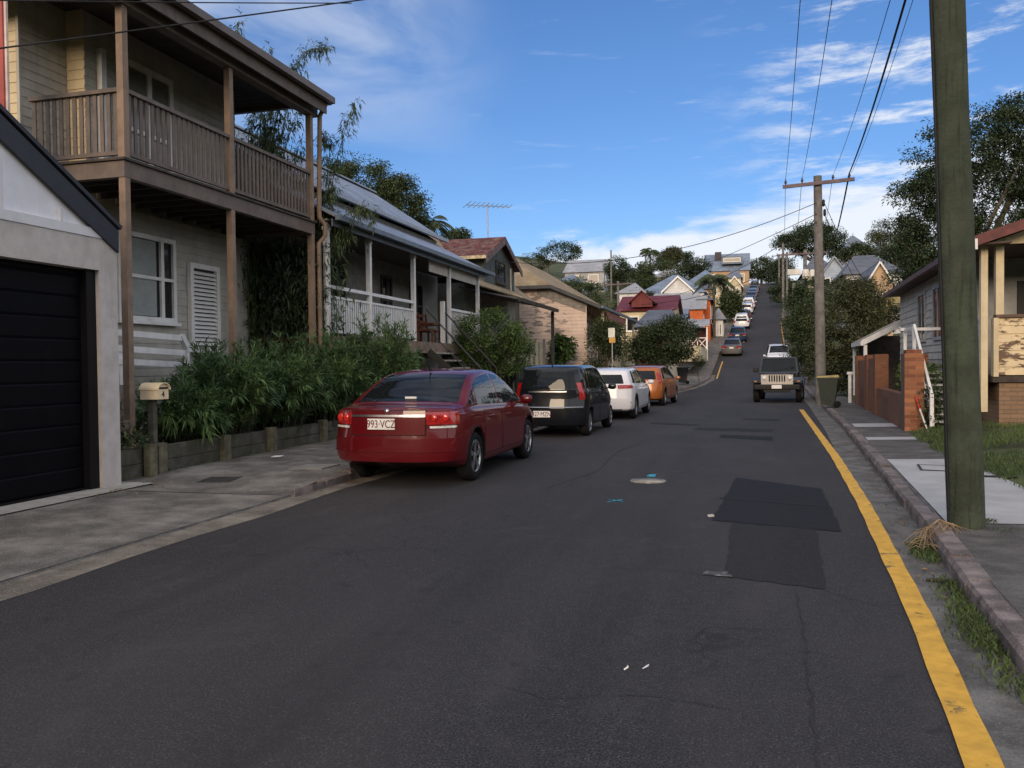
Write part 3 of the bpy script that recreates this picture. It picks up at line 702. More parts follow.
# --- shapes
_rear_sedan = [(.15, .10), (.30, .02), (.45, 0), (.62, .005), (.68, .03), (.8, .035), (.95, .05), (1.02, .12), (1.6, .12)]
_front_std = [(.15, .10), (.3, .02), (.5, 0), (.65, .06), (.8, .16), (1.0, .3), (1.6, .3)]
def sedan_spec(pm, **kw):
    d = dict(L=4.60, W=1.79, sill=.20, paint=pm, wr=.325, wy=(-1.33, 1.355), tumble=.40,
        top=[(-2.30, .985), (-2.2, 1.005), (-2.0, 1.015), (-1.78, 1.025), (-1.60, 1.075), (-1.25, 1.24), (-.95, 1.375), (-.65, 1.445), (-.2, 1.475), (.15, 1.455), (.45, 1.37), (.8, 1.20), (1.12, 1.02), (1.35, .965), (1.8, .90), (2.15, .80), (2.30, .70)],
        belt=[(-2.3, .95), (-1.6, .97), (-.5, .945), (.6, .915), (1.3, .87), (2.3, .66)],
        rear=_rear_sedan, front=_front_std, panes=[(-1.52, -1.22, .20, .12), (-1.13, -.22, .10, .0), (-.13, 1.02, 0, -.1)], rearglass=(-1.66, -.86, .88), frontglass=(.30, 1.14, .90),
        doors=[(-.98, -.20), (-.16, .98)], mirror=.80,
        lamps=[('tail_light', True, .37, .22, .79, .945, M_REDL, 0.0), ('reversing_light', True, .26, .08, .745, .772, M_WHTL, 0.0), ('headlight', False, .40, .55, .62, .74, M_WHTL, .05)])
    d.update(kw); return d
def hatch_spec(pm, H=1.50, L=4.2, **kw):
    r = L/2; k = H/1.50
    d = dict(L=L, W=1.75, sill=.20, paint=pm, wr=.32, wy=(-r+.74, r-.82), tumble=.33,
        top=[(-r, 1.33*k), (-r+.10, 1.385*k), (-r+.28, 1.425*k), (-r+.55, 1.455*k), (-r+.95, 1.48*k), (-.2, 1.50*k), (.15, 1.475*k), (.45, 1.385*k), (.75, 1.24*k), (1.05, 1.05*k), (1.25, .985*k), (r-.35, .88*k), (r-.1, .78), (r, .70)],
        belt=[(-r, .99), (-.6, .955), (.6, .92), (1.2, .88), (r, .66)],
        rear=[(.15, .10), (.30, .02), (.5, 0), (.64, .01), (.72, .04), (.92, .07), (1.1, .17), (1.33, .33), (1.8, .5)], front=_front_std,
        panes=[(-r+.50, -r+.86, .22, .1), (-r+.95, -.28, .06, .0), (-.18, 1.0, 0, -.1)], rearglass=(.98, 1.29*k, .80), frontglass=(.30, 1.06, .90),
        doors=[(-1.05, -.26), (-.22, .92)], mirror=.80,
        lamps=[('tail_light', True, .16, .16, .80, 1.02, M_REDL, 0.0), ('headlight', False, .40, .5, .62, .74, M_WHTL, .05)])
    d.update(kw); return d
def kerbside(y, off): return kl(y)+off
SLOPE = lambda y: math.atan2(prof(y+1.5)-prof(y-1.5), 3)
def heading(y): return -math.atan2(kl(y+4)-kl(y-4), 8)
# --- the red sedan
P_RED = paint('red_metallic_paint', (.095, .003, .006))
rs = sedan_spec(P_RED, plate_out=.032, tuck=.13, round_r=.27, plate=(.80, '993\u00b7VCZ', -.06), wraps=[('bumper', .38, .335, .62, P_RED, .014), ('bumper_crease', .05, .455, .47, P_RED, .024)], strips=[('chrome_strip', True, -.50, .50, .885, .912, M_CHROME, .022), ('boot_lid_gap', True, -.512, .512, .655, .970, M_WELL, .009), ('boot_lid', True, -.50, .50, .665, .962, P_RED, .014)])
red, RS = car('parked_car', 'dark red sedan parked at the kerb, nearest car with its tail lights towards us', 'car', (-4.42, 12.60, 0), R(-1.2), rs); red.scale = (1.055, 1.055, 1.075)
e = RS.end(0, .955, True)
MB().lathe([(.001, -.022), (.018, -.020), (.028, -.012), (.034, 0), (.034, .012)], (0, e.y+.0, .955), 'Y', 18).build('emblem', M_CHROME, red, local=True)
letter('badge', 'CRUZE', .05, Matrix.Translation((-.56, RS.end(-.56, .945, True).y-.006, .945)) @ Matrix.Rotation(R(-4), 4, 'Z') @ Matrix.Rotation(PI/2, 4, 'X'), M_CHROME, red, 1.3)
for sg in (-1, 1):
    for (x, z, q) in ((.715, .868, .052), (.60, .868, .044)):
        e = RS.end(sg*x, z, True); MB().lathe([(.001, -.012), (q*.7, -.011), (q, -.004), (q, .01)], (e.x, e.y-.010, e.z), 'Y', 20).build('tail_light_ring', mat('bright_red_lens', (.50, .018, .014), .1, .1, 20, coat=1.0), red, local=True)
m2 = MB(); m2.tube([(0, -.75, 1.45), (0, -.80, 1.49), (0, -.98, 1.63)], [.022, .008, .003], 6); m2.build('aerial', M_BLKP, red, local=True)
m2 = MB(); q = RS.roof(-1.58, .06); m2.box(q.x-.09, q.x+.07, q.y-.012, q.y+.02, q.z+.004, q.z+.03); m2.build('sticker', M_PLATE, red, local=True)
# --- black boxy hatch
P_BLACK = paint('black_car_paint', (.006, .007, .010))
bs_ = hatch_spec(P_BLACK, H=1.55, L=3.65, W=1.66, wr=.29, wy=(-1.15, 1.28), tumble=.26, rim=M_ALLOY, spokes=7, plate=(.50, '427\u00b7MZN', -.10), plate_out=.034, round_r=.27, wraps=[('bumper', .34, .26, .62, P_BLACK, .016)],
    top=[(-1.825, 1.455), (-1.75, 1.49), (-1.6, 1.515), (-1.3, 1.54), (-.9, 1.55), (-.2, 1.56), (.25, 1.53), (.5, 1.44), (.8, 1.24), (1.06, 1.04), (1.25, .98), (1.5, .90), (1.72, .80), (1.825, .68)],
    belt=[(-1.825, 1.02), (-.6, .985), (.6, .95), (1.2, .9), (1.825, .66)], rearglass=(1.03, 1.40, .86), panes=[(-1.42, -1.12, .1, .05), (-1.06, -.26, .02, 0), (-.16, .98, 0, -.1)],
    doors=[(-.92, -.22), (-.18, .9)], rear=[(.15, .10), (.30, .02), (.45, 0), (.62, .0), (.68, .04), (1.0, .06), (1.25, .11), (1.46, .20), (1.8, .3)],
    lamps=[('tail_light', True, .085, .07, .80, 1.16, M_REDL, 0.0), ('headlight', False, .35, .4, .62, .74, M_WHTL, .05)], strips=[('tailgate_trim', True, -.42, .42, .96, .985, M_CHROME, .01), ('bumper_line', True, -.74, .74, .635, .645, M_CHROME, .008)])
blk, BS = car('parked_car', 'small black boxy hatchback parked behind the dark red sedan', 'car', (-3.98, 20.0, 0), heading(20)+R(-.5), bs_); blk.scale = (1.05, 1.05, 1.05)
m2 = MB(); m2.tube([(.05, -1.45, 1.51), (.05, -1.5, 1.55), (.05, -1.80, 1.84)], [.02, .007, .003], 6); m2.build('aerial', M_BLKP, blk, local=True)
m2 = MB(); q = BS.roof(-1.68, .1)
m2.slab([(.02, -1.60, 1.24), (.30, -1.60, 1.24), (.30, -1.60, 1.40), (.02, -1.60, 1.40)], .05); m2.build('headrest', mat('seat_cloth', (.2, .2, .19)), blk, local=True)
# --- white hatch
P_WHITE = paint('white_car_paint', (.66, .67, .70))
ws = hatch_spec(P_WHITE, H=1.46, L=4.45, W=1.80, wr=.325, wy=(-1.42, 1.28), tumble=.40, plate=(.88, '', -.2), wraps=[('bumper', .40, .30, .60, P_WHITE, .012)], rearglass=(1.0, 1.25, .80),
    lamps=[('tail_light', True, .34, .22, .86, .965, M_REDL, 0.02), ('reflector', True, .26, .02, .46, .49, M_REDL, 0), ('headlight', False, .40, .5, .62, .74, M_WHTL, .05)],
    strips=[('bumper_valance', True, -.6, .6, .27, .40, M_BLKP, .006)])
wht, WS = car('parked_car', 'white hatchback parked between the black and the copper coloured hatchbacks', 'car', (-3.70, 26.4, 0), heading(26), ws); wht.scale = (1.05, 1.05, 1.05)
# --- copper hatch
P_COP = paint('copper_paint', (.34, .11, .028), metal=.3)
cs = hatch_spec(P_COP, H=1.50, L=4.0, W=1.70, wr=.31, lamps=[('tail_light', True, .09, .08, .86, 1.22, M_REDL, 0.0), ('headlight', False, .35, .4, .62, .74, M_WHTL, .05)], plate=(.66, ''))
cop, _ = car('parked_car', 'copper orange hatchback parked at the front of the near row of cars', 'car', (-3.32, 34.0, 0), heading(34)+R(-1.5), cs); cop.scale = (1.05, 1.05, 1.05)
# --- cars climbing the hill
P_SIL = paint('grey_silver_paint', (.11, .105, .10)); P_BLUE = paint('dark_blue_paint', (.02, .032, .065)); P_DARK = paint('charcoal_paint', (.03, .032, .036)); P_SKY = paint('mid_blue_paint', (.07, .105, .16))
far = [(78.5, 'sedan', P_SIL, 'dark grey sedan, lowest of the cars parked up the hill'),
       (90, 'sedan', P_BLUE, 'dark blue sedan second up the hill above the dark grey sedan'),
       (103, 'suv', P_WHITE, 'white off-road wagon third up the hill above the dark blue sedan'),
       (110.5, 'hatch', P_DARK, 'charcoal hatchback mostly hidden behind the white off-road wagon on the hill'),
       (121, 'hatch', P_WHITE, 'white hatchback halfway up the hill in the row of parked cars'),
       (128, 'suv', P_WHITE, 'white wagon directly above the white hatchback halfway up the hill'),
       (136.5, 'sedan', P_SKY, 'mid blue sedan above the white wagon on the hill'),
       (145, 'hatch', P_BLUE, 'dark blue hatchback high in the row of parked cars on the hill'),
       (153, 'hatch', P_SKY, 'mid blue hatchback near the top of the row on the hill'),
       (161, 'sedan', P_SIL, 'dark grey sedan near the crest of the hill'),
       (170, 'suv', P_DARK, 'charcoal wagon, topmost of the cars parked on the hill')]
for (y, kind, pm, lab) in far:
    if kind == 'sedan': sp = sedan_spec(pm, plate=(.80, ''))
    elif kind == 'hatch': sp = hatch_spec(pm, plate=(.75, ''))
    else: sp = hatch_spec(pm, H=1.78, L=4.6, W=1.88, wr=.37, sill=.3, plate=(.75, ''))
    c_, _ = car('parked_car', lab, 'car', (kl(y)+1.12, y, prof(y)), heading(y), sp, 'cars parked up the hill', near=False)
    c_.rotation_euler = (SLOPE(y), 0, heading(y))
sp = hatch_spec(P_WHITE, H=1.76, L=4.6, W=1.86, wr=.36, sill=.3, rim=M_ALLOY)
c_, _ = car('parked_car', 'silvery white wagon parked facing us behind the dark off-road car', 'car', (3.22, 66, prof(66)+.0), PI+heading(66), sp, near=False)
c_.rotation_euler = (-SLOPE(66), 0, PI+heading(66))
# --- the off-road car with the slotted grille, facing us
def jeep():
    P = paint('slate_blue_paint', (.020, .025, .036))
    rt = thing('parked_car', 'dark boxy off-road car with slotted grille and round headlights facing us beside the wheelie bin', 'car', (1.86, 37.0, 0), heading(37)+PI); rt.scale = (1.03, 1.03, 1.06)
    def rbox(mb, x0, x1, y0, y1, z0, z1, b=.03, x2=None, y2=None, mi=0):
        bm = bmesh.new(); bmesh.ops.create_cube(bm, size=1)
        for v in bm.verts: v.co = Vector(((x0+x1)/2+v.co.x*(x1-x0), (y0+y1)/2+v.co.y*(y1-y0), (z0+z1)/2+v.co.z*(z1-z0)))
        bmesh.ops.bevel(bm, geom=bm.edges[:], offset=b, segments=2, affect='EDGES', profile=.6); bm.verts.index_update()
        mb.add([v.co.copy() for v in bm.verts], [tuple(v.index for v in f.verts) for f in bm.faces], mi, False); bm.free()
    b = MB(); rbox(b, -.74, .74, -1.95, .75, .50, 1.10, .05); b.build('body', P, rt, local=True)
    b = MB(); hexp = [(-.66, .70, .62), (.66, .70, .62), (.57, 1.86, .62), (-.57, 1.86, .62), (-.66, .70, 1.13), (.66, .70, 1.13), (.56, 1.86, 1.06), (-.56, 1.86, 1.06)]
    b.hexa(hexp); rbox(b, -.5, .5, .9, 1.8, 1.05, 1.14, .03); b.build('bonnet', P, rt, local=True)
    for sg in (-1, 1):
        b = MB(); prof_ = [(.62, .62), (.62, .78), (.82, .97), (1.72, .97), (1.98, .84), (1.98, .76), (1.70, .88), (.88, .88), (.72, .74), (.70, .62)]
        A = [(sg*.60, y, z) for y, z in prof_]; B = [(sg*.935, y, z-.015) for y, z in prof_]; n = len(A)
        b.add(A+B, [tuple(range(n)), tuple(range(2*n-1, n-1, -1))]+[(i, n+i, n+(i+1) % n, (i+1) % n) for i in range(n)]); b.build('mudguard', P, rt, local=True)
        b = MB(); prof_ = [(-1.85, .60), (-1.75, .92), (-1.0, .92), (-.80, .60), (-.90, .60), (-1.05, .84), (-1.68, .84), (-1.76, .60)]
        A = [(sg*.70, y, z) for y, z in prof_]; B = [(sg*.935, y, z-.015) for y, z in prof_]; n = len(A)
        b.add(A+B, [tuple(range(n)), tuple(range(2*n-1, n-1, -1))]+[(i, n+i, n+(i+1) % n, (i+1) % n) for i in range(n)]); b.build('mudguard', P, rt, local=True)
        for y in (1.40, -1.40): wheel(rt, sg*.80, y, .39, .24, sg, 5)
        b = MB(); b.lathe([(.001, .045), (.05, .042), (.085, .02), (.09, 0), (.098, .012), (.10, -.03)], (sg*.475, 1.90, .93), 'Y', 20); b.build('headlight', M_WHTL, rt, local=True)
        b = MB(); b.lathe([(.001, .02), (.055, .015), (.06, -.02)], (sg*.72, 2.02, .64), 'Y', 16); b.build('fog_light', M_WHTL, rt, local=True)
        b = MB(); b.box(sg*.80-.05, sg*.80+.05, 1.96, 1.985, .80, .84); b.build('indicator', mat('amber_lens', (.6, .25, .03), .2), rt, local=True)
        b = MB(); rbox(b, min(sg*.78, sg*1.0), max(sg*.78, sg*1.0), .58, .66, 1.15, 1.33, .03); b.bar((sg*.70, .62, 1.12), (sg*.82, .62, 1.2), .05, .05); b.build('mirror', M_BLKP, rt, local=True)
        b = MB(); b.hexa([(sg*.742, .55, 1.13), (sg*.742, -.35, 1.13), (sg*.745, -.35, 1.13), (sg*.745, .55, 1.13), (sg*.66, .32, 1.66), (sg*.66, -.35, 1.66), (sg*.663, -.35, 1.66), (sg*.663, .32, 1.66)]); b.build('side_window', M_CGLASS, rt, local=True)
        b = MB(); rbox(b, min(sg*.74, sg*.755), max(sg*.74, sg*.755), -.35, .58, .56, 1.08, .006); d = b.build('door', P, rt, local=True)
        MB().box(min(sg*.755, sg*.785), max(sg*.755, sg*.785), -.25, -.10, .95, .99).build('handle', M_BLKP, d, local=True)
    b = MB(); g0, g1 = 1.862, 1.905
    b.box(-.60, .60, g0, g1, .96+.085, 1.07); b.box(-.60, .60, g0, g1, .70, .80)
    for k in range(8): x = -.33+k*.66/7; b.box(x-.022, x+.022, g0, g1, .80, 1.045)
    for sg in (-1, 1): b.box(min(sg*.345, sg*.60), max(sg*.345, sg*.60), g0, g1-.002, .80, 1.045)
    b.build('grille', mat('silver_grille', (.36, .35, .33), .4, .05, 10, metal=.3), rt, local=True)
    MB().box(-.33, .33, 1.855, 1.868, .80, 1.045).build('grille_recess', M_WELL, rt, local=True)
    b = MB(); rbox(b, -.86, .86, 1.92, 2.12, .50, .70, .04); rbox(b, -.5, .5, 1.95, 2.10, .40, .50, .02); b.build('bumper', M_BLKP, rt, local=True)
    MB().box(-.186, .186, 2.122, 2.134, .545, .68).build('number_plate', M_PLATE, rt, local=True)
    wf = MB(); A = [(-.73, .72, 1.12), (.73, .72, 1.12), (.65, .44, 1.70), (-.65, .44, 1.70)]
    for i in range(4): wf.bar(A[i], A[(i+1) % 4], .07, .07, (0, .9, .43))
    wf.build('windscreen_frame', P, rt, local=True)
    wg = MB(); wg.slab([(-.71, .725, 1.14), (.71, .725, 1.14), (.63, .45, 1.68), (-.63, .45, 1.68)], .01); wg.build('windscreen', M_CGLASS, rt, local=True)
    rf = MB(); rf.hexa([(-.735, -1.93, 1.10), (.735, -1.93, 1.10), (.735, .60, 1.10), (-.735, .60, 1.10), (-.66, -1.88, 1.76), (.66, -1.88, 1.76), (.645, .40, 1.73), (-.645, .40, 1.73)]); rf.build('roof', mat('black_canvas', (.02, .02, .021), .9, .2, 9, .3), rt, local=True)
    for sg in (-1, 1):
        b = MB(); b.bar((sg*.18, .70, 1.15), (sg*.42, .62, 1.33), .015, .015); b.build('wiper', M_BLKP, rt, local=True)
    return rt
jeep()
# ------------------------------------------------------------------ houses
M_TAN = mat('tan_post_paint', (.235, .165, .115), .6, .12, 4, .15, 40, streak=.25)
M_TAN2 = mat('brown_rail_paint', (.135, .105, .085), .6, .12, 4, .15, 40, streak=.25)
M_GREYB = mat('grey_beige_boards', (.40, .385, .34), .7, .08, 3, .15, 40, streak=.25)
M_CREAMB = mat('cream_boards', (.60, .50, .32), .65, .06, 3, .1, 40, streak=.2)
M_WHT = mat('white_gloss_paint', (.72, .72, .71), .45, .05, 4, .1, 30, streak=.15)
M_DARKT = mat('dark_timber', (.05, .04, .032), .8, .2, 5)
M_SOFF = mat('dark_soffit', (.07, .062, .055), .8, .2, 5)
M_GLASS = glassmat('window_glass')
M_BLIND = mat('blind_slats', (.48, .49, .48), .7, .05, 4, boards=.05)
M_BLKD = mat('black_roller_door', (.003, .003, .0045), .5, .12, 5, .1, 30, spec=.08)
M_REND = mat('pinkish_render', (.50, .465, .44), .85, .07, 4, .5, 60, streak=.18)
M_GABW = mat('pale_grey_sheet', (.76, .77, .80), .7, .05, 3, streak=.15)
M_BARGE = mat('black_barge_paint', (.014, .016, .024), .45, .1, 6)
M_GALV = mat('blue_grey_iron_roof', (.27, .31, .38), .45, .10, 1.2, metal=.2, corr=('Y', .076), streak=0, tint=(.20, .22, .26), tintscale=.8, tintamt=.5)
M_GOLD = mat('weathered_tan_iron_roof', (.30, .235, .14), .75, .16, 1.5, corr=('Y', .076), tint=(.20, .13, .07), tintscale=.9, tintamt=.7)
M_RUST = mat('rusty_red_iron_roof', (.10, .022, .018), .8, .3, 2.5, corr=('X', .076), tint=(.24, .17, .14), tintscale=3.5, tintamt=.7)
def weatherboards(mb, p0, p1, z0, z1, out, pitch=.15, lap=.014, mi=0, cut=None):
    """lapped boards on the wall from p0 to p1 (plan points); out = plan normal. cut(z) may give the wall's span as fractions"""
    p0, p1 = Vector((*p0, 0)), Vector((*p1, 0)); o = Vector((*out, 0)).normalized(); z = z0
    while z < z1-1e-4:
        zt = min(z+pitch, z1); a, b = p0, p1
        if cut: f0, f1 = cut((z+zt)/2); a, b = p0.lerp(p1, f0), p0.lerp(p1, f1)
        L0 = [a+Vector((0, 0, z))+o*lap, b+Vector((0, 0, z))+o*lap, b+Vector((0, 0, zt))+o*.001, a+Vector((0, 0, zt))+o*.001]
        mb.add(L0, [(0, 1, 2, 3)], mi); mb.add([a+Vector((0, 0, z)), b+Vector((0, 0, z)), L0[1], L0[0]], [(0, 1, 2, 3)], mi)
        for q, s_ in ((a, 1), (b, -1)):
            mb.add([q+Vector((0, 0, z)), q+Vector((0, 0, z))+o*lap, q+Vector((0, 0, zt))+o*.001], [(0, 1, 2)], mi)
        z = zt
def frame_window(parent, face, u0, u1, z0, z1, at, wm=None, gm=None, mull=(), trans=(), fw=.07, proud=.05, name='window', sill=True, panebelow=None):
    """window with frame, sill and pane on a wall: face 'E' (x=at, facing +X), 'W', 'S' (y=at, facing -Y)"""
    wm = wm or M_WHT; gm = gm or M_GLASS; fr = MB(); gl = MB(); sl = MB()
    def bx(mb, a0, a1, c0, c1, d0, d1):
        if face == 'E': mb.box(at+d0, at+d1, a0, a1, c0, c1)
        elif face == 'W': mb.box(at-d1, at-d0, a0, a1, c0, c1)
        else: mb.box(a0, a1, at-d1, at-d0, c0, c1)
    bx(fr, u0, u0+fw, z0, z1, 0, proud); bx(fr, u1-fw, u1, z0, z1, 0, proud); bx(fr, u0+fw, u1-fw, z1-fw, z1, 0, proud); bx(fr, u0+fw, u1-fw, z0, z0+fw, 0, proud)
    for m_ in mull: bx(fr, m_-fw*.5, m_+fw*.5, z0+fw, z1-fw, 0, proud-.004)
    for t_ in trans: bx(fr, u0+fw, u1-fw, t_-fw*.35, t_+fw*.35, 0, proud-.008)
    w_ = fr.build(name, wm, parent)
    bx(gl, u0+fw*.5, u1-fw*.5, z0+fw*.5, z1-fw*.5, -.01, .018); gl.build('pane', gm, w_)
    if sill: bx(sl, u0-.05, u1+.05, z0-.06, z0-.002, 0, proud+.05); sl.build('sill', wm, w_)
    return w_
def slats(mb, a, b, z0, z1, w, gap, t=.022, mi=0, zf=None):
    a, b = Vector((*a, 0)), Vector((*b, 0)); L = (b-a).length; d = (b-a)/L; n = Vector((d.y, -d.x, 0)); k = max(1, int(L/(w+gap))); st = L/k
    for i in range(k):
        p = a+d*(i*st+(st-w)/2); q = p+d*w
        mb.hexa([p-n*t/2+Vector((0, 0, z0)), q-n*t/2+Vector((0, 0, z0)), q+n*t/2+Vector((0, 0, z0)), p+n*t/2+Vector((0, 0, z0)), p-n*t/2+Vector((0, 0, z1)), q-n*t/2+Vector((0, 0, z1)), q+n*t/2+Vector((0, 0, z1)), p+n*t/2+Vector((0, 0, z1))], mi)
def gutter(mb, a, b, r=.06, mi=0):
    """half-round-ish quad gutter from a to b, with outward lip"""
    mb.bar(a, b, r*2, r*2, mi=mi)

# --- black garage
def garage():
    rt = thing('garage', 'rendered garage with black roller door and pale battened gable', 'garage', (-9.4, 6.2, .1))
    X = -7.75; F = -7.765
    b = MB(); b.box(X-.30, X, 8.82, 9.13, .06, 2.88); b.box(X-.30, X, 3.3, 3.65, .06, 2.88)
    b.box(X-.30, X, 3.3, 9.13, 2.88, 3.28); b.box(-13.5, X-.30, 8.87, 9.12, .06, 3.25); b.box(-13.5, X-.3, 3.3, 3.53, .06, 3.25); b.box(-13.5, -13.3, 3.53, 8.87, .06, 3.25)
    b.build('wall', M_REND, rt)
    d = MB(); z = .14; k = 0
    while z < 2.86:
        zt = min(z+.265, 2.88); xr = X-.17
        d.add([(xr, 3.66, z), (xr, 8.81, z), (xr+.012, 8.81, z+.03), (xr+.012, 3.66, z+.03), (xr+.012, 3.66, zt-.02), (xr+.012, 8.81, zt-.02), (xr, 8.81, zt), (xr, 3.66, zt)], [(0, 1, 2, 3), (3, 2, 5, 4), (4, 5, 6, 7)]); z = zt
    d.build('roller_door', M_BLKD, rt)
    j = MB(); j.box(X-.165, X-.06, 8.66, 8.818, .10, 2.878); j.box(X-.165, X-.06, 3.652, 3.82, .10, 2.878); j.box(X-.16, X-.10, 3.83, 8.65, .105, .145); j.build('door_jamb', mat('black_jamb_paint', (.005, .005, .006), .55, spec=.2), rt)
    # gable: ridge at y=6.2
    yr, ze, pitch = 6.2, 3.17, .57; g = MB(); zt = ze+(9.10-yr)*pitch
    g.slab([(X-.03, 3.3, 3.28), (X-.03, 9.1, 3.28), (X-.03, yr, zt)], .2); g.build('gable', M_GABW, rt)
    bt = MB(); bt.box(X-.03, X+.012, 3.4, 9.0, 3.285, 3.40)
    for y in (4.6, 5.4, 6.2, 7.0, 7.38, 8.22): 
        h = ze+(9.10-abs(y-yr)-yr)*pitch-.12
        if h > 3.45: bt.box(X-.03, X+.012, y-.022, y+.022, 3.40, h)
    bt.build('gable_batten', mat('white_batten', (.62, .62, .64), .6, .05), rt)
    for s_ in (-1, 1):
        e = Vector((X+.04, yr+s_*2.93, ze-.03)); t = Vector((X+.04, yr, ze-.03+2.93*pitch))
        w = MB(); o = Vector((0, 0, .28)); w.hexa([e+Vector((-.05, 0, 0)), e, t, t+Vector((-.05, 0, 0)), e+Vector((-.05, 0, .28)), e+Vector((0, 0, .28)), t+o, t+o+Vector((-.05, 0, 0))]); w.build('barge_board', M_BARGE, rt)
        r = MB(); r.slab([(X+.06, yr+s_*2.96, ze+.27), (X+.06, yr, ze+.27+2.96*pitch), (-13.7, yr, ze+.27+2.96*pitch), (-13.7, yr+s_*2.96, ze+.27)][::s_], .05); r.build('roof', M_BARGE, rt)
garage()
# --- slice of a red and white neighbour at the left edge
rt = thing('striped_panel', 'tall narrow red and white striped upright panel at the left edge, beside the balcony house', 'panel', (-10, 9.47, .3))
b = MB(); b.slab([(-9.74, 9.46, 12.5), (-9.80, 9.52, 12.5), (-10.26, 9.52, 12.5), (-10.26, 9.46, 12.5)], 12.2, up=(0, 0, -1)); b.build('backing', mat('salmon_white_paint', (.62, .52, .47), .6, .05), rt)
b = MB(); b.box(-10.27, -9.73, 9.42, 9.457, .3, 12.5); b.build('corner_board', mat('pale_pink_board', (.66, .55, .50), .6), rt)
b = MB(); 
for x0, x1 in ((-9.86, -9.765), (-10.2, -9.98)): b.box(x0, x1, 9.39, 9.417, .3, 12.5)
b.build('red_stripe', mat('faded_red_paint', (.36, .075, .06), .6, .1), rt)

# --- two-storey house with the timber balcony
def house_one():
    rt = thing('house', 'two-storey timber house with brown balcony over white window and louvre shutter', 'house', (-11, 13.2, .4))
    w = MB()
    weatherboards(w, (-10.40, 10.5), (-10.40, 16.2), .45, 4.46, (1, 0)); 
    weatherboards(w, (-10.40, 11.6), (-10.40, 15.9), 4.72, 7.75, (1, 0))
    weatherboards(w, (-10.75, 10.66), (-10.75, 11.6), 4.72, 7.9, (1, 0))
    w.box(-17, -10.41, 10.75, 16.1, .3, 4.46); w.box(-17, -10.76, 10.75, 15.85, 4.46, 7.9); w.box(-10.77, -10.41, 11.65, 15.85, 4.86, 7.75)
    w.build('wall', M_GREYB, rt)
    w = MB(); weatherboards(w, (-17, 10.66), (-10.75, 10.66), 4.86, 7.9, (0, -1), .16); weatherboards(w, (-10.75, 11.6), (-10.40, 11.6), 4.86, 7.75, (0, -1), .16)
    w.build('end_wall', M_CREAMB, rt)  # cream tone puts the warm sunlight on these end faces into the colour
    MB().box(-10.44, -10.385, 16.2, 16.26, .45, 4.46).build('corner_board', M_GREYB, rt); MB().box(-10.79, -10.735, 10.615, 10.66, 4.86, 7.8).build('corner_board', M_GREYB, rt)
    # balcony floor and joists
    d = MB(); d.box(-8.76, -8.64, 10.38, 16.12, 4.46, 4.70); d.box(-10.38, -8.76, 10.38, 10.50, 4.46, 4.70); d.box(-10.38, -8.76, 16.0, 16.12, 4.46, 4.70); d.build('balcony_beam', M_TAN2, rt)
    d = MB(); d.box(-10.38, -8.60, 10.34, 16.16, 4.705, 4.74)
    for y in np.arange(10.9, 16, .45): d.box(-10.38, -8.77, y-.025, y+.025, 4.50, 4.703)
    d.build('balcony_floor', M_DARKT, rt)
    for y in (10.45, 13.13, 16.05):
        p = MB(); p.box(-8.755, -8.645, y-.055, y+.055, .35, 4.457); p.box(-8.757, -8.643, y-.057, y+.057, 4.742, 7.2); p.build('post', M_TAN, rt)
    for (a, b_) in (((-8.7, 10.515), (-8.7, 13.065)), ((-8.7, 13.195), (-8.7, 15.985)), ((-10.36, 10.45), (-8.765, 10.45))):
        r = MB(); r.bar((*a, 5.75), (*b_, 5.75), .10, .06); r.bar((*a, 4.83), (*b_, 4.83), .05, .06); slats(r, a, b_, 4.85, 5.73, .066, .056)
        r.build('balustrade', M_TAN2, rt)
    # windows below
    wi = frame_window(rt, 'E', 12.2, 13.75, 2.50, 4.08, -10.385, gm=M_GLASS, mull=(13.36,), trans=(3.30,), fw=.085, proud=.07)
    bl = MB(); bl.box(-10.39, -10.352, 12.30, 13.22, 2.6, 3.98); bl.build('blind', mat('pale_blind', (.29, .32, .31), .7, .05, 4, boards=.045), wi)
    sh = MB(); sh.box(-10.385, -10.30, 14.16, 14.26, 1.95, 3.72); sh.box(-10.385, -10.30, 15.02, 15.12, 1.95, 3.72); sh.box(-10.385, -10.30, 14.26, 15.02, 3.62, 3.72); sh.box(-10.385, -10.30, 14.26, 15.02, 1.95, 2.06)
    s_ = sh.build('louvre_shutter', M_WHT, rt); lv = MB()
    for z in np.arange(2.12, 3.6, .083): lv.hexa([(-10.375, 14.26, z+.03), (-10.375, 15.02, z+.03), (-10.315, 15.02, z-.03), (-10.315, 14.26, z-.03), (-10.375, 14.26, z+.042), (-10.375, 15.02, z+.042), (-10.315, 15.02, z-.018), (-10.315, 14.26, z-.018)])
    lv.build('louvre_blade', M_WHT, s_)
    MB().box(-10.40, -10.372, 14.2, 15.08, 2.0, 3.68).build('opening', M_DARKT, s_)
    # french doors above
    fd = frame_window(rt, 'E', 12.45, 13.78, 4.92, 7.12, -10.385, gm=mat('curtained_door_glass', (.17, .17, .145), .12, .15, 3, spec=.5), mull=(13.12,), trans=(5.9,), fw=.11, proud=.06, name='french_door', sill=False)
    od = MB(); od.box(-10.385, -10.28, 11.86, 11.97, 4.93, 7.05); od.build('door_jamb', M_WHT, rt)
    # white entry-stair rails
    e = MB(); X = -9.55
    for (a, c) in (((112, 332), (181, 338)), ((112, 348), (184, 353)), ((112, 361), (189, 365))):
        e.bar(atX(*a, X), atX(*c, X), .05, .10)
    e.bar(atX(181, 335, X), atX(189, 352, X), .09, .09); e.bar(atX(187, 350, X), atX(186, 375, X), .07, .07)
    e.bar(atX(119, 352, X-.02), atX(121, 385, X-.02), .10, .05, (1, 0, 0))
    e.build('entry_rail', M_WHT, rt)
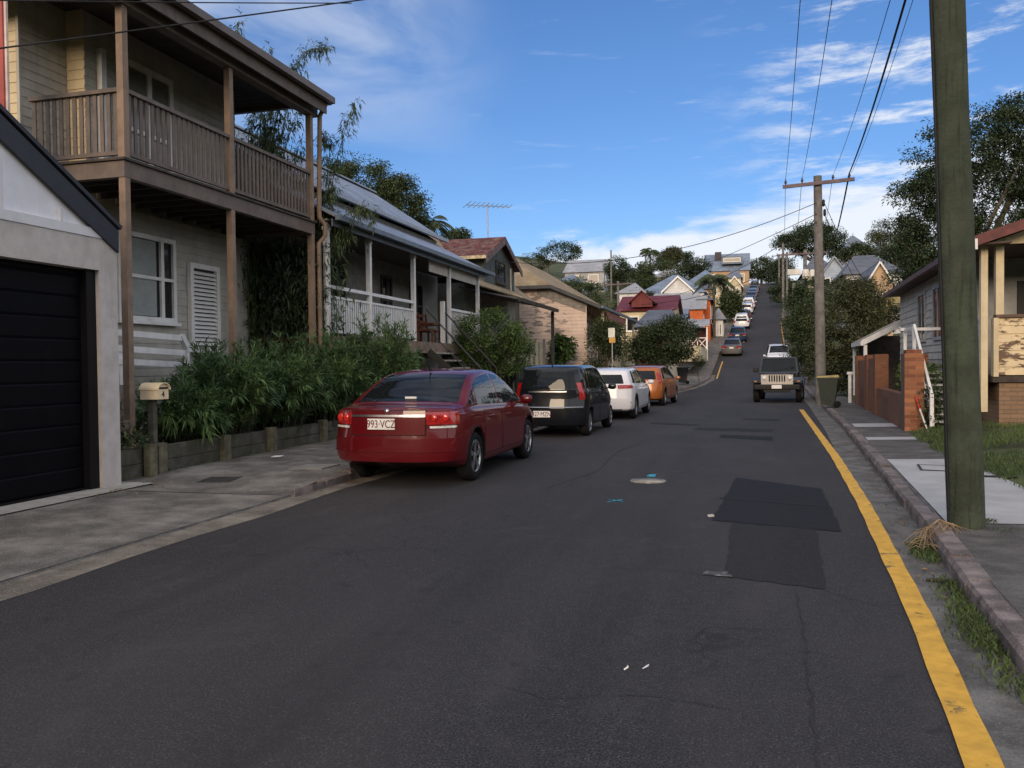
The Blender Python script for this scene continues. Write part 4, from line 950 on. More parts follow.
    # roof: eave forward of the posts, hips behind
    ex, ez = -8.34, 7.40; y0, y1 = 9.98, 16.3
    xr, zr = -13.0, 9.6; yc0, yc1 = 12.6, 13.8
    r = MB(); A = (ex, y0, ez); B = (ex, y1, ez); C_ = (-17.6, y1, ez); D = (-17.6, y0, ez); P, Q = (xr, yc0, zr), (xr, yc1, zr)
    for f in ((A, B, Q, P), (B, C_, Q), (C_, D, P, Q), (D, A, P)): r.slab(f, .04)
    r.build('roof', mat('dark_grey_iron_roof', (.10, .10, .11), .5, .1, 1, corr=('Y', .076)), rt)
    g = MB()
    for (a, b_) in (((ex+.05, y0, ez-.07), (ex+.05, y1+.05, ez-.07)), ((ex, y1+.05, ez-.07), (-17.6, y1+.05, ez-.07)), ((ex, y0-.05, ez-.07), (-17.6, y0-.05, ez-.07))): g.bar(a, b_, .11, .13)
    g.build('gutter', mat('brown_gutter_paint', (.13, .105, .09), .5, .1), rt)
    s_ = MB(); s_.box(-8.44, -8.40, y0+.03, y1-.02, 7.05, 7.33); s_.box(-8.80, -8.60, y0+.1, y1-.05, 6.98, 7.18); s_.build('fascia', M_TAN2, rt)
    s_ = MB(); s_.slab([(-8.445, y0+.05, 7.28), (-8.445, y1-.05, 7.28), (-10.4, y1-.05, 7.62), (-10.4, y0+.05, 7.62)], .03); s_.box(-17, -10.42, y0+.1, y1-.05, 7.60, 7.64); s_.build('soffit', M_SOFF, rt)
    dp = MB(); dp.tube([(-8.40, 16.24, 7.25), (-8.55, 16.24, 7.0), (-8.60, 16.24, 5.0), (-8.60, 16.26, 4.85), (-8.50, 16.30, 4.70), (-8.50, 16.30, 4.45), (-8.62, 16.25, 4.30), (-8.62, 16.25, .6)], .05, 10); dp.build('downpipe', M_TAN, rt)
house_one()

# --- blue-roofed cottage with white veranda
def house_two():
    rt = thing('cottage', 'grey weatherboard cottage with blue-grey iron roof and white front veranda', 'house', (-11, 22, .4))
    w = MB(); weatherboards(w, (-10.3, 16.8), (-10.3, 28.2), 2.2, 5.7, (1, 0), .17); weatherboards(w, (-16, 16.8), (-10.3, 16.8), 2.2, 5.9, (0, -1), .17)
    w.box(-16, -10.31, 16.82, 28.2, .4, 6.1); w.slab([(-16, 28.2, 6.1), (-10.31, 28.2, 6.1), (-13, 28.2, 8.0)], .1); w.build('wall', mat('grey_weatherboards', (.23, .228, .21), .75, .1, 3, .1, 40, streak=.3, boards=.17), rt)
    f = MB(); f.box(-10.28, -8.5, 16.5, 28.0, 2.2, 2.32); f.box(-8.56, -8.46, 16.5, 28.0, 2.0, 2.199); f.build('veranda_floor', mat('worn_deck_boards', (.20, .15, .11), .8, .2, 5), rt)
    for y in np.arange(16.8, 28, 1.9): MB().box(-8.75, -8.55, y-.1, y+.1, .3, 2.0).build('stump', M_DARKT, rt)
    for y in (16.55, 18.72, 21.62, 24.6, 27.6):
        p = MB(); p.box(-8.655, -8.545, y-.055, y+.055, 2.32, 4.86); p.box(-8.67, -8.53, y-.07, y+.07, 4.62, 4.70); p.build('post', M_WHT, rt)
    for (a, b_) in ((16.62, 18.66), (18.78, 21.56)):
        r = MB(); r.bar((-8.6, a, 3.40), (-8.6, b_, 3.40), .07, .075); r.bar((-8.6, a, 3.18), (-8.6, b_, 3.18), .06, .05); r.bar((-8.6, a, 2.42), (-8.6, b_, 2.42), .06, .06); slats(r, (-8.6, a), (-8.6, b_), 2.44, 3.16, .055, .055)
        r.build('balustrade', M_WHT, rt)
    r = MB(); r.bar((-8.6, 24.66, 3.40), (-8.6, 27.54, 3.40), .07, .075); r.bar((-8.6, 24.66, 2.42), (-8.6, 27.54, 2.42), .06, .06); slats(r, (-8.6, 24.66), (-8.6, 27.54), 2.44, 3.36, .03, .09); r.build('balustrade', M_WHT, rt)
    for (a, b_) in ((22.9, 24.5), (24.7, 27.5)):
        m = MB(); m.box(-8.63, -8.60, a, b_, 4.40, 4.76); m.build('roll_blind', mat('canvas_blind', (.50, .48, .43), .8, .06), rt)
    for (u0, u1, z0, z1) in ((17.6, 18.5, 2.9, 4.5), (19.8, 20.8, 2.36, 4.5), (23.2, 24.0, 2.9, 4.4), (25.5, 26.6, 2.9, 4.4)):
        frame_window(rt, 'E', u0, u1, z0, z1, -10.285, wm=mat('dark_window_trim', (.06, .055, .05), .6), mull=((u0+u1)/2,), trans=((z0+z1)/2,), name='window' if z0 > 2.5 else 'front_door', sill=z0 > 2.5)
    v = MB(); v.slab([(-8.25, 16.3, 4.90), (-8.25, 28.3, 4.90), (-10.45, 28.3, 6.05), (-10.45, 16.3, 6.05)], .05); v.build('veranda_roof', M_GALV, rt)
    r = MB(); r.slab([(-10.15, 16.4, 6.22), (-10.15, 28.8, 6.22), (-13.0, 28.8, 8.12), (-13.0, 16.4, 8.12)], .05); r.slab([(-16.3, 28.8, 5.6), (-16.3, 16.4, 5.6), (-13.0, 16.4, 8.12), (-13.0, 28.8, 8.12)], .05)
    r.build('roof', M_GALV, rt)
    t = MB(); t.bar((-13, 16.38, 8.14), (-13, 28.82, 8.14), .26, .05); t.bar((-10.1, 16.4, 6.18), (-10.1, 28.8, 6.18), .11, .11); t.build('ridge_cap', mat('grey_flashing', (.32, .35, .40), .45, .08, 2, metal=.2), rt)
    t = MB(); t.bar((-8.2, 16.3, 4.84), (-8.2, 28.3, 4.84), .11, .11); t.box(-8.40, -8.36, 16.4, 28.2, 4.68, 4.84); t.build('gutter', mat('slate_gutter', (.12, .15, .19), .5, .1), rt)
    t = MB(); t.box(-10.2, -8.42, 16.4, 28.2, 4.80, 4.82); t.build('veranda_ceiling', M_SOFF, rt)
    s_ = MB()
    for i in range(7): z = 2.2-(i+1)*.22; s_.box(-8.5+i*.26, -8.22+i*.26, 22.4, 23.9, z, z+.045)
    sp = s_.build('front_steps', mat('weathered_treads', (.27, .25, .21), .85, .2), rt)
    for y in (22.35, 23.95):
        h = MB(); h.tube([(-8.5, y, 3.25), (-6.9, y, 1.55)], .022, 6); h.tube([(-6.9, y, 1.55), (-6.9, y, .4)], .022, 6); h.tube([(-8.5, y, 2.75), (-6.9, y, 1.05)], .015, 6)
        h.bar((-8.45, y, 2.05), (-6.7, y, .55), .05, .2)
        h.build('stair_rail', mat('black_iron', (.02, .02, .02), .5), rt)
    n = MB(); n.box(-8.66, -8.54, 23.94, 24.06, 2.32, 3.6); n.build('newel_post', M_WHT, rt)
house_two()
def chair_on_veranda(loc, rz, lab):
    rt = thing('veranda_chair', lab, 'chair', loc, rz, 'chairs on the cottage veranda'); m = mat('red_brown_timber', (.16, .045, .022), .45, .15, 8)
    b = MB(); b.box(-.27, .27, -.25, .25, .40, .45); b.build('seat', m, rt, local=True)
    b = MB()
    for x in (-.27, .27): b.bar((x, -.25, .42), (x, -.33, 1.0), .05, .05)
    for z in (.60, .75, .95): b.bar((-.27, -.27-.08*(z-.42)/.58, z), (.27, -.27-.08*(z-.42)/.58, z), .03, .07)
    b.build('backrest', m, rt, local=True)
    for x in (-.25, .25):
        for y in (-.22, .22): MB().bar((x, y, 0), (x, y, .40), .05, .05).build('leg', m, rt, local=True)
        MB().bar((x, -.28, .63), (x, .28, .63), .06, .03).build('armrest', m, rt, local=True)
chair_on_veranda((-9.2, 24.2, 2.32), R(-80), 'red-brown timber armchair by the front steps of the cottage veranda')
chair_on_veranda((-9.5, 25.3, 2.32), R(-100), 'red-brown timber armchair farther along the cottage veranda, behind the newel post')

# --- tan-roofed house with the rusty gable
def house_three():
    rt = thing('house', 'tan iron roofed house with small rust-red front gable and dark veranda', 'house', (-11, 33, .4))
    w = MB(); w.box(-15, -9.6, 29.2, 37.2, .4, 4.7); w.build('wall', mat('drab_green_boards', (.22, .23, .20), .8, .1, 3, boards=.16), rt)
    r = MB(); r.slab([(-8.9, 28.9, 4.55), (-8.9, 37.6, 4.55), (-12.2, 37.6, 7.1), (-12.2, 28.9, 7.1)], .05); r.slab([(-15.5, 37.6, 4.55), (-15.5, 28.9, 4.55), (-12.2, 28.9, 7.1), (-12.2, 37.6, 7.1)], .05); r.build('roof', M_GOLD, rt)
    y0, yc, y1, za, ze = 30.4, 33.0, 35.6, 6.86, 5.85; g = MB()
    g.slab([(-9.3, y0+.3, 4.7), (-9.3, y1-.3, 4.7), (-9.3, y1-.3, ze), (-9.3, yc, za-.12), (-9.3, y0+.3, ze)], .1); g.box(-12, -9.41, y0+.3, y1-.3, 4.8, ze); ge = g.build('gable', mat('dark_green_gable', (.075, .085, .08), .8, .2), rt)
    for s_ in (-1, 1):
        q = [(-9.05, yc+s_*2.75, ze-.1), (-9.05, yc, za), (-13.2, yc, za), (-13.2, yc+s_*2.75, ze-.1)]
        rr = MB(); rr.slab(q[::s_], .05); rr.build('gable_roof', M_RUST, rt)
        b = MB(); b.hexa([(-9.07, yc+s_*2.75, ze-.32), (-9.03, yc+s_*2.75, ze-.32), (-9.03, yc, za-.25), (-9.07, yc, za-.25), (-9.07, yc+s_*2.75, ze-.08), (-9.03, yc+s_*2.75, ze-.08), (-9.03, yc, za-.0), (-9.07, yc, za-.0)]); b.build('barge_board', mat('flaking_purple_board', (.15, .11, .11), .8, .3, 6), rt)
    b = MB(); b.bar((-9.05, y0-.2, ze-.1), (-13, y0-.2, ze-.1), .07, .12); b.build('gable_fascia', mat('cream_fascia', (.5, .42, .28), .7, .2, 8), rt)
    frame_window(rt, 'E', 32.3, 33.7, 5.0, 5.9, -9.30, wm=M_DARKT)
    v = MB(); v.slab([(-7.4, 28.6, 4.02), (-7.4, 35.2, 4.02), (-9.6, 35.2, 4.5), (-9.6, 28.6, 4.5)], .05); v.build('veranda_roof', mat('dark_iron_sheet', (.07, .07, .075), .6, .15, 2, corr=('Y', .076)), rt)
    v = MB(); v.bar((-7.35, 28.6, 3.96), (-7.35, 35.2, 3.96), .1, .13); v.build('gutter', M_DARKT, rt)
    for y in (29.0, 35.0): MB().box(-7.6, -7.48, y-.06, y+.06, .4, 3.93).build('post', mat('dark_green_post', (.045, .05, .048), .7), rt)
    f = MB(); f.box(-9.6, -7.5, 28.8, 35.1, 1.5, 1.62); f.build('veranda_floor', M_DARKT, rt)
    p = MB(); p.tube([(-9.2, 34.3, 5.75), (-9.2, 34.3, 4.75), (-9.0, 34.3, 4.62), (-8.7, 34.4, 4.5)], .035, 8); p.build('downpipe', mat('cream_pipe', (.45, .40, .30), .6), rt)
house_three()
def tv_antenna():
    rt = thing('tv_antenna', 'rooftop television antenna standing above the rust-red gable', 'antenna', (-10.16, 34.2, 6.4)); m = mat('grey_aluminium', (.30, .31, .33), .4, metal=.6)
    b = MB(); b.tube([(-10.16, 34.2, 6.3), (-10.16, 34.2, 8.62)], .025, 6); b.build('mast', m, rt)
    d = Vector((.85, .53, 0)); n = Vector((-d.y, d.x, 0)); c = Vector((-10.16, 34.2, 8.45)); b = MB(); b.bar(c-d*.95, c+d*1.0, .03, .03); b.build('boom', m, rt)
    b = MB()
    for i in range(10): t = -.9+i*.21; l = .75-.04*i; b.tube([c+d*t-n*l+Vector((0, 0, .02)), c+d*t+n*l+Vector((0, 0, .02))], .011, 5)
    b.build('element', m, rt)
tv_antenna()
# --- beige house with the flaking end wall
def house_four():
    rt = thing('house', 'beige weatherboard house with flaking paint on its broad blank end wall', 'house', (-9, 45, .4)); Y = 39.0
    m = mat('flaking_beige_boards', (.64, .50, .41), .8, .06, 3, .1, 30, peel=dict(col=(.17, .145, .125), scale=1.5, big=.55, lo=.635, amt=.85))
    w = MB(); weatherboards(w, (-10.9, Y), (-6.75, Y), 1.0, 5.45, (0, -1), .17, .018, cut=lambda z: (0, 1 if z < 4.5 else 1-(z-4.5)/.95*.45)); 
    w.slab([(-10.9, Y+.05, .4), (-6.75, Y+.05, .4), (-6.75, Y+.05, 4.5), (-8.6, Y+.05, 5.45), (-10.9, Y+.05, 5.45)], -.0 or .02); w.box(-15, -7.4, Y+.08, 56, .4, 4.7); w.build('wall', m, rt)
    s_ = MB(); s_.slab([(-9.15, Y-.022, 5.44), (-8.6, Y-.022, 5.44), (-6.80, Y-.022, 4.52), (-6.80, Y-.022, 4.10), (-9.15, Y-.022, 5.0)], .015); s_.build('eave_shade', mat('eave_shade_grey', (.24, .22, .20), .85, .15, 4, boards=.17), rt)  # eave shadow on the end wall, laid on as a darker grey sheet
    e = 5.42; r = MB(); A, B, C_, D = (-15.5, Y-.4, e), (-8.4, Y-.4, e), (-8.4, 56.4, e), (-15.5, 56.4, e); P, Q = (-11.6, 42.3, 7.55), (-11.6, 52.6, 7.55)
    r.slab((A, B, P), .05); r.slab((C_, D, Q), .05); r.slab((D, A, P, Q), .05); r.slab((B, (-6.0, Y-.4, 4.38), (-6.0, 56.4, 4.38), C_), .05); r.slab((B, C_, Q, P), .05); r.build('roof', M_GOLD, rt)
    t = MB(); t.bar((-15.5, Y-.42, e-.08), (-8.4, Y-.42, e-.08), .08, .16); t.bar((-8.4, Y-.42, e-.08), (-6.0, Y-.42, 4.30), .08, .16); t.build('fascia', mat('charcoal_fascia', (.045, .045, .05), .6), rt)
    t = MB(); t.bar((-5.95, Y-.4, 4.32), (-5.95, 56.4, 4.32), .11, .12); t.build('gutter', mat('slate_blue_gutter', (.14, .17, .21), .5), rt)
    p = MB(); p.slab([(-6.0, 40.2, 4.2), (-6.0, 47, 4.2), (-6.02, 47, 3.75), (-6.02, 40.2, 3.75)], .03); p.build('valance', mat('faded_red_sheet', (.28, .10, .075), .7, .3, 5), rt)
    for y in (40.0, 44.2, 48.4, 52.5): MB().box(-6.2, -6.08, y-.06, y+.06, .4, 4.28).build('post', M_CREAMB, rt)
    b = MB(); b.bar((-6.14, 40.1, 2.7), (-6.14, 52.4, 2.7), .06, .08); b.bar((-6.14, 40.1, 1.75), (-6.14, 52.4, 1.75), .06, .08); b.box(-7.4, -6.1, 39.3, 53, 1.55, 1.68); b.build('veranda_rail', M_CREAMB, rt)
    frame_window(rt, 'E', 42, 43.4, 2.4, 4.0, -7.4); frame_window(rt, 'E', 46, 47, 1.75, 3.9, -7.4, name='front_door', sill=False)
house_four()

# --- grey weatherboard house on the right with the flaking cream porch
def house_right():
    rt = thing('house', 'grey weatherboard house with red iron roof and flaking cream porch wall', 'house', (6.5, 24, .4))
    sx = lambda y: 4.78+.05*(y-18); m = mat('pale_grey_boards', (.45, .435, .39), .75, .08, 3, .1, 40, streak=.3)
    w = MB(); weatherboards(w, (sx(20.6), 20.6), (sx(30.3), 30.3), .9, 3.9, (-1, .05), .19, .022); weatherboards(w, (sx(18.2)+.02, 18.2), (sx(20.6), 20.6), .9, 2.5, (-1, .05), .19, .022)
    w.box(5.5, 14, 20.7, 30.3, .3, 3.9); w.hexa([(sx(20.6)+.015, 20.62, .3), (5.5, 20.62, .3), (5.5, 30.3, .3), (sx(30.3)+.015, 30.3, .3), (sx(20.6)+.015, 20.62, 3.88), (5.5, 20.62, 3.88), (5.5, 30.3, 3.88), (sx(30.3)+.015, 30.3, 3.88)]); w.build('wall', m, rt)
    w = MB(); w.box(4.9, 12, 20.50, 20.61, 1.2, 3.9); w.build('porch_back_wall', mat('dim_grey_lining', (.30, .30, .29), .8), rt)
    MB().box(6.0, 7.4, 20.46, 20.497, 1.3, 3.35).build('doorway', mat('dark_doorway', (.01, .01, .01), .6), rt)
    # porch front, facing down the street
    pm = mat('flaking_cream_boards', (.66, .53, .33), .7, .05, 3, .1, 30, peel=dict(col=(.10, .055, .035), scale=2.3, big=.9, lo=.62, amt=.95))
    b = MB(); weatherboards(b, (4.95, 18.02), (12, 18.02), 1.33, 2.44, (0, -1), .16, .016); b.box(4.95, 12, 18.03, 18.12, 1.33, 2.44); b.build('porch_balustrade', pm, rt)
    b = MB(); b.box(4.90, 12, 17.96, 18.16, 2.442, 2.50); b.build('porch_rail', mat('brown_cap_rail', (.12, .075, .05), .7), rt)
    MB().box(4.86, 4.948, 17.97, 18.15, 1.3, 2.44).build('end_stile', M_CREAMB, rt)
    MB().box(4.62, 4.74, 17.90, 18.02, .62, 3.86).build('post', M_CREAMB, rt); MB().box(4.90, 5.04, 17.98, 18.12, 2.502, 3.9).build('post', M_CREAMB, rt); MB().box(8.6, 8.74, 17.98, 18.12, 2.502, 3.9).build('post', M_CREAMB, rt)
    f = MB(); f.box(4.85, 12, 18.0, 20.5, 1.19, 1.31); f.build('porch_floor', M_DARKT, rt)
    f = MB(); f.box(4.98, 12, 18.06, 18.25, .1, 1.185); f.box(4.98, 5.2, 18.25, 20.5, .1, 1.185); f.build('brick_base', mat('brown_brick', (.25, .16, .10), .9, .15, 4, bricks=dict(a=(.27, .17, .10), b=(.20, .125, .08), m=(.16, .12, .09), rot=(PI/2, 0, 0))), rt)
    # gable roof, ridge along the street
    ov = .38; ze = 3.93; pt = .335; L = lambda y: sx(y)-ov; XR = 9.0; zr = ze+(XR-4.4)*pt
    r = MB(); r.slab([(L(17.5), 17.5, ze), (XR, 17.5, zr), (XR, 30.9, zr), (L(30.9), 30.9, ze)], .05); r.slab([(XR, 17.5, zr), (13.8, 17.5, ze), (13.8, 30.9, ze), (XR, 30.9, zr)], .05)
    r.build('roof', mat('dull_red_iron_roof', (.11, .034, .030), .55, .15, 2, corr=('Y', .076), tint=(.10, .04, .035), tintscale=.8, tintamt=.6), rt)
    g = MB(); g.slab([(4.7, 18.0, 3.86), (12.9, 18.0, 3.86), (XR, 18.0, zr-.1)], .05); g.build('gable', M_CREAMB, rt)
    b = MB(); e = Vector((L(17.5)-.02, 17.46, ze-.17)); t = Vector((XR, 17.46, zr-.17)); b.hexa([e, t, t+Vector((0, .05, 0)), e+Vector((0, .05, 0)), e+Vector((0, 0, .2)), t+Vector((0, 0, .2)), t+Vector((0, .05, .2)), e+Vector((0, .05, .2))]); b.build('barge_board', mat('old_red_board', (.12, .036, .032), .65, .2, 4, peel=dict(col=(.4, .36, .33), scale=4, big=2, lo=.74, amt=.7)), rt)
    b = MB(); b.bar((L(17.5)-.05, 17.5, ze-.07), (L(31)-.05, 30.95, ze-.07), .11, .12); b.build('gutter', mat('brown_red_gutter', (.10, .05, .045), .6), rt)
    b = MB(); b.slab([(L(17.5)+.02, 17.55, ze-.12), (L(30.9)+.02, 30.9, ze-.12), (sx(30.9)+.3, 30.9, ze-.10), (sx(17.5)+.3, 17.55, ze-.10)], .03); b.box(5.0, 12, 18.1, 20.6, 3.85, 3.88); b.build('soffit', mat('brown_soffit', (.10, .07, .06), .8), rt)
    MB().box(L(17.5)-.06, L(17.5)+.06, 17.40, 17.52, ze-.22, ze-.02).build('gutter_end', M_WHT, rt)
    # windows on the street side
    for (y0, y1) in ((22.6, 23.9), (25.1, 26.4)):
        fr = MB(); gl = MB(); zc0, zc1 = 2.15, 3.55
        def q(mb, a, b_, c0, c1, d0, d1): mb.hexa([(sx(a)-d1, a, c0), (sx(a)-d0, a, c0), (sx(b_)-d0, b_, c0), (sx(b_)-d1, b_, c0), (sx(a)-d1, a, c1), (sx(a)-d0, a, c1), (sx(b_)-d0, b_, c1), (sx(b_)-d1, b_, c1)])
        q(fr, y0, y0+.08, zc0, zc1, 0, .06); q(fr, y1-.08, y1, zc0, zc1, 0, .06); q(fr, y0+.08, y1-.08, zc1-.08, zc1, 0, .06); q(fr, y0+.08, y1-.08, zc0, zc0+.08, 0, .06); q(fr, (y0+y1)/2-.03, (y0+y1)/2+.03, zc0+.08, zc1-.08, 0, .05)
        wo = fr.build('window', mat('grey_trim', (.36, .36, .37), .6), rt); q(gl, y0+.05, y1-.05, zc0+.05, zc1-.05, .0, .03); gl.build('pane', M_GLASS, wo)
    # side steps with white handrail
    s_ = MB()
    for i in range(7): s_.box(3.98, sx(19)-.04, 18.75+i*.26, 19.05+i*.26, .34+i*.145, .385+i*.145)
    s_.box(3.98, sx(21)-.04, 20.57, 22.2, 1.32, 1.37); s_.build('side_steps', mat('grey_step_boards', (.40, .40, .39), .8, .12), rt)
    h = MB(); h.bar((3.90, 18.62, .92), (3.95, 20.6, 2.42), .05, .09); h.bar((3.90, 18.62, .25), (3.90, 18.62, .95), .07, .07); h.bar((3.95, 20.6, 1.3), (3.95, 20.6, 2.42), .07, .07); h.bar((3.95, 20.6, 2.38), (4.05, 22.2, 2.38), .05, .07); h.bar((4.05, 22.2, 1.3), (4.05, 22.2, 2.4), .07, .07); h.bar((3.95, 20.6, 1.85), (4.05, 22.2, 1.85), .03, .05)
    h.bar((3.92, 18.7, .55), (3.95, 20.6, 1.95), .03, .06); h.bar((3.95, 18.7, .32), (3.98, 20.6, 1.32), .05, .2); h.bar((3.95, 22.2, 2.40), (sx(22)-.02, 22.2, 2.40), .05, .07); h.build('handrail', M_WHT, rt)
house_right()
def porch_right():
    rt = thing('porch', 'small white porch with sloping tan roof behind the brick fence', 'porch', (5, 33, .3)); y0, y1 = 31.0, 35.0
    a, b_ = Vector((4.27, y0, 2.36)), Vector((5.78, y0, 3.14)); d = Vector((.2, y1-y0, 0))
    r = MB(); r.slab([a, b_, b_+d, a+d], .05); r.build('roof', mat('tan_roof_sheet', (.30, .26, .19), .7, .15, 2, corr=('Y', .076)), rt)
    f = MB(); z = Vector((0, 0, .2)); o = Vector((0, -.05, 0)); f.hexa([a-z+o, b_-z+o, b_-z-o*.3, a-z-o*.3, a+o, b_+o, b_-o*.3, a-o*.3]); f.bar(a-z*.5, a+d-z*.5, .05, .15); f.build('fascia', M_WHT, rt)
    for (x, y, zt) in ((4.40, y0+.05, 2.20), (5.66, y0+.05, 2.86), (4.55, y1-.1, 2.2)): MB().box(x-.055, x+.055, y-.055, y+.055, .3, zt).build('post', M_WHT, rt)
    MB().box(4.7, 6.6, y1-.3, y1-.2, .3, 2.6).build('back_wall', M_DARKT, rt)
porch_right()
# ------------------------------------------------------------------ street furniture and small things
M_SLEEP = mat('grey_sleeper_timber', (.085, .078, .062), .9, .25, 4, .6, 25, streak=.4, tint=(.05, .055, .03), tintscale=1.2, tintamt=.7)
M_SPOST = mat('mossy_post_timber', (.13, .12, .075), .9, .25, 6, .5, 25, streak=.4)
M_POLEW = mat('weathered_pole_timber', (.155, .145, .135), .9, .18, 4, .5, 30, streak=.5)
def sleeper_wall():
    rt = thing('retaining_wall', 'low grey timber sleeper retaining wall under the oleander hedge', 'retaining wall', (-8.0, 13, .15)); r = random.Random(5)
    y = 9.15
    for (a, b_) in ((9.15, 10.05), (10.2, 11.6), (11.75, 13.0), (13.15, 14.9), (15.05, 16.6), (16.7, 19.0)):
        for k in range(2):
            m = MB(); j = r.uniform(-.012, .012); z0 = .12+k*.205
            m.hexa([(-8.07+j, a, z0), (-7.95+j, a, z0), (-7.95-j, b_, z0), (-8.07-j, b_, z0), (-8.07+j, a, z0+.195), (-7.95+j, a, z0+.195), (-7.95-j, b_, z0+.195+j*.5), (-8.07-j, b_, z0+.195+j*.5)])
            m.build('sleeper', M_SLEEP, rt)
    for y in (10.12, 11.68, 13.07, 14.98, 16.65): 
        m = MB(); m.box(-7.99, -7.87, y-.09, y+.09, .1, .56+r.uniform(-.03, .05)); m.build('post', M_SPOST, rt)
sleeper_wall()
def mailbox():
    rt = thing('mailbox', 'cream mailbox with rounded top on a weathered post by the sleeper wall', 'mailbox', (-7.80, 10.0, .15)); m = mat('cream_mailbox_paint', (.80, .64, .42), .45, .05, 6)
    b = MB(); x0, x1, y0, y1 = -8.02, -7.74, 9.85, 10.09; n = 10; pts = [(y0, 1.20), (y1, 1.20), (y1+.0, 1.33)]+[(((y0+y1)/2)+(y1-y0)/2*math.cos(PI*k/n), 1.33+.085*math.sin(PI*k/n)) for k in range(1, n)]+[(y0, 1.33)]
    A = [(x0, y, z) for y, z in pts]; B = [(x1, y, z) for y, z in pts]; k = len(A)
    b.add(A+B, [tuple(range(k-1, -1, -1)), tuple(range(k, 2*k))]+[(i, (i+1) % k, k+(i+1) % k, k+i) for i in range(k)]); b.build('box', m, rt)
    h = MB(); pts = [((y0+y1)/2+((y1-y0)/2+.015)*math.cos(PI*q/n), 1.335+.10*math.sin(PI*q/n)) for q in range(0, n+1)]; pin = [((y0+y1)/2+((y1-y0)/2+.002)*math.cos(PI*q/n), 1.335+.088*math.sin(PI*q/n)) for q in range(0, n+1)]
    for q in range(n): h.hexa([(x0-.01, *pin[q]), (x1+.03, *pin[q]), (x1+.03, *pin[q+1]), (x0-.01, *pin[q+1]), (x0-.01, *pts[q]), (x1+.03, *pts[q]), (x1+.03, *pts[q+1]), (x0-.01, *pts[q+1])])
    h.build('hood', m, rt)
    MB().box(x1, x1+.006, 9.87, 10.07, 1.345, 1.37).build('slot', M_BLKP, rt)
    letter('house_number', '4', .12, Matrix.Translation((x1-rt.location.x+.004, 9.97-rt.location.y, 1.265-rt.location.z)) @ Matrix.Rotation(PI/2, 4, 'Z') @ Matrix.Rotation(PI/2, 4, 'X'), M_BLKP, rt)
    p = MB(); p.box(-7.97, -7.88, 9.94, 10.02, .12, 1.198); p.build('post', M_SLEEP, rt)
    p = MB(); p.box(-7.90, -7.79, 9.75, 9.89, .12, .58); p.build('block_post', M_SPOST, rt)
mailbox()
def garden_pot():
    rt = thing('garden_pot', 'old stone urn standing behind the mailbox', 'pot', (-8.45, 9.85, .5)); c = (-8.45, 9.85, 0)
    b = MB(); b.lathe([(.001, .52), (.14, .52), (.15, .56), (.10, .62), (.17, .72), (.21, .86), (.19, .90), (.001, .88)], c, 'Z', 16); b.build('bowl', mat('mossy_stone', (.15, .125, .09), .95, .35, 8, .6, 30), rt)
    b = MB(); b.lathe([(.001, .87), (.11, .88), (.13, 1.0), (.09, 1.1), (.12, 1.18), (.10, 1.28), (.001, 1.33)], c, 'Z', 14); b.build('finial', mat('mossy_stone', (.15, .125, .09)), rt)
garden_pot()
def path_z(x, y):
    zl = .15-.035*max(0, 1-(y-9.25)); zr = .118-.098*max(0, 1-(y-9.25)/1.25); a, b_ = lpath(y)-.06, kl(y)-.14
    return zl+(zr-zl)*(x-a)/(b_-a)
def cover(name, lab, cat, pts, z, m, fm=None):
    """flat access cover: frame and lid"""
    cx = sum(p[0] for p in pts)/4; cy = sum(p[1] for p in pts)/4; rt = thing(name, lab, cat, (cx, cy, z))
    pz_ = (lambda x, y: z+.006) if cx > 0 or cy > 10.5 else (lambda x, y: path_z(x, y)+.007)
    o = [Vector((x, y, pz_(x, y))) for x, y in pts]; i_ = [o_.lerp(Vector((cx, cy, pz_(cx, cy))), .14) for o_ in o]
    f = MB()
    for k in range(4): f.slab([o[k], o[(k+1) % 4], i_[(k+1) % 4], i_[k]], .02)
    f.build('frame', fm or m, rt); l = MB(); l.slab([q+Vector((0, 0, -.002)) for q in i_], .02); l.build('lid', m, rt)
M_IRON = mat('cast_iron', (.035, .033, .032), .7, .2, 20, .6, 40)
cover('drain_cover', 'dark cast iron cover in the left footpath beside the mailbox', 'cover', [(-6.98, 9.62), (-6.56, 9.75), (-6.60, 10.12), (-7.02, 10.0)], .148, M_IRON)
cover('access_cover', 'pale concrete cover in the left footpath behind the red sedan', 'cover', [(-6.35, 10.9), (-5.85, 11.0), (-5.85, 11.6), (-6.35, 11.5)], .134, mat('worn_concrete_lid', (.22, .21, .19), .9, .1, 4, .4))
cover('water_meter_cover', 'square steel framed cover in the pale slab of the right footpath', 'cover', [(2.42, 12.2), (2.82, 12.1), (2.90, 12.75), (2.5, 12.85)], .150, M_CONCL, M_IRON)
MB().add([(2.98, 11.55, .166), (3.4, 11.5, .170), (3.4, 11.62, .170), (2.98, 11.68, .166)], [(0, 1, 2, 3)]).build('footpath_joint', M_IRON)['kind'] = 'structure'
MB().add([(3.0, 8.2, .166), (3.3, 8.2, .170), (3.3, 8.5, .170), (3.0, 8.5, .166)], [(0, 1, 2, 3)]).build('footpath_joint', M_IRON)['kind'] = 'structure'
rt = thing('manhole_cover', 'round pale manhole cover in the middle of the road', 'manhole cover', (-1.16, 11.55, 0))
b = MB(); b.lathe([(.001, .008), (.19, .008), (.19, -.02)], (-1.16, 11.55, 0), 'Z', 28); b.build('lid', mat('dusty_lid', (.30, .28, .24), .85, .2, 10, .4), rt)
b = MB(); b.lathe([(.195, .010), (.245, .009), (.25, -.02)], (-1.16, 11.55, 0), 'Z', 28); b.build('frame', mat('pale_cement_ring', (.24, .22, .19), .9, .25, 8, .4), rt)
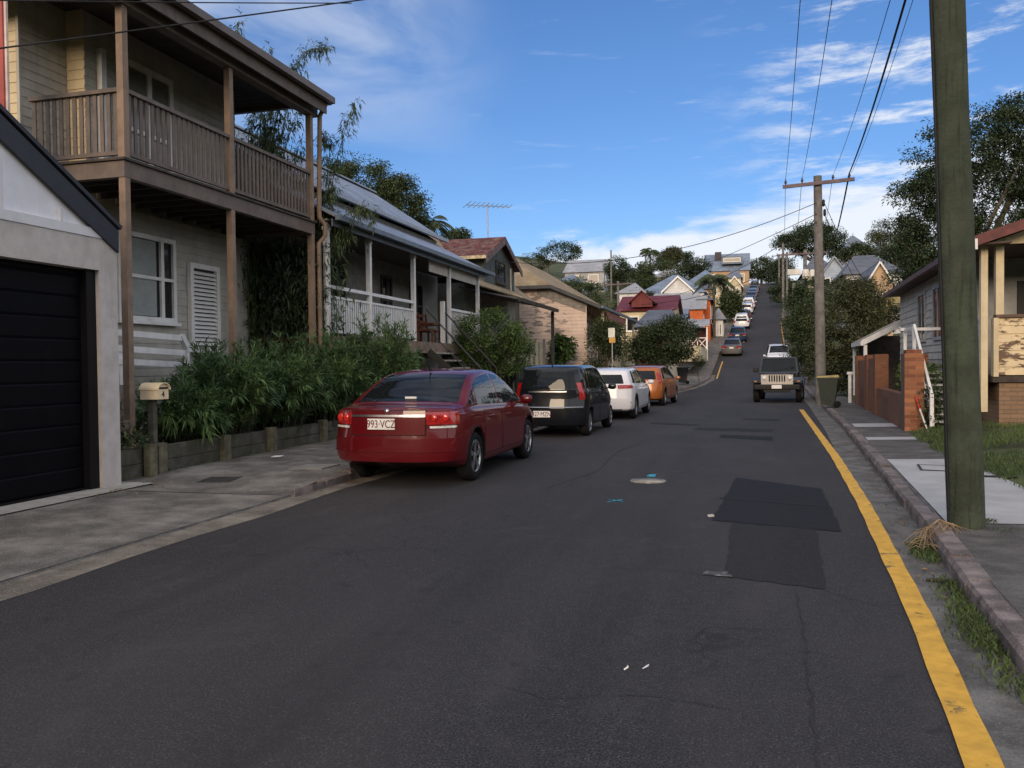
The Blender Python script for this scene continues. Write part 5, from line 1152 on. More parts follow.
def litter(lab, x, y, z, s): 
    b = MB(); b.slab([(x, y, z), (x+s, y+.02, z+.01), (x+s*1.1, y+s*.6, z+.02), (x+.02, y+s*.5, z+.012)], .008); tag(recentre(b.build('litter', mat('white_paper', (.7, .7, .7), .8))), lab, 'litter')
litter('scrap of white paper on the left footpath below the hedge', -7.35, 12.1, .165, .16)
litter('tiny white scrap on the road ahead of the camera', -.475, 4.37, .012, .03)
litter('second tiny white scrap on the road, left of the other', -.565, 4.33, .012, .018)

# --- the near power pole
def near_pole():
    rt = thing('utility_pole', 'thick green-brown timber power pole close on the right footpath', 'utility pole', (1.98, 8.22, .13))
    m = mat('treated_pole_timber', (.050, .062, .043), .9, .18, 3, .5, 25, streak=.75, streaksc=26, spec=.2, tint=(.056, .062, .046), tintscale=.8, tintamt=.5)
    b = MB(); n = 14; pts = []; rad = []
    for i in range(n): t = i/(n-1); z = .05+t*9.2; pts.append((2.01-.034*z, 8.22, z)); rad.append(.153-.022*t+.004*math.sin(i*2.1))
    b.tube(pts, rad, 24); b.build('pole_shaft', m, rt)
    cx = lambda z: 2.03-.034*z
    d = MB(); d.tube([(cx(z)-.172+.002*z, 8.16, z) for z in (.3, 2, 4, 6, 9)], .012, 5); d.build('earth_wire', mat('black_wire', (.012, .012, .014)), rt)
near_pole()
def crossarm_pole(x, y, z0, h, lab, arms, r0=.17, lean=0.0, group=None, tx=False):
    rt = thing('utility_pole', lab, 'utility pole', (x, y, z0), 0, group)
    b = MB(); b.tube([(x+lean*t*h, y, z0-.2+t*(h+.2)) for t in (0, .33, .66, 1)], [r0, r0*.92, r0*.84, r0*.75], 12); b.build('pole_shaft', M_POLEW, rt)
    for (dz, w, s_) in arms:
        b = MB(); b.bar((x-w+lean*h, y-r0-.04, z0+h-dz-.06), (x+w+lean*h, y-r0-.04, z0+h-dz+.06), .10, .12); a = b.build('crossarm', mat('purple_grey_arm', (.14, .105, .11), .8, .15), rt)
        for q in s_: 
            i_ = MB(); zc = z0+h-dz+.06+.06*q/max(w, .1); i_.lathe([(.02, 0), (.02, .05), (.045, .06), (.05, .10), (.03, .13), (.035, .16), (.001, .18)], (x+q+lean*h, y-r0-.04, zc), 'Z', 10); i_.build('insulator', mat('dark_insulator', (.06, .045, .05), .3), a)
    if tx:
        t = MB(); t.lathe([(.001, 0), (.28, .0), (.30, .05), (.30, .75), (.26, .82), (.001, .86)], (x, y-.42, z0+h-2.6), 'Z', 16); t.build('transformer', mat('pale_grey_steel', (.55, .54, .50), .5), rt)
        t = MB(); t.box(x-1.5, x-.4, y-.5, y-.1, z0+h-2.2, z0+h-1.7); t.box(x+.4, x+1.0, y-.5, y-.1, z0+h-2.4, z0+h-1.8); t.build('switch_box', mat('pale_grey_steel', (.55, .54, .50)), rt)
    return rt
pole2 = crossarm_pole(3.06, 32.2, .1, 8.28, 'brown timber power pole with a wide crossarm behind the wheelie bin', [(.30, 1.22, (-1.12, -.55, .5, 1.05))], .19, -.012)
for (dx, dz) in ((.18, .95), (.22, 1.3)):
    b = MB(); b.lathe([(.02, 0), (.05, .04), (.05, .22), (.02, .26)], (2.96+dx, 32.0, 8.18-dz), 'Z', 8); b.build('shackle', M_BLKP, pole2)
def hill_pole(px, ytop, Y, lab, arms, r=.15, tx=False, base=None, grp=None):
    p = atY(px, ytop, Y); z0 = base if base is not None else ground_z(p.x, Y); return crossarm_pole(p.x, Y, z0, p.z-z0, lab, arms, r, 0, grp, tx), p
p3, P3 = hill_pole(805, 250, 78, 'pole carrying the white transformer and switch boxes up the right side of the hill', [(.35, 1.9, (-1.8, -1.0, 1.0, 1.8))], .21, True)
p4, P4 = hill_pole(783, 243, 100, 'tall thin pole with bare top standing left of the transformer pole', [], .16)
p5, P5 = hill_pole(787, 252, 112, 'thin pole close behind the tall bare-topped pole on the hill', [(.3, 1.3, (-1.2, 1.2))], .17)
p6, P6 = hill_pole(794, 283, 70, 'short thick post between the transformer pole and the bare-topped pole', [], .19)
p7, P7 = hill_pole(611, 250, 120, 'single bare pole on the skyline of the left hill', [], .14)
p8, P8 = hill_pole(618, 281, 95, 'small pole with crossarm in front of the trees on the left hill', [(.4, 1.7, (-1.5, 1.5))], .17)
p9, P9 = hill_pole(779, 254, 150, 'far pole beside the road near the hill crest', [(.3, 1.2, (-1.1, 1.1))], .15)
M_WIRE = mat('black_wire', (.012, .012, .014), .6)
def wire(a, b_, sag, rad, lab, n=28):
    a, b_ = Vector(a), Vector(b_); c = (a+b_)/2; pts = []
    for i in range(n+1): t = i/n; p = a.lerp(b_, t); p.z -= sag*4*t*(1-t); pts.append(p)
    m = MB(); m.tube([p-c for p in pts], rad, 6); o = m.build('power_line', M_WIRE); o.location = c
    tag(o, lab, 'wire', 'overhead wires'); return o
Z2 = 8.28; pt = lambda dx, dz=0: (2.955+dx, 31.97, Z2+dz)
def over(px, dist=4.0, z=8.5): # where a wire leaves the top of the frame
    d = ray(px, 0); return atY(px, 0, dist*3)
for (dx, px, rad, lab) in ((-1.12, 797, .007, 'thin wire running overhead from the left end of the crossarm'), (-.55, 826, .007, 'thin wire running overhead from the left inner insulator of the crossarm'), (.5, 881, .007, 'thin wire running overhead from the right inner insulator of the crossarm'), (1.05, 897, .022, 'thick twisted cable running overhead from the right end of the crossarm'), (1.12, 904, .006, 'thin wire right beside the thick twisted cable overhead')):
    s_ = Vector(pt(dx, .02+dx*.05)); q = atY(px, 0, 17.0); e = s_+(q-s_)*(36/15); e.z = 9.2
    wire(s_, e, .0 if False else .9, rad, lab)
# service lines towards the left houses and up the hill
wire(pt(-.05, -.9), (-9.2, 33.0, 5.9), .8, .013, 'service wire from the crossarm pole down to the rusty gable')
wire(pt(-.05, -1.3), tuple(P8), .9, .012, 'service wire from the crossarm pole across to the small pole on the left hill')
wire(pt(-.05, -1.6), (-5.9, 62, 6.4), .6, .012, 'lower service wire from the crossarm pole towards the red roofed houses')
wire((-6.0, 56, 5.6), tuple(P3), 1.0, .02, 'service wire from the transformer pole over the road to the left')
for (dx, q, rad, lab) in ((-1.12, (-1.8, -.3), .009, 'wire from the left end of the crossarm up to the transformer pole'), (-.55, (-1.0, -.3), .009, 'wire from the left inner insulator up to the transformer pole'), (.5, (1.0, -.3), .009, 'wire from the right inner insulator up to the transformer pole'), (1.05, (1.8, -.3), .03, 'thick cable from the right end of the crossarm on to the transformer pole')):
    wire(pt(dx, .05), (P3.x+q[0], 77.8, P3.z+q[1]+.15), .9, rad, lab)
wire(pt(.2, -.9), (7.6, 47, 4.6), .5, .012, 'service wire from the crossarm pole down to the right behind the shrubs')
wire(pt(.2, -1.3), (9.5, 64, 6.0), .5, .014, 'service wire from the crossarm pole to the peach gabled house')
wire((P3.x-1.8, 77.8, P3.z-.2), (P5.x-1.2, 112, P5.z-.2), .6, .014, 'left wire from the transformer pole to the next pole uphill')
wire((P3.x+1.8, 77.8, P3.z-.2), (P5.x+1.2, 112, P5.z-.2), .6, .014, 'right wire from the transformer pole to the next pole uphill')
a = atY(0, 47, 9.0); e = atY(352, 0, 13.0); d = (e-a); wire(a-d*1.0, e+d*1.2, .02, .012, 'black wire crossing the top left in front of the balcony')
a = atY(172, 1, 10.5); e = atY(340, 3, 13.0); d = (e-a); wire(a-d*1.6, e+d*.08, .02, .009, 'second black wire at the very top left above the roof')

# --- wheelie bin
def wheelie_bin(x, y, z, rz, lab, col, lid, group=None):
    rt = thing('wheelie_bin', lab, 'bin', (x, y, z), rz, group); m = mat('bin_plastic_'+col[0], col[1], .55, .12, 6); ml = mat('bin_lid_'+lid[0], lid[1], .55, .12, 6)
    b = MB(); b.hexa([(-.21, -.22, .10), (.21, -.22, .10), (.23, .18, .04), (-.23, .18, .04), (-.28, -.33, .95), (.28, -.33, .95), (.28, .30, .95), (-.28, .30, .95)]); 
    for q in ((-.30, -.345, .30, .325),): b.box(q[0], q[2], q[1], q[3], .93, .975)
    for sg in (-1, 1): b.bar((sg*.15, -.225, .16), (sg*.18, -.30, .9), .03, .02, (0, -1, 0))
    b.build('tub', m, rt, local=True)
    l = MB(); l.hexa([(-.305, -.37, .978), (.305, -.37, .978), (.305, .33, .985), (-.305, .33, .985), (-.27, -.33, 1.02), (.27, -.33, 1.02), (.27, .30, 1.06), (-.27, .30, 1.06)]); l.build('lid', ml, rt, local=True)
    h = MB(); h.tube([(-.22, .30, .93), (-.22, .42, 1.0), (.22, .42, 1.0), (.22, .30, .93)], .018, 8); h.build('handle', m, rt, local=True)
    for sg in (-1, 1): 
        w_ = MB(); w_.lathe([(.001, -.03), (.08, -.03), (.10, -.02), (.10, .02), (.08, .03), (.001, .03)], (sg*.26, .26, .10), 'X', 16); w_.build('wheel', M_TYRE, rt, local=True)
    return rt
wheelie_bin(2.98, 28.9, .135, R(-100), 'dark green wheelie bin with a yellow lid on the right kerb', ('green', (.022, .032, .024)), ('yellow', (.30, .235, .09)))
wheelie_bin(-3.0, 51, prof(51)+.15, R(-80), 'charcoal wheelie bin on the left footpath beyond the copper hatchback', ('charcoal', (.02, .021, .024)), ('charcoal', (.02, .021, .024)))

# --- brick fence
def brick_fence():
    rt = thing('brick_fence', 'red-brown brick fence with a tall end pillar along the right footpath', 'fence', (3.8, 25, .15)); fx = lambda y: 3.48+.053*(y-19)
    bk = dict(a=(.42, .17, .08), b=(.16, .050, .025), m=(.26, .19, .14)); mS = mat('lit_orange_brick', (.32, .12, .05), .85, .15, 5, .3, 40, bricks=dict(rot=(PI/2, 0, 0), **bk)); mW = mat('shaded_brick_side', (.16, .07, .04), .85, .15, 5, .3, 40, bricks=dict(rot=(PI/2, 0, PI/2), a=(.20, .085, .045), b=(.14, .06, .035), m=(.13, .10, .08)))  # side brick is darkened in its colour for the faces the sun misses
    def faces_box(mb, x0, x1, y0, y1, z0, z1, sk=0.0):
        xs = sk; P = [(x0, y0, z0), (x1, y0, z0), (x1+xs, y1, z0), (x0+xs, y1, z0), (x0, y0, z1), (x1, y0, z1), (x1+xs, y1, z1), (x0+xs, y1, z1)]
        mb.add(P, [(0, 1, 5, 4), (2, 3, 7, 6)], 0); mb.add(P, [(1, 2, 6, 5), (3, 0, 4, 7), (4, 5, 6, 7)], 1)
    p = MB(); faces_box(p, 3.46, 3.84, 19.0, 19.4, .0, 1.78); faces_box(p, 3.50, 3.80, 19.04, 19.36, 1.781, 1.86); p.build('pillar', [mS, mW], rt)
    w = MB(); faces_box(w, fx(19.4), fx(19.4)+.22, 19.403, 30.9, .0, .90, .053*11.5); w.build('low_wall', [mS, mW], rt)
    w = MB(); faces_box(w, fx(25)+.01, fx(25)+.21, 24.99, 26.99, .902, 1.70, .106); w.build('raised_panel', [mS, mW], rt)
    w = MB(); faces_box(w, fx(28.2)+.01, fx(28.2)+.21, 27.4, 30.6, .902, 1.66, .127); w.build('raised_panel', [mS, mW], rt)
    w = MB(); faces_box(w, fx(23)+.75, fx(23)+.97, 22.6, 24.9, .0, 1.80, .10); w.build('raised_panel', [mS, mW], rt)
    for y in (24.6, 27.0, 30.6): q = MB(); faces_box(q, fx(y)-.04, fx(y)+.30, y, y+.38, 0, 1.82); q.build('pillar', [mat('shaded_brick_front', (.2, .09, .05), .85, .15, 5, .3, 40, bricks=dict(rot=(PI/2, 0, 0), a=(.26, .105, .05), b=(.19, .075, .038), m=(.17, .12, .09))), mW], rt)  # farther pillar fronts have their shade put into a browner brick colour
brick_fence()
def marker():
    rt = thing('marker_stick', 'short white stick with a red end leaning on the brick pillar', 'stick', (3.80, 18.8, .15)); a, b_ = Vector((3.86, 18.72, .13)), Vector((3.66, 18.96, .88))
    MB().tube([a, a.lerp(b_, .66)], .018, 8).build('white_end', M_WHT, rt); MB().tube([a.lerp(b_, .661), b_], .019, 8).build('red_end', mat('red_marker_paint', (.5, .04, .02), .6), rt)
marker()
def bollard():
    rt = thing('bollard', 'short white post with a cap beside the far end of the brick fence', 'post', (4.0, 31.9, .12)); MB().box(3.95, 4.05, 31.85, 31.95, .1, 1.16).build('shaft', M_WHT, rt)
    MB().box(3.91, 4.09, 31.81, 31.99, 1.161, 1.26).build('cap', M_WHT, rt)
bollard()
def sign():
    p = atY(612, 328, 37.0); rt = thing('parking_sign', 'parking sign with white upper and yellow lower plate on a thin post', 'sign', (p.x, 37, .15)); x = p.x
    MB().tube([(x, 37, .1), (x, 37, p.z+.02)], .035, 8).build('post', M_ALLOY, rt)
    MB().box(x-.16, x+.13, 36.94, 36.96, p.z-.42, p.z).build('upper_plate', mat('faded_sign_white', (.62, .62, .55), .5), rt); MB().box(x-.12, x+.15, 36.94, 36.96, p.z-.66, p.z-.43).build('lower_plate', mat('sign_yellow', (.60, .33, .06), .5), rt)
sign()
# --- low fences on the left
def fence(name, lab, pts, h, m, w_, gap, z=None):
    rt = thing(name, lab, 'fence', (pts[0][0], pts[0][1], .2)); s_ = MB()
    for a, b_ in zip(pts, pts[1:]):
        z0 = (z if z is not None else prof((a[1]+b_[1])/2)+.18); slats(s_, a, b_, z0, z0+h, w_, gap)
    s_.build('pickets', m, rt); r = MB()
    for a, b_ in zip(pts, pts[1:]):
        z0 = (z if z is not None else prof((a[1]+b_[1])/2)+.18)
        for k in (.2, .82): r.bar((a[0]-.03, a[1]+.03, z0+h*k), (b_[0]-.03, b_[1]+.03, z0+h*k), .03, .06)
    r.build('rail', m, rt)
    for a in pts: z0 = (z if z is not None else prof(a[1])+.18); MB().box(a[0]-.10, a[0]-.02, a[1]-.04, a[1]+.04, z0-.2, z0+h+.06).build('post', m, rt)
    return rt
q = lambda px, Y: (atY(px, 360, Y).x, Y)
rt = fence('picket_fence', 'low cream picket fence in front of the beige flaking house', [(-6.35, 36.6), (-5.85, 43), (-5.3, 49)], .95, mat('cream_pickets', (.50, .43, .28), .75, .1), .09, .03)
rt = thing('metal_gate', 'pale metal sheet gate with a diagonal brace beside the dark veranda', 'gate', (-7.2, 35.8, .3)); a, b_ = q(500, 33.5), q(545, 33.5)
m = MB(); m.box(a[0], b_[0], 33.5, 33.53, .45, 2.55); m.build('sheet', mat('pale_green_sheet', (.42, .43, .36), .6, .08, 3, corr=('X', .2)), rt)
m = MB(); m.bar((a[0]+.3, 33.46, .5), (b_[0]-.45, 33.46, 2.6), .08, .06); m.build('brace', mat('grey_steel_tube', (.16, .16, .16), .5), rt); m = MB(); m.bar((b_[0]-.02, 33.45, .4), (b_[0]-.02, 33.45, 2.7), .09, .09); m.build('post', mat('grey_steel_tube', (.16, .16, .16)), rt)
# --- dry palm frond and twigs lying in the right gutter
def dry_frond():
    r = random.Random(9); rt = thing('dry_palm_frond', 'dry straw coloured palm frond lying over the kerb by the near pole', 'palm frond', (1.72, 7.75, .14)); m = mat('dry_straw', (.24, .17, .095), .85, .2, 10)
    b = MB(); sp = [Vector((1.88, 8.0, .17)), Vector((1.72, 7.95, .23)), Vector((1.58, 7.75, .17)), Vector((1.50, 7.45, .05))]; b.tube(sp, [.008, .009, .008, .004], 6)
    for i in range(70):
        t = r.random()*2.9; k = int(t); p = sp[k].lerp(sp[k+1], t-k); d = Vector((r.uniform(-.26, .22), r.uniform(-.35, .1), -p.z+.02+r.random()*.04)); e = p+d*r.uniform(.5, 1.0); e.z = max(e.z, .02)
        b.tube([p, p.lerp(e, .5)+Vector((0, 0, .03)), e], [.003, .003, .001], 4)
    b.build('dry_leaflets', m, rt)
    s_ = MB(); s_.tube([(1.35, 6.62, .02), (1.48, 6.55, .035), (1.60, 6.50, .025)], [.012, .018, .010], 6); tag(recentre(s_.build('stick', mat('dark_bark', (.05, .04, .03), .9))), 'short dark stick lying in the gutter beside the yellow line', 'stick')
dry_frond()
# ------------------------------------------------------------------ plants
def rvec(n): 
    v = NR.normal(size=(n, 3)); return v/np.linalg.norm(v, axis=1, keepdims=True)
def leaf_mesh(name, P, D, L, W, m, parent=None, bend=.25, up=.3):
    """one kite-shaped folded leaf per point: P base points, D directions, L lengths, W widths"""
    n = len(P); D = D/np.linalg.norm(D, axis=1, keepdims=True); s_ = np.cross(D, np.array([0, 0, 1.])+rvec(n)*.6); s_ /= np.linalg.norm(s_, axis=1, keepdims=True)+1e-9
    nn = np.cross(s_, D); L = np.broadcast_to(np.asarray(L, float).reshape(-1, 1), (n, 1)); W = np.broadcast_to(np.asarray(W, float).reshape(-1, 1), (n, 1))
    a = P; b = P+D*L*.45+s_*W*.5+nn*L*.04; c = P+D*L-np.array([0, 0, 1.])*L*bend; d = P+D*L*.45-s_*W*.5+nn*L*.04
    V = np.stack([a, b, c, d], 1).reshape(-1, 3)
    if parent is not None: V = V-np.array(rootloc(parent))
    me = bpy.data.meshes.new(name); me.vertices.add(4*n); me.vertices.foreach_set('co', V.ravel()); me.loops.add(4*n); me.loops.foreach_set('vertex_index', np.arange(4*n)); me.polygons.add(n)
    me.polygons.foreach_set('loop_start', np.arange(n)*4); me.polygons.foreach_set('loop_total', np.full(n, 4)); me.update(calc_edges=True); me.materials.append(m)
    o = bpy.data.objects.new(name, me); COL.objects.link(o)
    if parent is not None: o.parent = parent
    return o
LM = dict(
    oleander=leafmat('oleander_leaf', (.018, .040, .014), (.070, .120, .036), .45, .6),
    bright=leafmat('bright_shrub_leaf', (.018, .040, .010), (.065, .105, .022), .5, .4),
    dark=leafmat('dark_tree_leaf', (.010, .019, .008), (.036, .056, .018), .55, .3),
    mid=leafmat('mid_tree_leaf', (.014, .026, .010), (.048, .066, .020), .55, .4),
    olive=leafmat('olive_tree_leaf', (.022, .028, .012), (.065, .072, .026), .6, .4),
    bamboo=leafmat('bamboo_leaf', (.016, .028, .010), (.060, .085, .026), .5, .4),
    grass=leafmat('grass_blade', (.016, .030, .007), (.052, .078, .020), .6, .5),
    palm=leafmat('palm_leaf', (.014, .026, .010), (.040, .058, .020), .5, .3))
M_BARK = mat('grey_bark', (.10, .085, .068), .95, .25, 6, .8, 15)
M_STEM = mat('oleander_stem', (.035, .040, .022), .8, .2, 6)
M_CANE = mat('bamboo_cane', (.10, .12, .045), .6, .2, 6)
def crown_points(lobes, n_clump, per, spread, flat=.7):
    """clumps sit on and in the outer shell of a handful of lobes, so the outline is uneven and gaps stay open"""
    lobes = [np.array(l, float) for l in lobes]; vol = np.array([l[3]*l[4]*l[5] for l in lobes])**.67; pick = NR.choice(len(lobes), n_clump, p=vol/vol.sum())
    d = rvec(n_clump); rr = NR.uniform(.55, 1.0, (n_clump, 1))**.6
    C = np.array([lobes[i][:3] for i in pick])+d*rr*np.array([lobes[i][3:] for i in pick])
    k = NR.integers(int(per*.5), int(per*1.5)+1, n_clump); idx = np.repeat(np.arange(n_clump), k); sz = NR.uniform(.6, 1.25, n_clump)*spread
    off = np.clip(NR.normal(size=(len(idx), 3)), -1.6, 1.6)*np.array([1, 1, flat])*sz[idx][:, None]*.46
    return C[idx]+off, off, C
def tree(name, lab, cat, base, h, lobes, lm, n_clump=120, per=60, spread=.8, leaf=.28, trunk=.25, group=None, limbs=7, flat=.6):
    """lobes: (x, y, z, rx, ry, rz) in world metres"""
    rt = thing(name, lab, cat, base, 0, group); base = Vector(base)
    n_clump = int(n_clump*1.3); per = int(per*2.3); leaf = leaf*.58
    P, off, C = crown_points(lobes, n_clump, per, spread, flat); D = off+rvec(len(P))*spread*.5+np.array([0, 0, .05])
    leaf_mesh('crown', P, D, NR.uniform(.65, 1.25, len(P))*leaf, NR.uniform(.4, .62, len(P))*leaf, lm, rt)
    t = MB(); lb = [Vector(l[:3]) for l in lobes]; fork = base+(sum(lb, Vector())/len(lb)-base)*.45; r = random.Random(hash(name+lab) % 999)
    t.tube([base-Vector((0, 0, .2)), base.lerp(fork, .5)+Vector((r.uniform(-.1, .1), 0, 0)), fork], [trunk, trunk*.8, trunk*.65], 9)
    tr = t.build('trunk', M_BARK, rt); l_ = MB()
    for i in range(limbs):
        c = Vector(C[int(NR.integers(0, len(C)))]); mid = fork.lerp(c, .5)+Vector((r.uniform(-.3, .3), r.uniform(-.3, .3), .25)); l_.tube([fork, mid, c], [trunk*.5, trunk*.3, trunk*.08], 6, cap=False)
    l_.build('limb', M_BARK, tr)
    return rt
# --- oleander hedge: upright whippy shoots with long narrow leaves in whorls
def oleander(lab, cx, cy, z, rx, ry, h, shoots, seed, leaf=.19):
    g = np.random.default_rng(seed); rt = thing('oleander_shrub', lab, 'shrub', (cx, cy, z), 0, 'oleander hedge'); P = []; D = []; st = MB()
    for i in range(shoots):
        a = g.uniform(0, 2*PI); q = g.uniform(0, 1)**.5; b = np.array([cx+rx*.45*q*math.cos(a), cy+ry*.45*q*math.sin(a), z]); tilt = g.uniform(.1, 1.0)*q; hh = h*g.uniform(.5, 1.05)*(1-.35*q*q)
        e = np.array([cx+rx*q*math.cos(a)*1.05, cy+ry*q*math.sin(a)*1.05, z+hh]); droop = g.uniform(-.05, .25)*q
        mids = [b+(e-b)*t+np.array([0, 0, .35*h*math.sin(PI*t)*.4-droop*t*t]) for t in np.linspace(0, 1, 6)]
        if i % 2 == 0: st.tube([tuple(m_) for m_ in mids], [.012, .011, .010, .008, .006, .004], 4, cap=False)
        for k in range(int(g.integers(11, 18))):
            t = g.uniform(.06, 1.0)**.8*4.999; j = int(t); p = mids[j]+(mids[j+1]-mids[j])*(t-j); ax = mids[j+1]-mids[j]; ax /= np.linalg.norm(ax)
            w0 = g.uniform(0, 2*PI); u = np.cross(ax, [0.3, .2, 1]); u /= np.linalg.norm(u)+1e-9; v = np.cross(ax, u)
            for c in range(4): aa = w0+c*PI/2; P.append(p); D.append(ax*g.uniform(.7, 1.3)+(u*math.cos(aa)+v*math.sin(aa))*.75)
    P = np.array(P); D = np.array(D); leaf_mesh('foliage', P, D, NR.uniform(.6, 1.35, len(P))*leaf, NR.uniform(.085, .15, len(P))*leaf, LM['oleander'], rt, .22)
    st.build('stem', M_STEM, rt)
oleander('oleander shrub beside the mailbox, leftmost of the hedge', -8.55, 11.45, .4, .75, .75, 1.15, 120, 1)
oleander('oleander shrub in the hedge below the louvre shutter', -8.45, 12.5, .4, .95, .9, 1.75, 200, 2)
oleander('oleander shrub of the hedge in front of the middle balcony post', -8.4, 14.0, .4, 1.0, .95, 1.8, 210, 3)
oleander('oleander shrub of the hedge below the dark gap beside the balcony', -8.3, 15.6, .4, 1.0, .85, 2.0, 200, 4)
oleander('oleander shrub below the white veranda balustrade, tallest of the hedge', -7.9, 17.6, .3, 1.05, 1.2, 2.6, 270, 5)
oleander('oleander shrub behind the red sedan at the right end of the hedge', -7.5, 19.6, .3, .7, .7, 1.2, 110, 6)
# low plants under the mailbox
P = np.array([[-8.2+NR.normal()*.18, 9.6+NR.normal()*.22, .55+abs(NR.normal())*.12] for _ in range(420)]); o = leaf_mesh('low_shrub', P, rvec(420)+np.array([.3, 0, .4]), NR.uniform(.06, .12, 420), NR.uniform(.03, .06, 420), LM['mid']); tag(recentre(o), 'low leafy plant at the left end of the sleeper wall', 'shrub')
# --- bamboo between the two houses
def bamboo(lab, cx, cy, z, h, canes, seed, lean=(0, 0), spread=.5, bend=1.0):
    g = np.random.default_rng(seed); rt = thing('bamboo', lab, 'bamboo', (cx, cy, z)); st = MB(); P = []; D = []
    for i in range(canes):
        a = g.uniform(0, 2*PI); b = np.array([cx+spread*.6*math.cos(a)*g.uniform(0, 1), cy+spread*.6*math.sin(a)*g.uniform(0, 1), z]); hh = h*g.uniform(.65, 1.05); dx = np.array([math.cos(a)*spread*g.uniform(.4, 1.6)+lean[0], math.sin(a)*spread*g.uniform(.4, 1.6)+lean[1], 0])
        pts = [b+dx*t**2.2*bend+np.array([0, 0, hh*(t-.10*t**4)]) for t in np.linspace(0, 1, 9)]; st.tube([tuple(p) for p in pts], [.022, .021, .02, .018, .016, .013, .010, .007, .003], 5, cap=False)
        for k in range(70):
            t = g.uniform(.25, 1)*7.999; j = int(t); p = pts[j]+(pts[j+1]-pts[j])*(t-j); br = rvec(1)[0]*np.array([1, 1, .4]); ln = g.uniform(.15, .65)*(1.15-t/9)
            for q in range(6): P.append(p+br*ln*g.uniform(.3, 1)); D.append(br*.6+rvec(1)[0]*.6+np.array([0, 0, -.35]))
    P = np.array(P); D = np.array(D); leaf_mesh('foliage', P, D, NR.uniform(.10, .20, len(P)), NR.uniform(.020, .034, len(P)), LM['bamboo'], rt, .3); st.build('cane', M_CANE, rt)
bamboo('dense tall bamboo seen through the balcony, beside the two-storey house', -10.6, 16.5, .4, 7.4, 40, 1, (0, .1), .7)
def plume(lab, paths, Y, seed, wid=.42, den=1.0):
    # arching bamboo culms whose tips follow the given outline, leaves hanging from short side shoots
    g = np.random.default_rng(seed); P = []; D = []; st = MB(); allp = []
    for path in paths:
        pts = [np.array(atY(px, py, Y+k*.12)) for k, (px, py) in enumerate(path)]; allp += pts; n = len(pts)
        st.tube([tuple(p) for p in pts], list(np.linspace(.02, .004, n)), 5, cap=False)
        L = sum(np.linalg.norm(pts[i+1]-pts[i]) for i in range(n-1))
        for _ in range(int(L*36*den)):
            t = g.uniform(.0, .999)*(n-1); j = int(t); p = pts[j]+(pts[j+1]-pts[j])*(t-j); br = g.normal(size=3); br /= np.linalg.norm(br); ln = abs(g.normal())*wid*(1.1-.75*t/(n-1))
            for q in range(5): P.append(p+br*ln*g.uniform(.4, 1)+np.array([0, 0, -.06*q*ln])); D.append(br*.7+g.normal(size=3)*.4+np.array([0, 0, -.45]))
    base = pts[0]; rt = thing('bamboo', lab, 'bamboo', tuple(allp[0])); P = np.array(P); D = np.array(D); leaf_mesh('foliage', P, D, NR.uniform(.09, .19, len(P)), NR.uniform(.016, .028, len(P)), LM['bamboo'], rt, .3); st.build('cane', M_CANE, rt)
plume('tall bamboo with an arching plume curling above the balcony roof end', [[(262, 300), (268, 200), (276, 120), (290, 72), (308, 50), (330, 46)], [(255, 300), (258, 180), (262, 90), (270, 48)]], 17.2, 21)
plume('bamboo plume rising clear into the sky right of the balcony', [[(322, 330), (326, 240), (334, 170), (345, 130), (356, 98)], [(318, 330), (322, 230), (330, 150), (322, 132)]], 16.9, 22, .36)
plume('bamboo drooping in front of the left end of the blue-grey roof', [[(322, 330), (330, 250), (346, 215), (362, 206), (374, 222)], [(320, 330), (326, 260), (336, 230), (344, 224), (350, 240)], [(318, 330), (322, 270), (328, 205), (332, 185)]], 16.6, 23, .40, 1.2)
plume('dense bamboo mass filling the open end of the balcony', [[(245, 300), (248, 200), (252, 130), (256, 95)], [(262, 300), (264, 200), (266, 140), (262, 110)], [(275, 300), (278, 200), (280, 140), (288, 105)], [(290, 300), (292, 210), (296, 160), (300, 140)], [(252, 300), (256, 190), (268, 120), (276, 100)], [(284, 300), (284, 200), (272, 150), (268, 128)]], 17.0, 24, .55, 1.1)
plume('bamboo tip showing over the balcony roof', [[(228, 90), (233, 60), (238, 32), (240, 20)]], 18.5, 25, .4)
P = np.array([[-9.6+NR.normal()*.55, 16.65+NR.normal()*.22, .5+NR.uniform(0, 3.9)] for _ in range(9000)]); o = leaf_mesh('shrub', P, rvec(9000)+np.array([.3, -.2, -.5]), NR.uniform(.12, .26, 9000), NR.uniform(.03, .055, 9000), LM['dark']); tag(recentre(o), 'dark leafy undergrowth filling the gap between the two left houses', 'shrub')
def blob(px, py, Y, rx, rz=None, ry=None): 
    p = atY(px, py, Y); s_ = Y*1.0/FPX*1.0; return (p.x, p.y, p.z, rx*s_, (ry or rx)*s_, (rz or rx)*s_)
def ptree(name, lab, cat, Y, blobs, lm, nc, per, spread, leaf, trunk=.25, group=None, gx=None, **kw):
    """blobs: (px, py, rx, rz) of the photograph, stood at depth Y (or Y+dy)"""
    L = [blob(b[0], b[1], Y+(b[4] if len(b) > 4 else 0), b[2], b[3]) for b in blobs]; cx = gx if gx is not None else sum(l[0] for l in L)/len(L)
    return tree(name, lab, cat, (cx, Y, ground_z(cx, Y)), 0, L, lm, nc, per, spread, leaf, trunk, group, **kw)
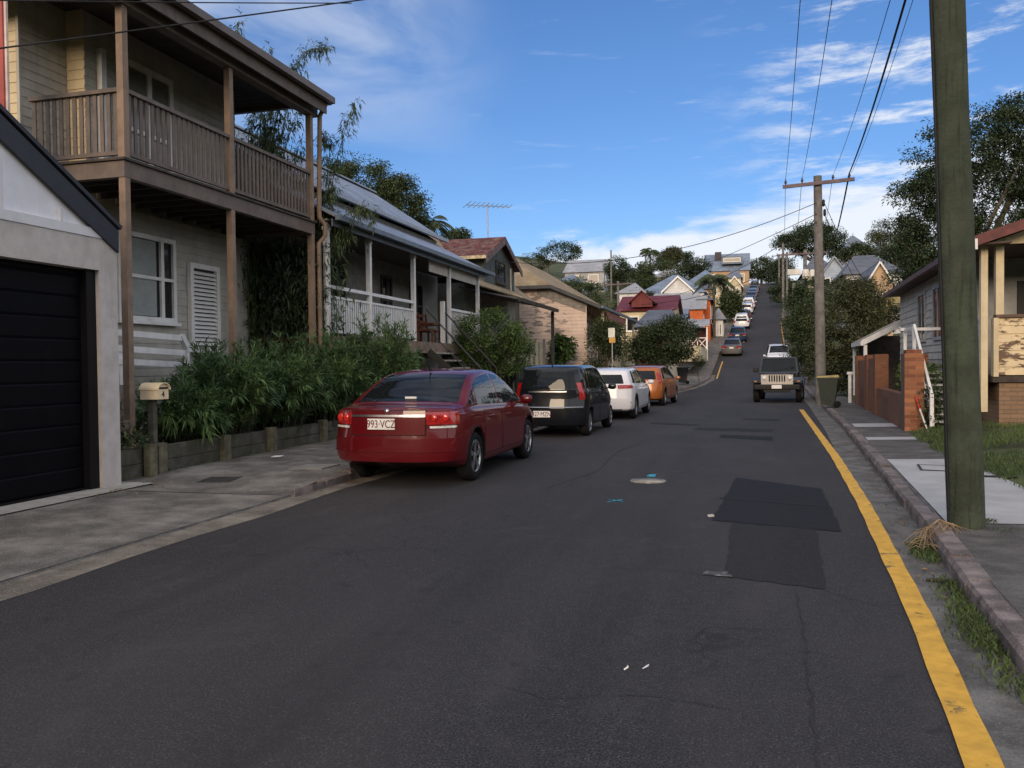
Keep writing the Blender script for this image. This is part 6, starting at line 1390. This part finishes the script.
# left side
ptree('shrub', 'bright green rounded shrub beside the cottage front steps', 'shrub', 25.5, [(490, 338, 38, 32), (475, 358, 26, 22), (512, 352, 20, 26)], LM['bright'], 110, 55, .35, .15, .06, gx=-7.3)
ptree('evergreen_tree', 'big dark rounded tree rising behind the blue-grey roof', 'tree', 46, [(360, 200, 50, 42), (395, 205, 30, 30), (330, 195, 40, 40), (410, 225, 14, 16)], LM['mid'], 260, 60, .75, .28, .35)
ptree('tree', 'small tree top peeping over the rusty gable', 'tree', 60, [(458, 237, 12, 8), (448, 241, 8, 6)], LM['mid'], 30, 40, .5, .3, .15)
ptree('vine_tree', 'tall leafy shrub growing against the veranda of the beige house', 'shrub', 38.5, [(597, 350, 9, 20), (612, 342, 13, 20), (603, 330, 8, 12)], LM['mid'], 70, 40, .45, .2, .08)
ptree('street_tree', 'dark bushy tree over the footpath beyond the beige house', 'tree', 47, [(662, 345, 26, 22), (680, 338, 16, 20), (645, 350, 18, 16), (668, 328, 14, 10)], LM['dark'], 150, 45, .55, .24, .16)
ptree('shrub', 'small round shrub against the cream wall beyond the copper hatchback', 'shrub', 50, [(698, 361, 5, 5)], LM['mid'], 14, 40, .2, .12, .03)
ptree('palm_shrub', 'spiky yucca like plant in front of the flaking end wall', 'shrub', 37.5, [(562, 346, 9, 9), (560, 356, 9, 6)], LM['bright'], 26, 26, .3, .42, .06)
hillL = [((575, 262), 150, [(560, 252, 22, 10), (535, 262, 16, 8)], 'dark', 'flat-topped dark tree behind the grey roof on the left skyline'),
    (None, 115, [(583, 300, 22, 24), (598, 318, 16, 18), (570, 290, 14, 14)], 'mid', 'rounded mid green tree below the grey roofed hill house'),
    (None, 125, [(628, 285, 20, 18), (618, 270, 13, 12), (640, 276, 14, 14)], 'dark', 'dark tree left of the palm on the left skyline'),
    (None, 122, [(662, 276, 22, 20), (648, 290, 18, 16), (675, 288, 12, 12)], 'mid', 'broad mid green tree in the middle of the left hill'),
    (None, 145, [(683, 262, 12, 9), (697, 268, 12, 10), (690, 275, 18, 12)], 'dark', 'dark tree right of the palm below the hilltop building'),
    (None, 140, [(672, 256, 8, 9), (665, 262, 8, 8)], 'olive', 'thin open tree on the skyline above the white roofs'),
    (None, 92, [(602, 318, 18, 14), (612, 326, 12, 10), (590, 312, 12, 10)], 'olive', 'olive green scrubby tree between the beige house and the red roof'),
    (None, 108, [(730, 302, 7, 9), (734, 310, 6, 8)], 'mid', 'street tree beside the palm on the left footpath of the hill'),
    (None, 105, [(640, 300, 15, 9), (625, 305, 12, 8)], 'dark', 'low dark tree directly behind the red roofs')]
for (_, Y, bl, lm, lab) in hillL: ptree('tree', lab, 'tree', Y, bl, LM[lm], 26*len(bl)+10, 45, 1.0, .5, .25, 'trees on the left hill', limbs=5)
# right side
def rtree(lab, Y, bl, lm, nc, per, sp, lf, tr=.3): return ptree('tree', lab, 'tree', Y, bl, LM[lm], nc, per, sp, lf, tr, 'trees on the right side', limbs=9)
rtree('big dark tree towering behind the red roofed house on the right', 46, [(985, 165, 62, 55), (1020, 205, 60, 60), (940, 205, 40, 36), (950, 250, 40, 34), (918, 208, 24, 26), (1010, 130, 36, 24), (905, 255, 16, 22), (1040, 150, 50, 50), (935, 280, 36, 20)], 'dark', 420, 60, .7, .27, .4)
rtree('leafy shrub tree behind the crossarm pole and the wheelie bin', 39, [(845, 325, 30, 38), (862, 300, 22, 22), (838, 355, 28, 30), (866, 345, 20, 30), (850, 372, 26, 18)], 'olive', 240, 55, .5, .2, .16)
rtree('round green shrub overhanging the footpath behind the crossarm pole', 50, [(805, 342, 18, 24), (800, 325, 14, 16), (822, 312, 18, 22), (812, 360, 16, 18)], 'mid', 150, 50, .5, .22, .14)
rtree('green shrub along the right kerb left of the crossarm pole', 68, [(800, 308, 14, 18), (812, 292, 14, 14), (795, 330, 9, 14)], 'dark', 80, 45, .6, .3, .14)
rtree('sprawling flowering shrub in front of the peach gabled house', 52, [(862, 302, 18, 20), (884, 316, 16, 14), (845, 292, 14, 14), (872, 325, 18, 14)], 'olive', 120, 40, .5, .24, .14)
rtree('umbrella shaped dark fig tree on the right skyline', 165, [(812, 240, 26, 13), (792, 242, 16, 8), (832, 242, 16, 12), (815, 231, 16, 7), (840, 250, 10, 8)], 'dark', 150, 50, 1.3, .6, .5)
rtree('dark rounded tree at the crest of the road', 205, [(762, 268, 12, 11), (752, 272, 8, 8), (770, 274, 9, 8)], 'dark', 60, 50, 1.5, .7, .4)
rtree('dark tree right of the road crest behind the far poles', 185, [(778, 272, 8, 10), (786, 265, 8, 9), (780, 283, 8, 8)], 'dark', 50, 45, 1.3, .6, .4)
rtree('dark green shrubs climbing along the right kerb near the crest', 130, [(776, 293, 6, 8), (786, 288, 8, 10), (794, 295, 8, 10)], 'dark', 50, 45, .9, .45, .25)
rtree('feathery open tree beside the small blue roof on the right skyline', 120, [(886, 232, 14, 11), (898, 245, 16, 14), (878, 246, 13, 10)], 'olive', 80, 35, 1.0, .4, .3)
rtree('dark tree between the feathery tree and the big dark tree', 95, [(900, 262, 18, 16), (915, 245, 16, 18), (890, 256, 10, 8)], 'dark', 90, 45, .9, .42, .3)
rtree('low dark trees below the small blue roof on the right skyline', 115, [(858, 252, 14, 7), (842, 256, 8, 5), (872, 258, 10, 7)], 'dark', 50, 45, .9, .45, .25)
P = np.array([[4.0+.05*(y-20)+NR.uniform(0, .5), y, .5+NR.uniform(0, 1.0)] for y in NR.uniform(19.8, 24.6, 1900)]); o = leaf_mesh('shrub', P, rvec(len(P))+np.array([0, 0, .9]), NR.uniform(.10, .22, len(P)), NR.uniform(.025, .05, len(P)), LM['bright']); tag(recentre(o), 'loose green shrub growing behind the low part of the brick fence', 'shrub')
P = np.array([[4.0+NR.normal()*.12, 19.0+NR.normal()*.25, .2+NR.uniform(0, .85)] for _ in range(700)]); o = leaf_mesh('shrub', P, rvec(700)+np.array([0, 0, .6]), NR.uniform(.06, .13, 700), NR.uniform(.03, .06, 700), LM['mid']); tag(recentre(o), 'green weedy shrub at the foot of the brick pillar', 'shrub')
# --- palms
def palm(lab, base, top, r_, fr, m=LM['palm'], tr=.14, lean=.0, lw=.10, seed=1):
    g = np.random.default_rng(seed); rt = thing('palm_tree', lab, 'palm', base); b, t = Vector(base), Vector(top); tm = MB(); tm.tube([b-Vector((0, 0, .2)), b.lerp(t, .5)+Vector((lean, 0, 0)), t], [tr*1.2, tr, tr*.8], 9); tm.build('trunk', M_BARK, rt); P = []; D = []; L = []; sp = MB()
    for i in range(fr):
        a = 2*PI*i/fr+g.uniform(-.2, .2); el = g.uniform(-.15, .95); dh = np.array([math.cos(a), math.sin(a), 0]); pts = [np.array(t)+dh*r_*s_*math.cos(el*.7)+np.array([0, 0, r_*(math.sin(el)*s_-.75*s_*s_)]) for s_ in np.linspace(0, 1, 9)]
        sp.tube([tuple(p) for p in pts], [.03*r_/2]*5+[.02*r_/2]*4, 4, cap=False)
        for s_ in np.linspace(.12, .99, 34):
            j = min(int(s_*8), 7); p = pts[j]+(pts[j+1]-pts[j])*(s_*8-j); ax = pts[j+1]-pts[j]; ax /= np.linalg.norm(ax); sd = np.cross(ax, [0, 0, 1]); sd /= np.linalg.norm(sd)+1e-9
            for sg in (-1, 1): P.append(p); D.append(ax*.55+sd*sg*.8+np.array([0, 0, -.35])); L.append(r_*.32*math.sin(PI*min(1, .12+s_*.85))+.05)
    P, D, L = np.array(P), np.array(D), np.array(L); leaf_mesh('fronds', P, D, L, np.full(len(L), lw*r_/2), m, rt, .25); sp.build('frond_stem', M_CANE, rt)
p = atY(714, 279, 92); palm('feathery palm on the left footpath halfway up the hill', (p.x, 92, ground_z(p.x, 92)), tuple(p), 2.3, 18, seed=2, lw=.065)
p = atY(650, 251, 135); palm('lone palm crown on the left skyline', (p.x, 135, ground_z(p.x, 135)), tuple(p), 2.0, 13, seed=3, lw=.09)
p = atY(436, 222, 48); palm('palm with drooping fronds left of the rusty gable', (p.x-.3, 48, ground_z(p.x, 48)), (p.x-.3, 48, p.z), 1.6, 14, seed=4, lw=.07)
# --- grass and weeds
def grass(name, pts, hmin, hmax, w_, lab=None):
    P = np.array(pts); n = len(P); D = rvec(n)*.55+np.array([0, 0, 1.]); o = leaf_mesh(name, P, D, NR.uniform(hmin, hmax, n), np.full(n, w_), LM['grass'], None, .25); tag(o, kind='stuff'); return o
pts = []
while len(pts) < 16000:
    y = NR.uniform(5.5, 18.6); x = rpath(y)+abs(NR.normal())*1.3-.05
    d = math.sin(x*3.1+y*1.7)+math.sin(x*1.3-y*2.3)
    if d > -.9: pts.append((x, y, .12+.16*min((x-rpath(y)), 1.2)+.02))
grass('grass', pts, .05, .20, .011)
pts = []
while len(pts) < 2600:
    y = NR.uniform(4.3, 8.0); k = math.sin(y*2.6)+.6*math.sin(y*5.9+1); x = kr(y)-.02-abs(NR.normal())*.075
    if NR.random() < .35+.4*k: pts.append((x, y, .012))
grass('kerb_weeds', pts, .03, .10, .012)
grass('footpath_weeds', [(rpath(8.1)-1.0+NR.normal()*.35, 8.02+NR.normal()*.06, .14) for _ in range(60)]+[(2.16+NR.normal()*.07, 8.4+NR.normal()*.05, .145) for _ in range(260)], .02, .06, .008)
grass('wall_weeds', [(-7.92+abs(NR.normal())*.03, y, .15) for y in NR.uniform(9.4, 16, 500)], .02, .07, .010)
pts = []
for _ in range(1500):
    y = NR.uniform(19, 33); x = kl(y)-2.3-abs(NR.normal())*.6; pts.append((x, y, .15))
grass('grass', pts, .05, .2, .015)
# fallen leaves blown along the gutters and path edges
P = []; 
for _ in range(420):
    y = NR.uniform(4.5, 22)
    if NR.random() < .6: P.append((kl(y)+abs(NR.normal())*.10, y, .02) if y > 9.6 else (-7.5+NR.random()*.5, y*.3+6.5, .13))
    else: P.append((kr(y)-.02-abs(NR.normal())*.12, y, .02))
P = np.array(P); D = rvec(len(P))*np.array([1, 1, .15]); o = leaf_mesh('fallen_leaves', P, D, NR.uniform(.025, .06, len(P)), NR.uniform(.012, .025, len(P)), leafmat('dry_leaf', (.05, .03, .012), (.16, .10, .04)), None, 0); tag(o, kind='stuff')
# ------------------------------------------------------------------ houses further up the street
def far_house(lab, px0, px1, Y, ypx_eave, ypx_ridge, depth, wall, roof, axis='y', hip=0.0, over=.35, wins=(), zb=None, name='house', trim=None, extra=None, ridge_px=None):
    """px0..px1: the camera-facing end at depth Y in the photograph; eave and ridge heights read there"""
    a = atY(px0, ypx_eave, Y); b_ = atY(px1, ypx_eave, Y); x0, x1, ze = a.x, b_.x, (a.z+b_.z)/2; xm = (x0+x1)/2; zr = atY((px0+px1)/2, ypx_ridge, Y if axis == 'y' else Y+depth/2).z; y1 = Y+depth
    g = min(ground_z(x0, Y), ground_z(x1, Y), ground_z(x0, y1), ground_z(x1, y1), ze-2.5)-.3 if zb is None else zb
    rt = thing(name, lab, 'house', (xm, Y+depth/2, g)); w = MB(); w.box(x0, x1, Y, y1, g, ze)
    if axis == 'y' and not hip: w.slab([(x0, Y, ze+.001), (x1, Y, ze+.001), (xm, Y, zr-.06)], .12, up=(0, 1, 0))
    w.build('wall', wall, rt); o = over; r = MB(); k = (zr-ze)/((x1-x0)/2) if axis == 'y' else (zr-ze)/(depth/2)
    if axis == 'y':
        zo = ze-o*k; h = min(hip*(x1-x0)/2, depth/2+o-.05)
        A, B, C_, D = (x0-o, Y-o, zo), (x1+o, Y-o, zo), (x1+o, y1+o, zo), (x0-o, y1+o, zo); P, Q = (xm, Y-o+h, zr), (xm, y1+o-h, zr)
        r.slab((B, C_, Q, P), .06); r.slab((D, A, P, Q), .06)
        if hip: r.slab((A, B, P), .06); r.slab((C_, D, Q), .06)
    else:
        zo = ze-o*k; h = min(hip*depth/2, (x1-x0)/2+o-.05); ym = Y+depth/2; A, B, C_, D = (x0-o, Y-o, zo), (x1+o, Y-o, zo), (x1+o, y1+o, zo), (x0-o, y1+o, zo); P, Q = (x0-o+h, ym, zr), (x1+o-h, ym, zr)
        r.slab((A, B, Q, P), .06); r.slab((C_, D, P, Q), .06)
        if hip: r.slab((B, C_, Q), .06); r.slab((D, A, P), .06)
        else: w2 = MB(); w2.slab([(x1, Y, ze+.001), (x1, y1, ze+.001), (x1, ym, zr-.06)], .12, up=(-1, 0, 0)); w2.slab([(x0, Y, ze+.001), (x0, y1, ze+.001), (x0, ym, zr-.06)], .12, up=(1, 0, 0)); w2.build('gable', wall, rt)
    r.build('roof', roof, rt)
    for (face, u0, u1, h0, h1) in wins:
        if face == 'S': frame_window(rt, 'S', x0+(x1-x0)*u0, x0+(x1-x0)*u1, ze-h1, ze-h0, Y-.01, fw=.09)
        elif face == 'E': frame_window(rt, 'E', Y+depth*u0, Y+depth*u1, ze-h1, ze-h0, x1+.01, fw=.09)
        else: frame_window(rt, 'W', Y+depth*u0, Y+depth*u1, ze-h1, ze-h0, x0-.01, fw=.09)
    if trim and axis == 'y' and not hip:
        b2 = MB()
        for s_, xx in ((-1, x0-o), (1, x1+o)):
            e = Vector((xx, Y-o-.03, ze-o*k-.22)); t = Vector((xm, Y-o-.03, zr-.22)); b2.hexa([e, t, t+Vector((0, .04, 0)), e+Vector((0, .04, 0)), e+Vector((0, 0, .24)), t+Vector((0, 0, .24)), t+Vector((0, .04, .24)), e+Vector((0, .04, .24))])
        b2.build('barge_board', trim, rt)
    return rt, (x0, x1, Y, y1, g, ze, zr)
W = lambda n, c: mat('far_wall_'+n, c, .8, .1, 1.5, boards=.18, streak=.2)
RF = lambda n, c, ax='Y': mat('far_roof_'+n, c, .55, .12, 1.0, metal=.1, corr=(ax, .09), tint=tuple(x*.65 for x in c), tintscale=.4, tintamt=.5)
R_BLUE = RF('blue_grey', (.20, .25, .33)); R_GREY = RF('pale_grey', (.36, .37, .39)); R_RED = RF('red', (.13, .020, .022)); R_REDX = RF('red_cross', (.15, .022, .026), 'X'); R_DKG = RF('dark_grey', (.13, .14, .16)); R_ORG = RF('orange', (.50, .12, .045)); R_SLATE = RF('slate', (.17, .20, .25))
W_WH, W_CR, W_OR, W_TAN, W_PEACH, W_RED, W_BL = W('white', (.60, .60, .60)), W('cream', (.55, .48, .32)), W('orange', (.52, .12, .03)), W('tan', (.40, .27, .16)), W('peach', (.52, .36, .23)), W('red_brown', (.13, .045, .035)), W('pale_blue', (.36, .43, .52))
win2 = (('S', .12, .36, .6, 1.9), ('S', .60, .86, .6, 1.9), ('E', .1, .25, .6, 2.0), ('E', .4, .52, .6, 2.4), ('E', .7, .85, .6, 2.0))
def red_gable():
    a, b_, t = atY(631, 300, 71.5), atY(652, 300, 71.5), atY(641, 290, 71.5); rt2 = bpy.data.objects['house.005'] if False else rt_red
    g = MB(); g.slab([(a.x, 71.8, a.z-.6), (b_.x, 71.8, a.z-.6), (b_.x, 71.8, a.z), ((a.x+b_.x)/2, 71.8, t.z-.1), (a.x, 71.8, a.z)], .2, up=(0, 1, 0)); g.build('gable', mat('dull_red_board', (.14, .025, .025), .7), rt2)
    m_ = (a.x+b_.x)/2; r = MB(); r.slab([(b_.x+.3, 71.5, a.z-.25), (b_.x+.3, 76.5, a.z-.25), (m_, 76.5, t.z), (m_, 71.5, t.z)], .06); r.slab([(a.x-.3, 76.5, a.z-.25), (a.x-.3, 71.5, a.z-.25), (m_, 71.5, t.z), (m_, 76.5, t.z)], .06); r.build('gable_roof', R_RED, rt2)
rt_red, q_ = far_house('red roofed cottage with cream end wall on the left, behind the dark street tree', 620, 673, 72, 309, 296, 9, W_CR, R_REDX, 'x', 0, wins=win2)
red_gable()
far_house('low slate roofed house partly hidden by the dark street tree', 638, 672, 62, 325, 310, 9, W_RED, RF('slate_cross', (.12, .13, .15), 'X'), 'x', .15, wins=win2[2:])
rt, q_ = far_house('small white cottage with pale roof and crossed white balustrade near the footpath', 676, 701, 74.5, 328, 318, 9, W_WH, R_GREY, 'x', .3, wins=win2[2:])
def cross_porch(rt):
    a, b_ = atY(688, 327, 72.0), atY(707, 327, 72.0); z0 = atY(697, 349, 72.0).z; z1 = atY(697, 338, 72.0).z; zt = a.z; g = prof(72)
    m = MB(); m.slab([(a.x-.3, 71.7, zt+.1), (b_.x+.2, 71.7, zt+.1), (b_.x+.2, 74.3, zt+.75), (a.x-.3, 74.3, zt+.75)], .06); m.build('porch_roof', R_GREY, rt)
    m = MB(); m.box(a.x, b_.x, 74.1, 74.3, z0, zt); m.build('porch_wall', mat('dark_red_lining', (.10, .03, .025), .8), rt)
    for x in (a.x, b_.x): MB().box(x-.06, x+.06, 71.9, 72.02, g, zt+.05).build('post', M_WHT, rt)
    m = MB(); n = 2; w_ = (b_.x-a.x-.12)/n
    for k in range(n):
        x0 = a.x+.06+k*w_; m.bar((x0, 71.96, z0+.05), (x0+w_, 71.96, z1-.03), .04, .06); m.bar((x0, 72.00, z1-.03), (x0+w_, 72.00, z0+.05), .04, .06)
        m.box(x0+w_-.03, x0+w_+.03, 71.93, 72.0, z0, z1)
    m.bar((a.x, 71.96, z1), (b_.x, 71.96, z1), .06, .07); m.bar((a.x, 71.96, z0), (b_.x, 71.96, z0), .06, .07); m.build('crossed_balustrade', M_WHT, rt)
    m = MB(); m.box(a.x, b_.x, 72.04, 57.7, g, z0-.05); m.build('porch_base', W_CR, rt)
cross_porch(rt)
def wall_fence(lab, x0, y0, x1, y1, z, h, m, t=.16):
    rt = thing('wall', lab, 'wall', ((x0+x1)/2, (y0+y1)/2, z)); b = MB(); b.slab([(x0, y0, z+h), (x1, y1, z+h), (x1-t, y1, z+h), (x0-t, y0, z+h)][::-1], h, up=(0, 0, -1)); b.build('panel', m, rt)
    c = MB(); c.slab([(x0+.04, y0, z+h+.08), (x1+.04, y1, z+h+.08), (x1-t-.04, y1, z+h+.08), (x0-t-.04, y0, z+h+.08)][::-1], .079, up=(0, 0, -1)); c.build('coping', m, rt)
wall_fence('cream front wall beside the dark gate beyond the street tree', -4.2, 53.5, -3.55, 60.0, .4, 1.7, mat('cream_render', (.56, .50, .38), .85, .07, 3, .3))
wall_fence('pale front wall of the crossed balustrade cottage', -3.5, 60.2, -2.75, 71.5, 1.0, 1.75, mat('white_render', (.58, .57, .54), .85, .07, 3, .3))
rt = fence('gate', 'dark slatted gate between the street tree and the cream wall', [(-4.35, 49.0), (-4.2, 53.2)], 1.55, mat('charcoal_slats', (.03, .033, .038), .6), .12, .015, z=.15); rt['category'] = 'gate'
far_house('orange house with pale grey roof on the left of the street', 674, 703, 86, 308, 296, 9, W_OR, R_GREY, 'x', .0, wins=win2[2:])
far_house('taller orange house just right of the pale roofed orange house', 699, 710, 89, 299, 294, 8, W_OR, R_DKG, 'x', .2, wins=win2[2:])
far_house('low blue-grey roofed outbuilding before the orange house', 673, 684, 80, 317, 309, 5, W_BL, R_BLUE, 'x', 0)
far_house('long blue-grey roofed house in the middle of the left slope', 640, 704, 108, 292, 275, 16, W_WH, R_BLUE, 'x', .5, wins=win2[:2])
far_house('white gabled house in front of the long blue-grey roof', 664, 692, 103, 289, 276, 8, W_WH, R_GREY, 'y', 0, trim=M_WHT, wins=win2[:2])
far_house('white house with pale iron roof above the red cottage', 648, 701, 98, 303, 293, 8, W_WH, R_GREY, 'x', .2, wins=win2[2:])
far_house('blue-grey hip roofed house below the hilltop building', 686, 722, 128, 283, 270, 16, W_CR, R_BLUE, 'x', .8, wins=win2)
far_house('cream gabled house on the left kerb near the upper cars', 728, 741, 138, 284, 276, 14, W_CR, R_SLATE, 'y', 0, trim=M_WHT, wins=win2)
far_house('tan house on the left kerb halfway up behind the street tree', 722, 733, 118, 298, 293, 12, W_TAN, R_SLATE, 'x', .4, trim=M_WHT, wins=win2)
rt, q_ = far_house('large blue roofed hilltop building with a chimney at the end of the street', 705, 749, 186, 270, 254, 14, W_TAN, R_BLUE, 'x', .0, wins=(('S', .55, .68, .8, 2.6), ('S', .76, .9, .8, 2.6), ('S', .1, .22, .8, 2.6), ('E', .2, .35, .8, 2.6), ('E', .6, .75, .8, 2.6)))
c0 = atY(719, 252, 190); b = MB(); b.box(c0.x-.9, c0.x+.5, 190, 191.5, q_[5], c0.z); b.build('chimney', mat('dark_chimney', (.05, .045, .05), .8), rt)
d0 = atY(732, 258, 187); b = MB(); b.box(d0.x-2.2, d0.x+2.2, 186.6, 190, d0.z-1.3, d0.z+.3); do = b.build('dormer', mat('slate_dormer', (.12, .15, .19), .6), rt); frame_window(rt, 'S', d0.x-1.8, d0.x+1.8, d0.z-.9, d0.z, 186.6, fw=.1, name='dormer_window', sill=False)
far_house('pale grey roofed house high on the left skyline', 565, 604, 132, 271, 260, 10, W('grey', (.36, .36, .36)), RF('pale_grey_cross', (.36, .37, .39), 'X'), 'x', 0, wins=win2)
far_house('lower blue-grey roofed house on the left hill below the pale roofed skyline house', 552, 580, 118, 284, 274, 10, W_WH, R_BLUE, 'x', .6, wins=win2[:2])
far_house('pale roofed house showing between trees at the upper left of the white gable', 690, 704, 150, 272, 264, 10, W_WH, R_SLATE, 'x', .5)
far_house('white veranda house beside the pale pole on the left kerb of the hill', 713, 723, 93, 318, 308, 7, W_WH, R_GREY, 'x', .4, wins=win2)
far_house('cream house with slate roof just below the hilltop building', 728, 741, 160, 277, 266, 10, W_CR, R_SLATE, 'x', .4, wins=win2)
far_house('white roofed house left of the long grey roof on the slope', 618, 644, 102, 292, 283, 9, W_WH, R_GREY, 'x', .5, wins=win2[:2])
far_house('small pale house among the trees on the left slope', 655, 676, 135, 276, 268, 8, W_CR, R_GREY, 'x', .5, wins=win2[:2])
far_house('grey hip roofed house at the middle of the left slope', 690, 712, 112, 288, 276, 9, W_TAN, R_DKG, 'x', .8, wins=win2[:2])
# right side of the hill
far_house('peach gabled house with white verges above the shrubs on the right', 866, 893, 74, 282, 261, 10, W_PEACH, R_DKG, 'y', 0, trim=M_WHT, wins=(('S', .35, .65, .9, 2.3), ('W', .2, .4, .6, 1.9), ('W', .6, .8, .6, 1.9)))
far_house('white house with wide dark grey roof behind the peach gable', 846, 902, 84, 272, 255, 12, W_WH, R_DKG, 'x', .3, wins=win2[:2])
far_house('pale blue gabled house below the fig tree on the right', 822, 846, 96, 272, 256, 14, W_BL, R_DKG, 'y', 0, trim=mat('slate_trim', (.2, .22, .26), .6), wins=win2[:2])
far_house('small blue pyramid roofed house on the right skyline', 846, 867, 140, 246, 235, 9, W_WH, R_SLATE, 'x', 1.0, wins=win2[:2])
far_house('grey roofed house left of the pale blue gable behind the transformer pole', 808, 832, 104, 268, 254, 12, W_CR, R_DKG, 'x', .5, wins=win2[:2])
p0, p1 = atY(880, 300, 60), atY(906, 300, 60); rt = fence('fence', 'yellow paling fence on the slope behind the right porch', [(p0.x, 60), (p1.x, 60.2)], 1.2, mat('yellow_palings', (.50, .38, .15), .75), .1, .01, z=p0.z-.9)
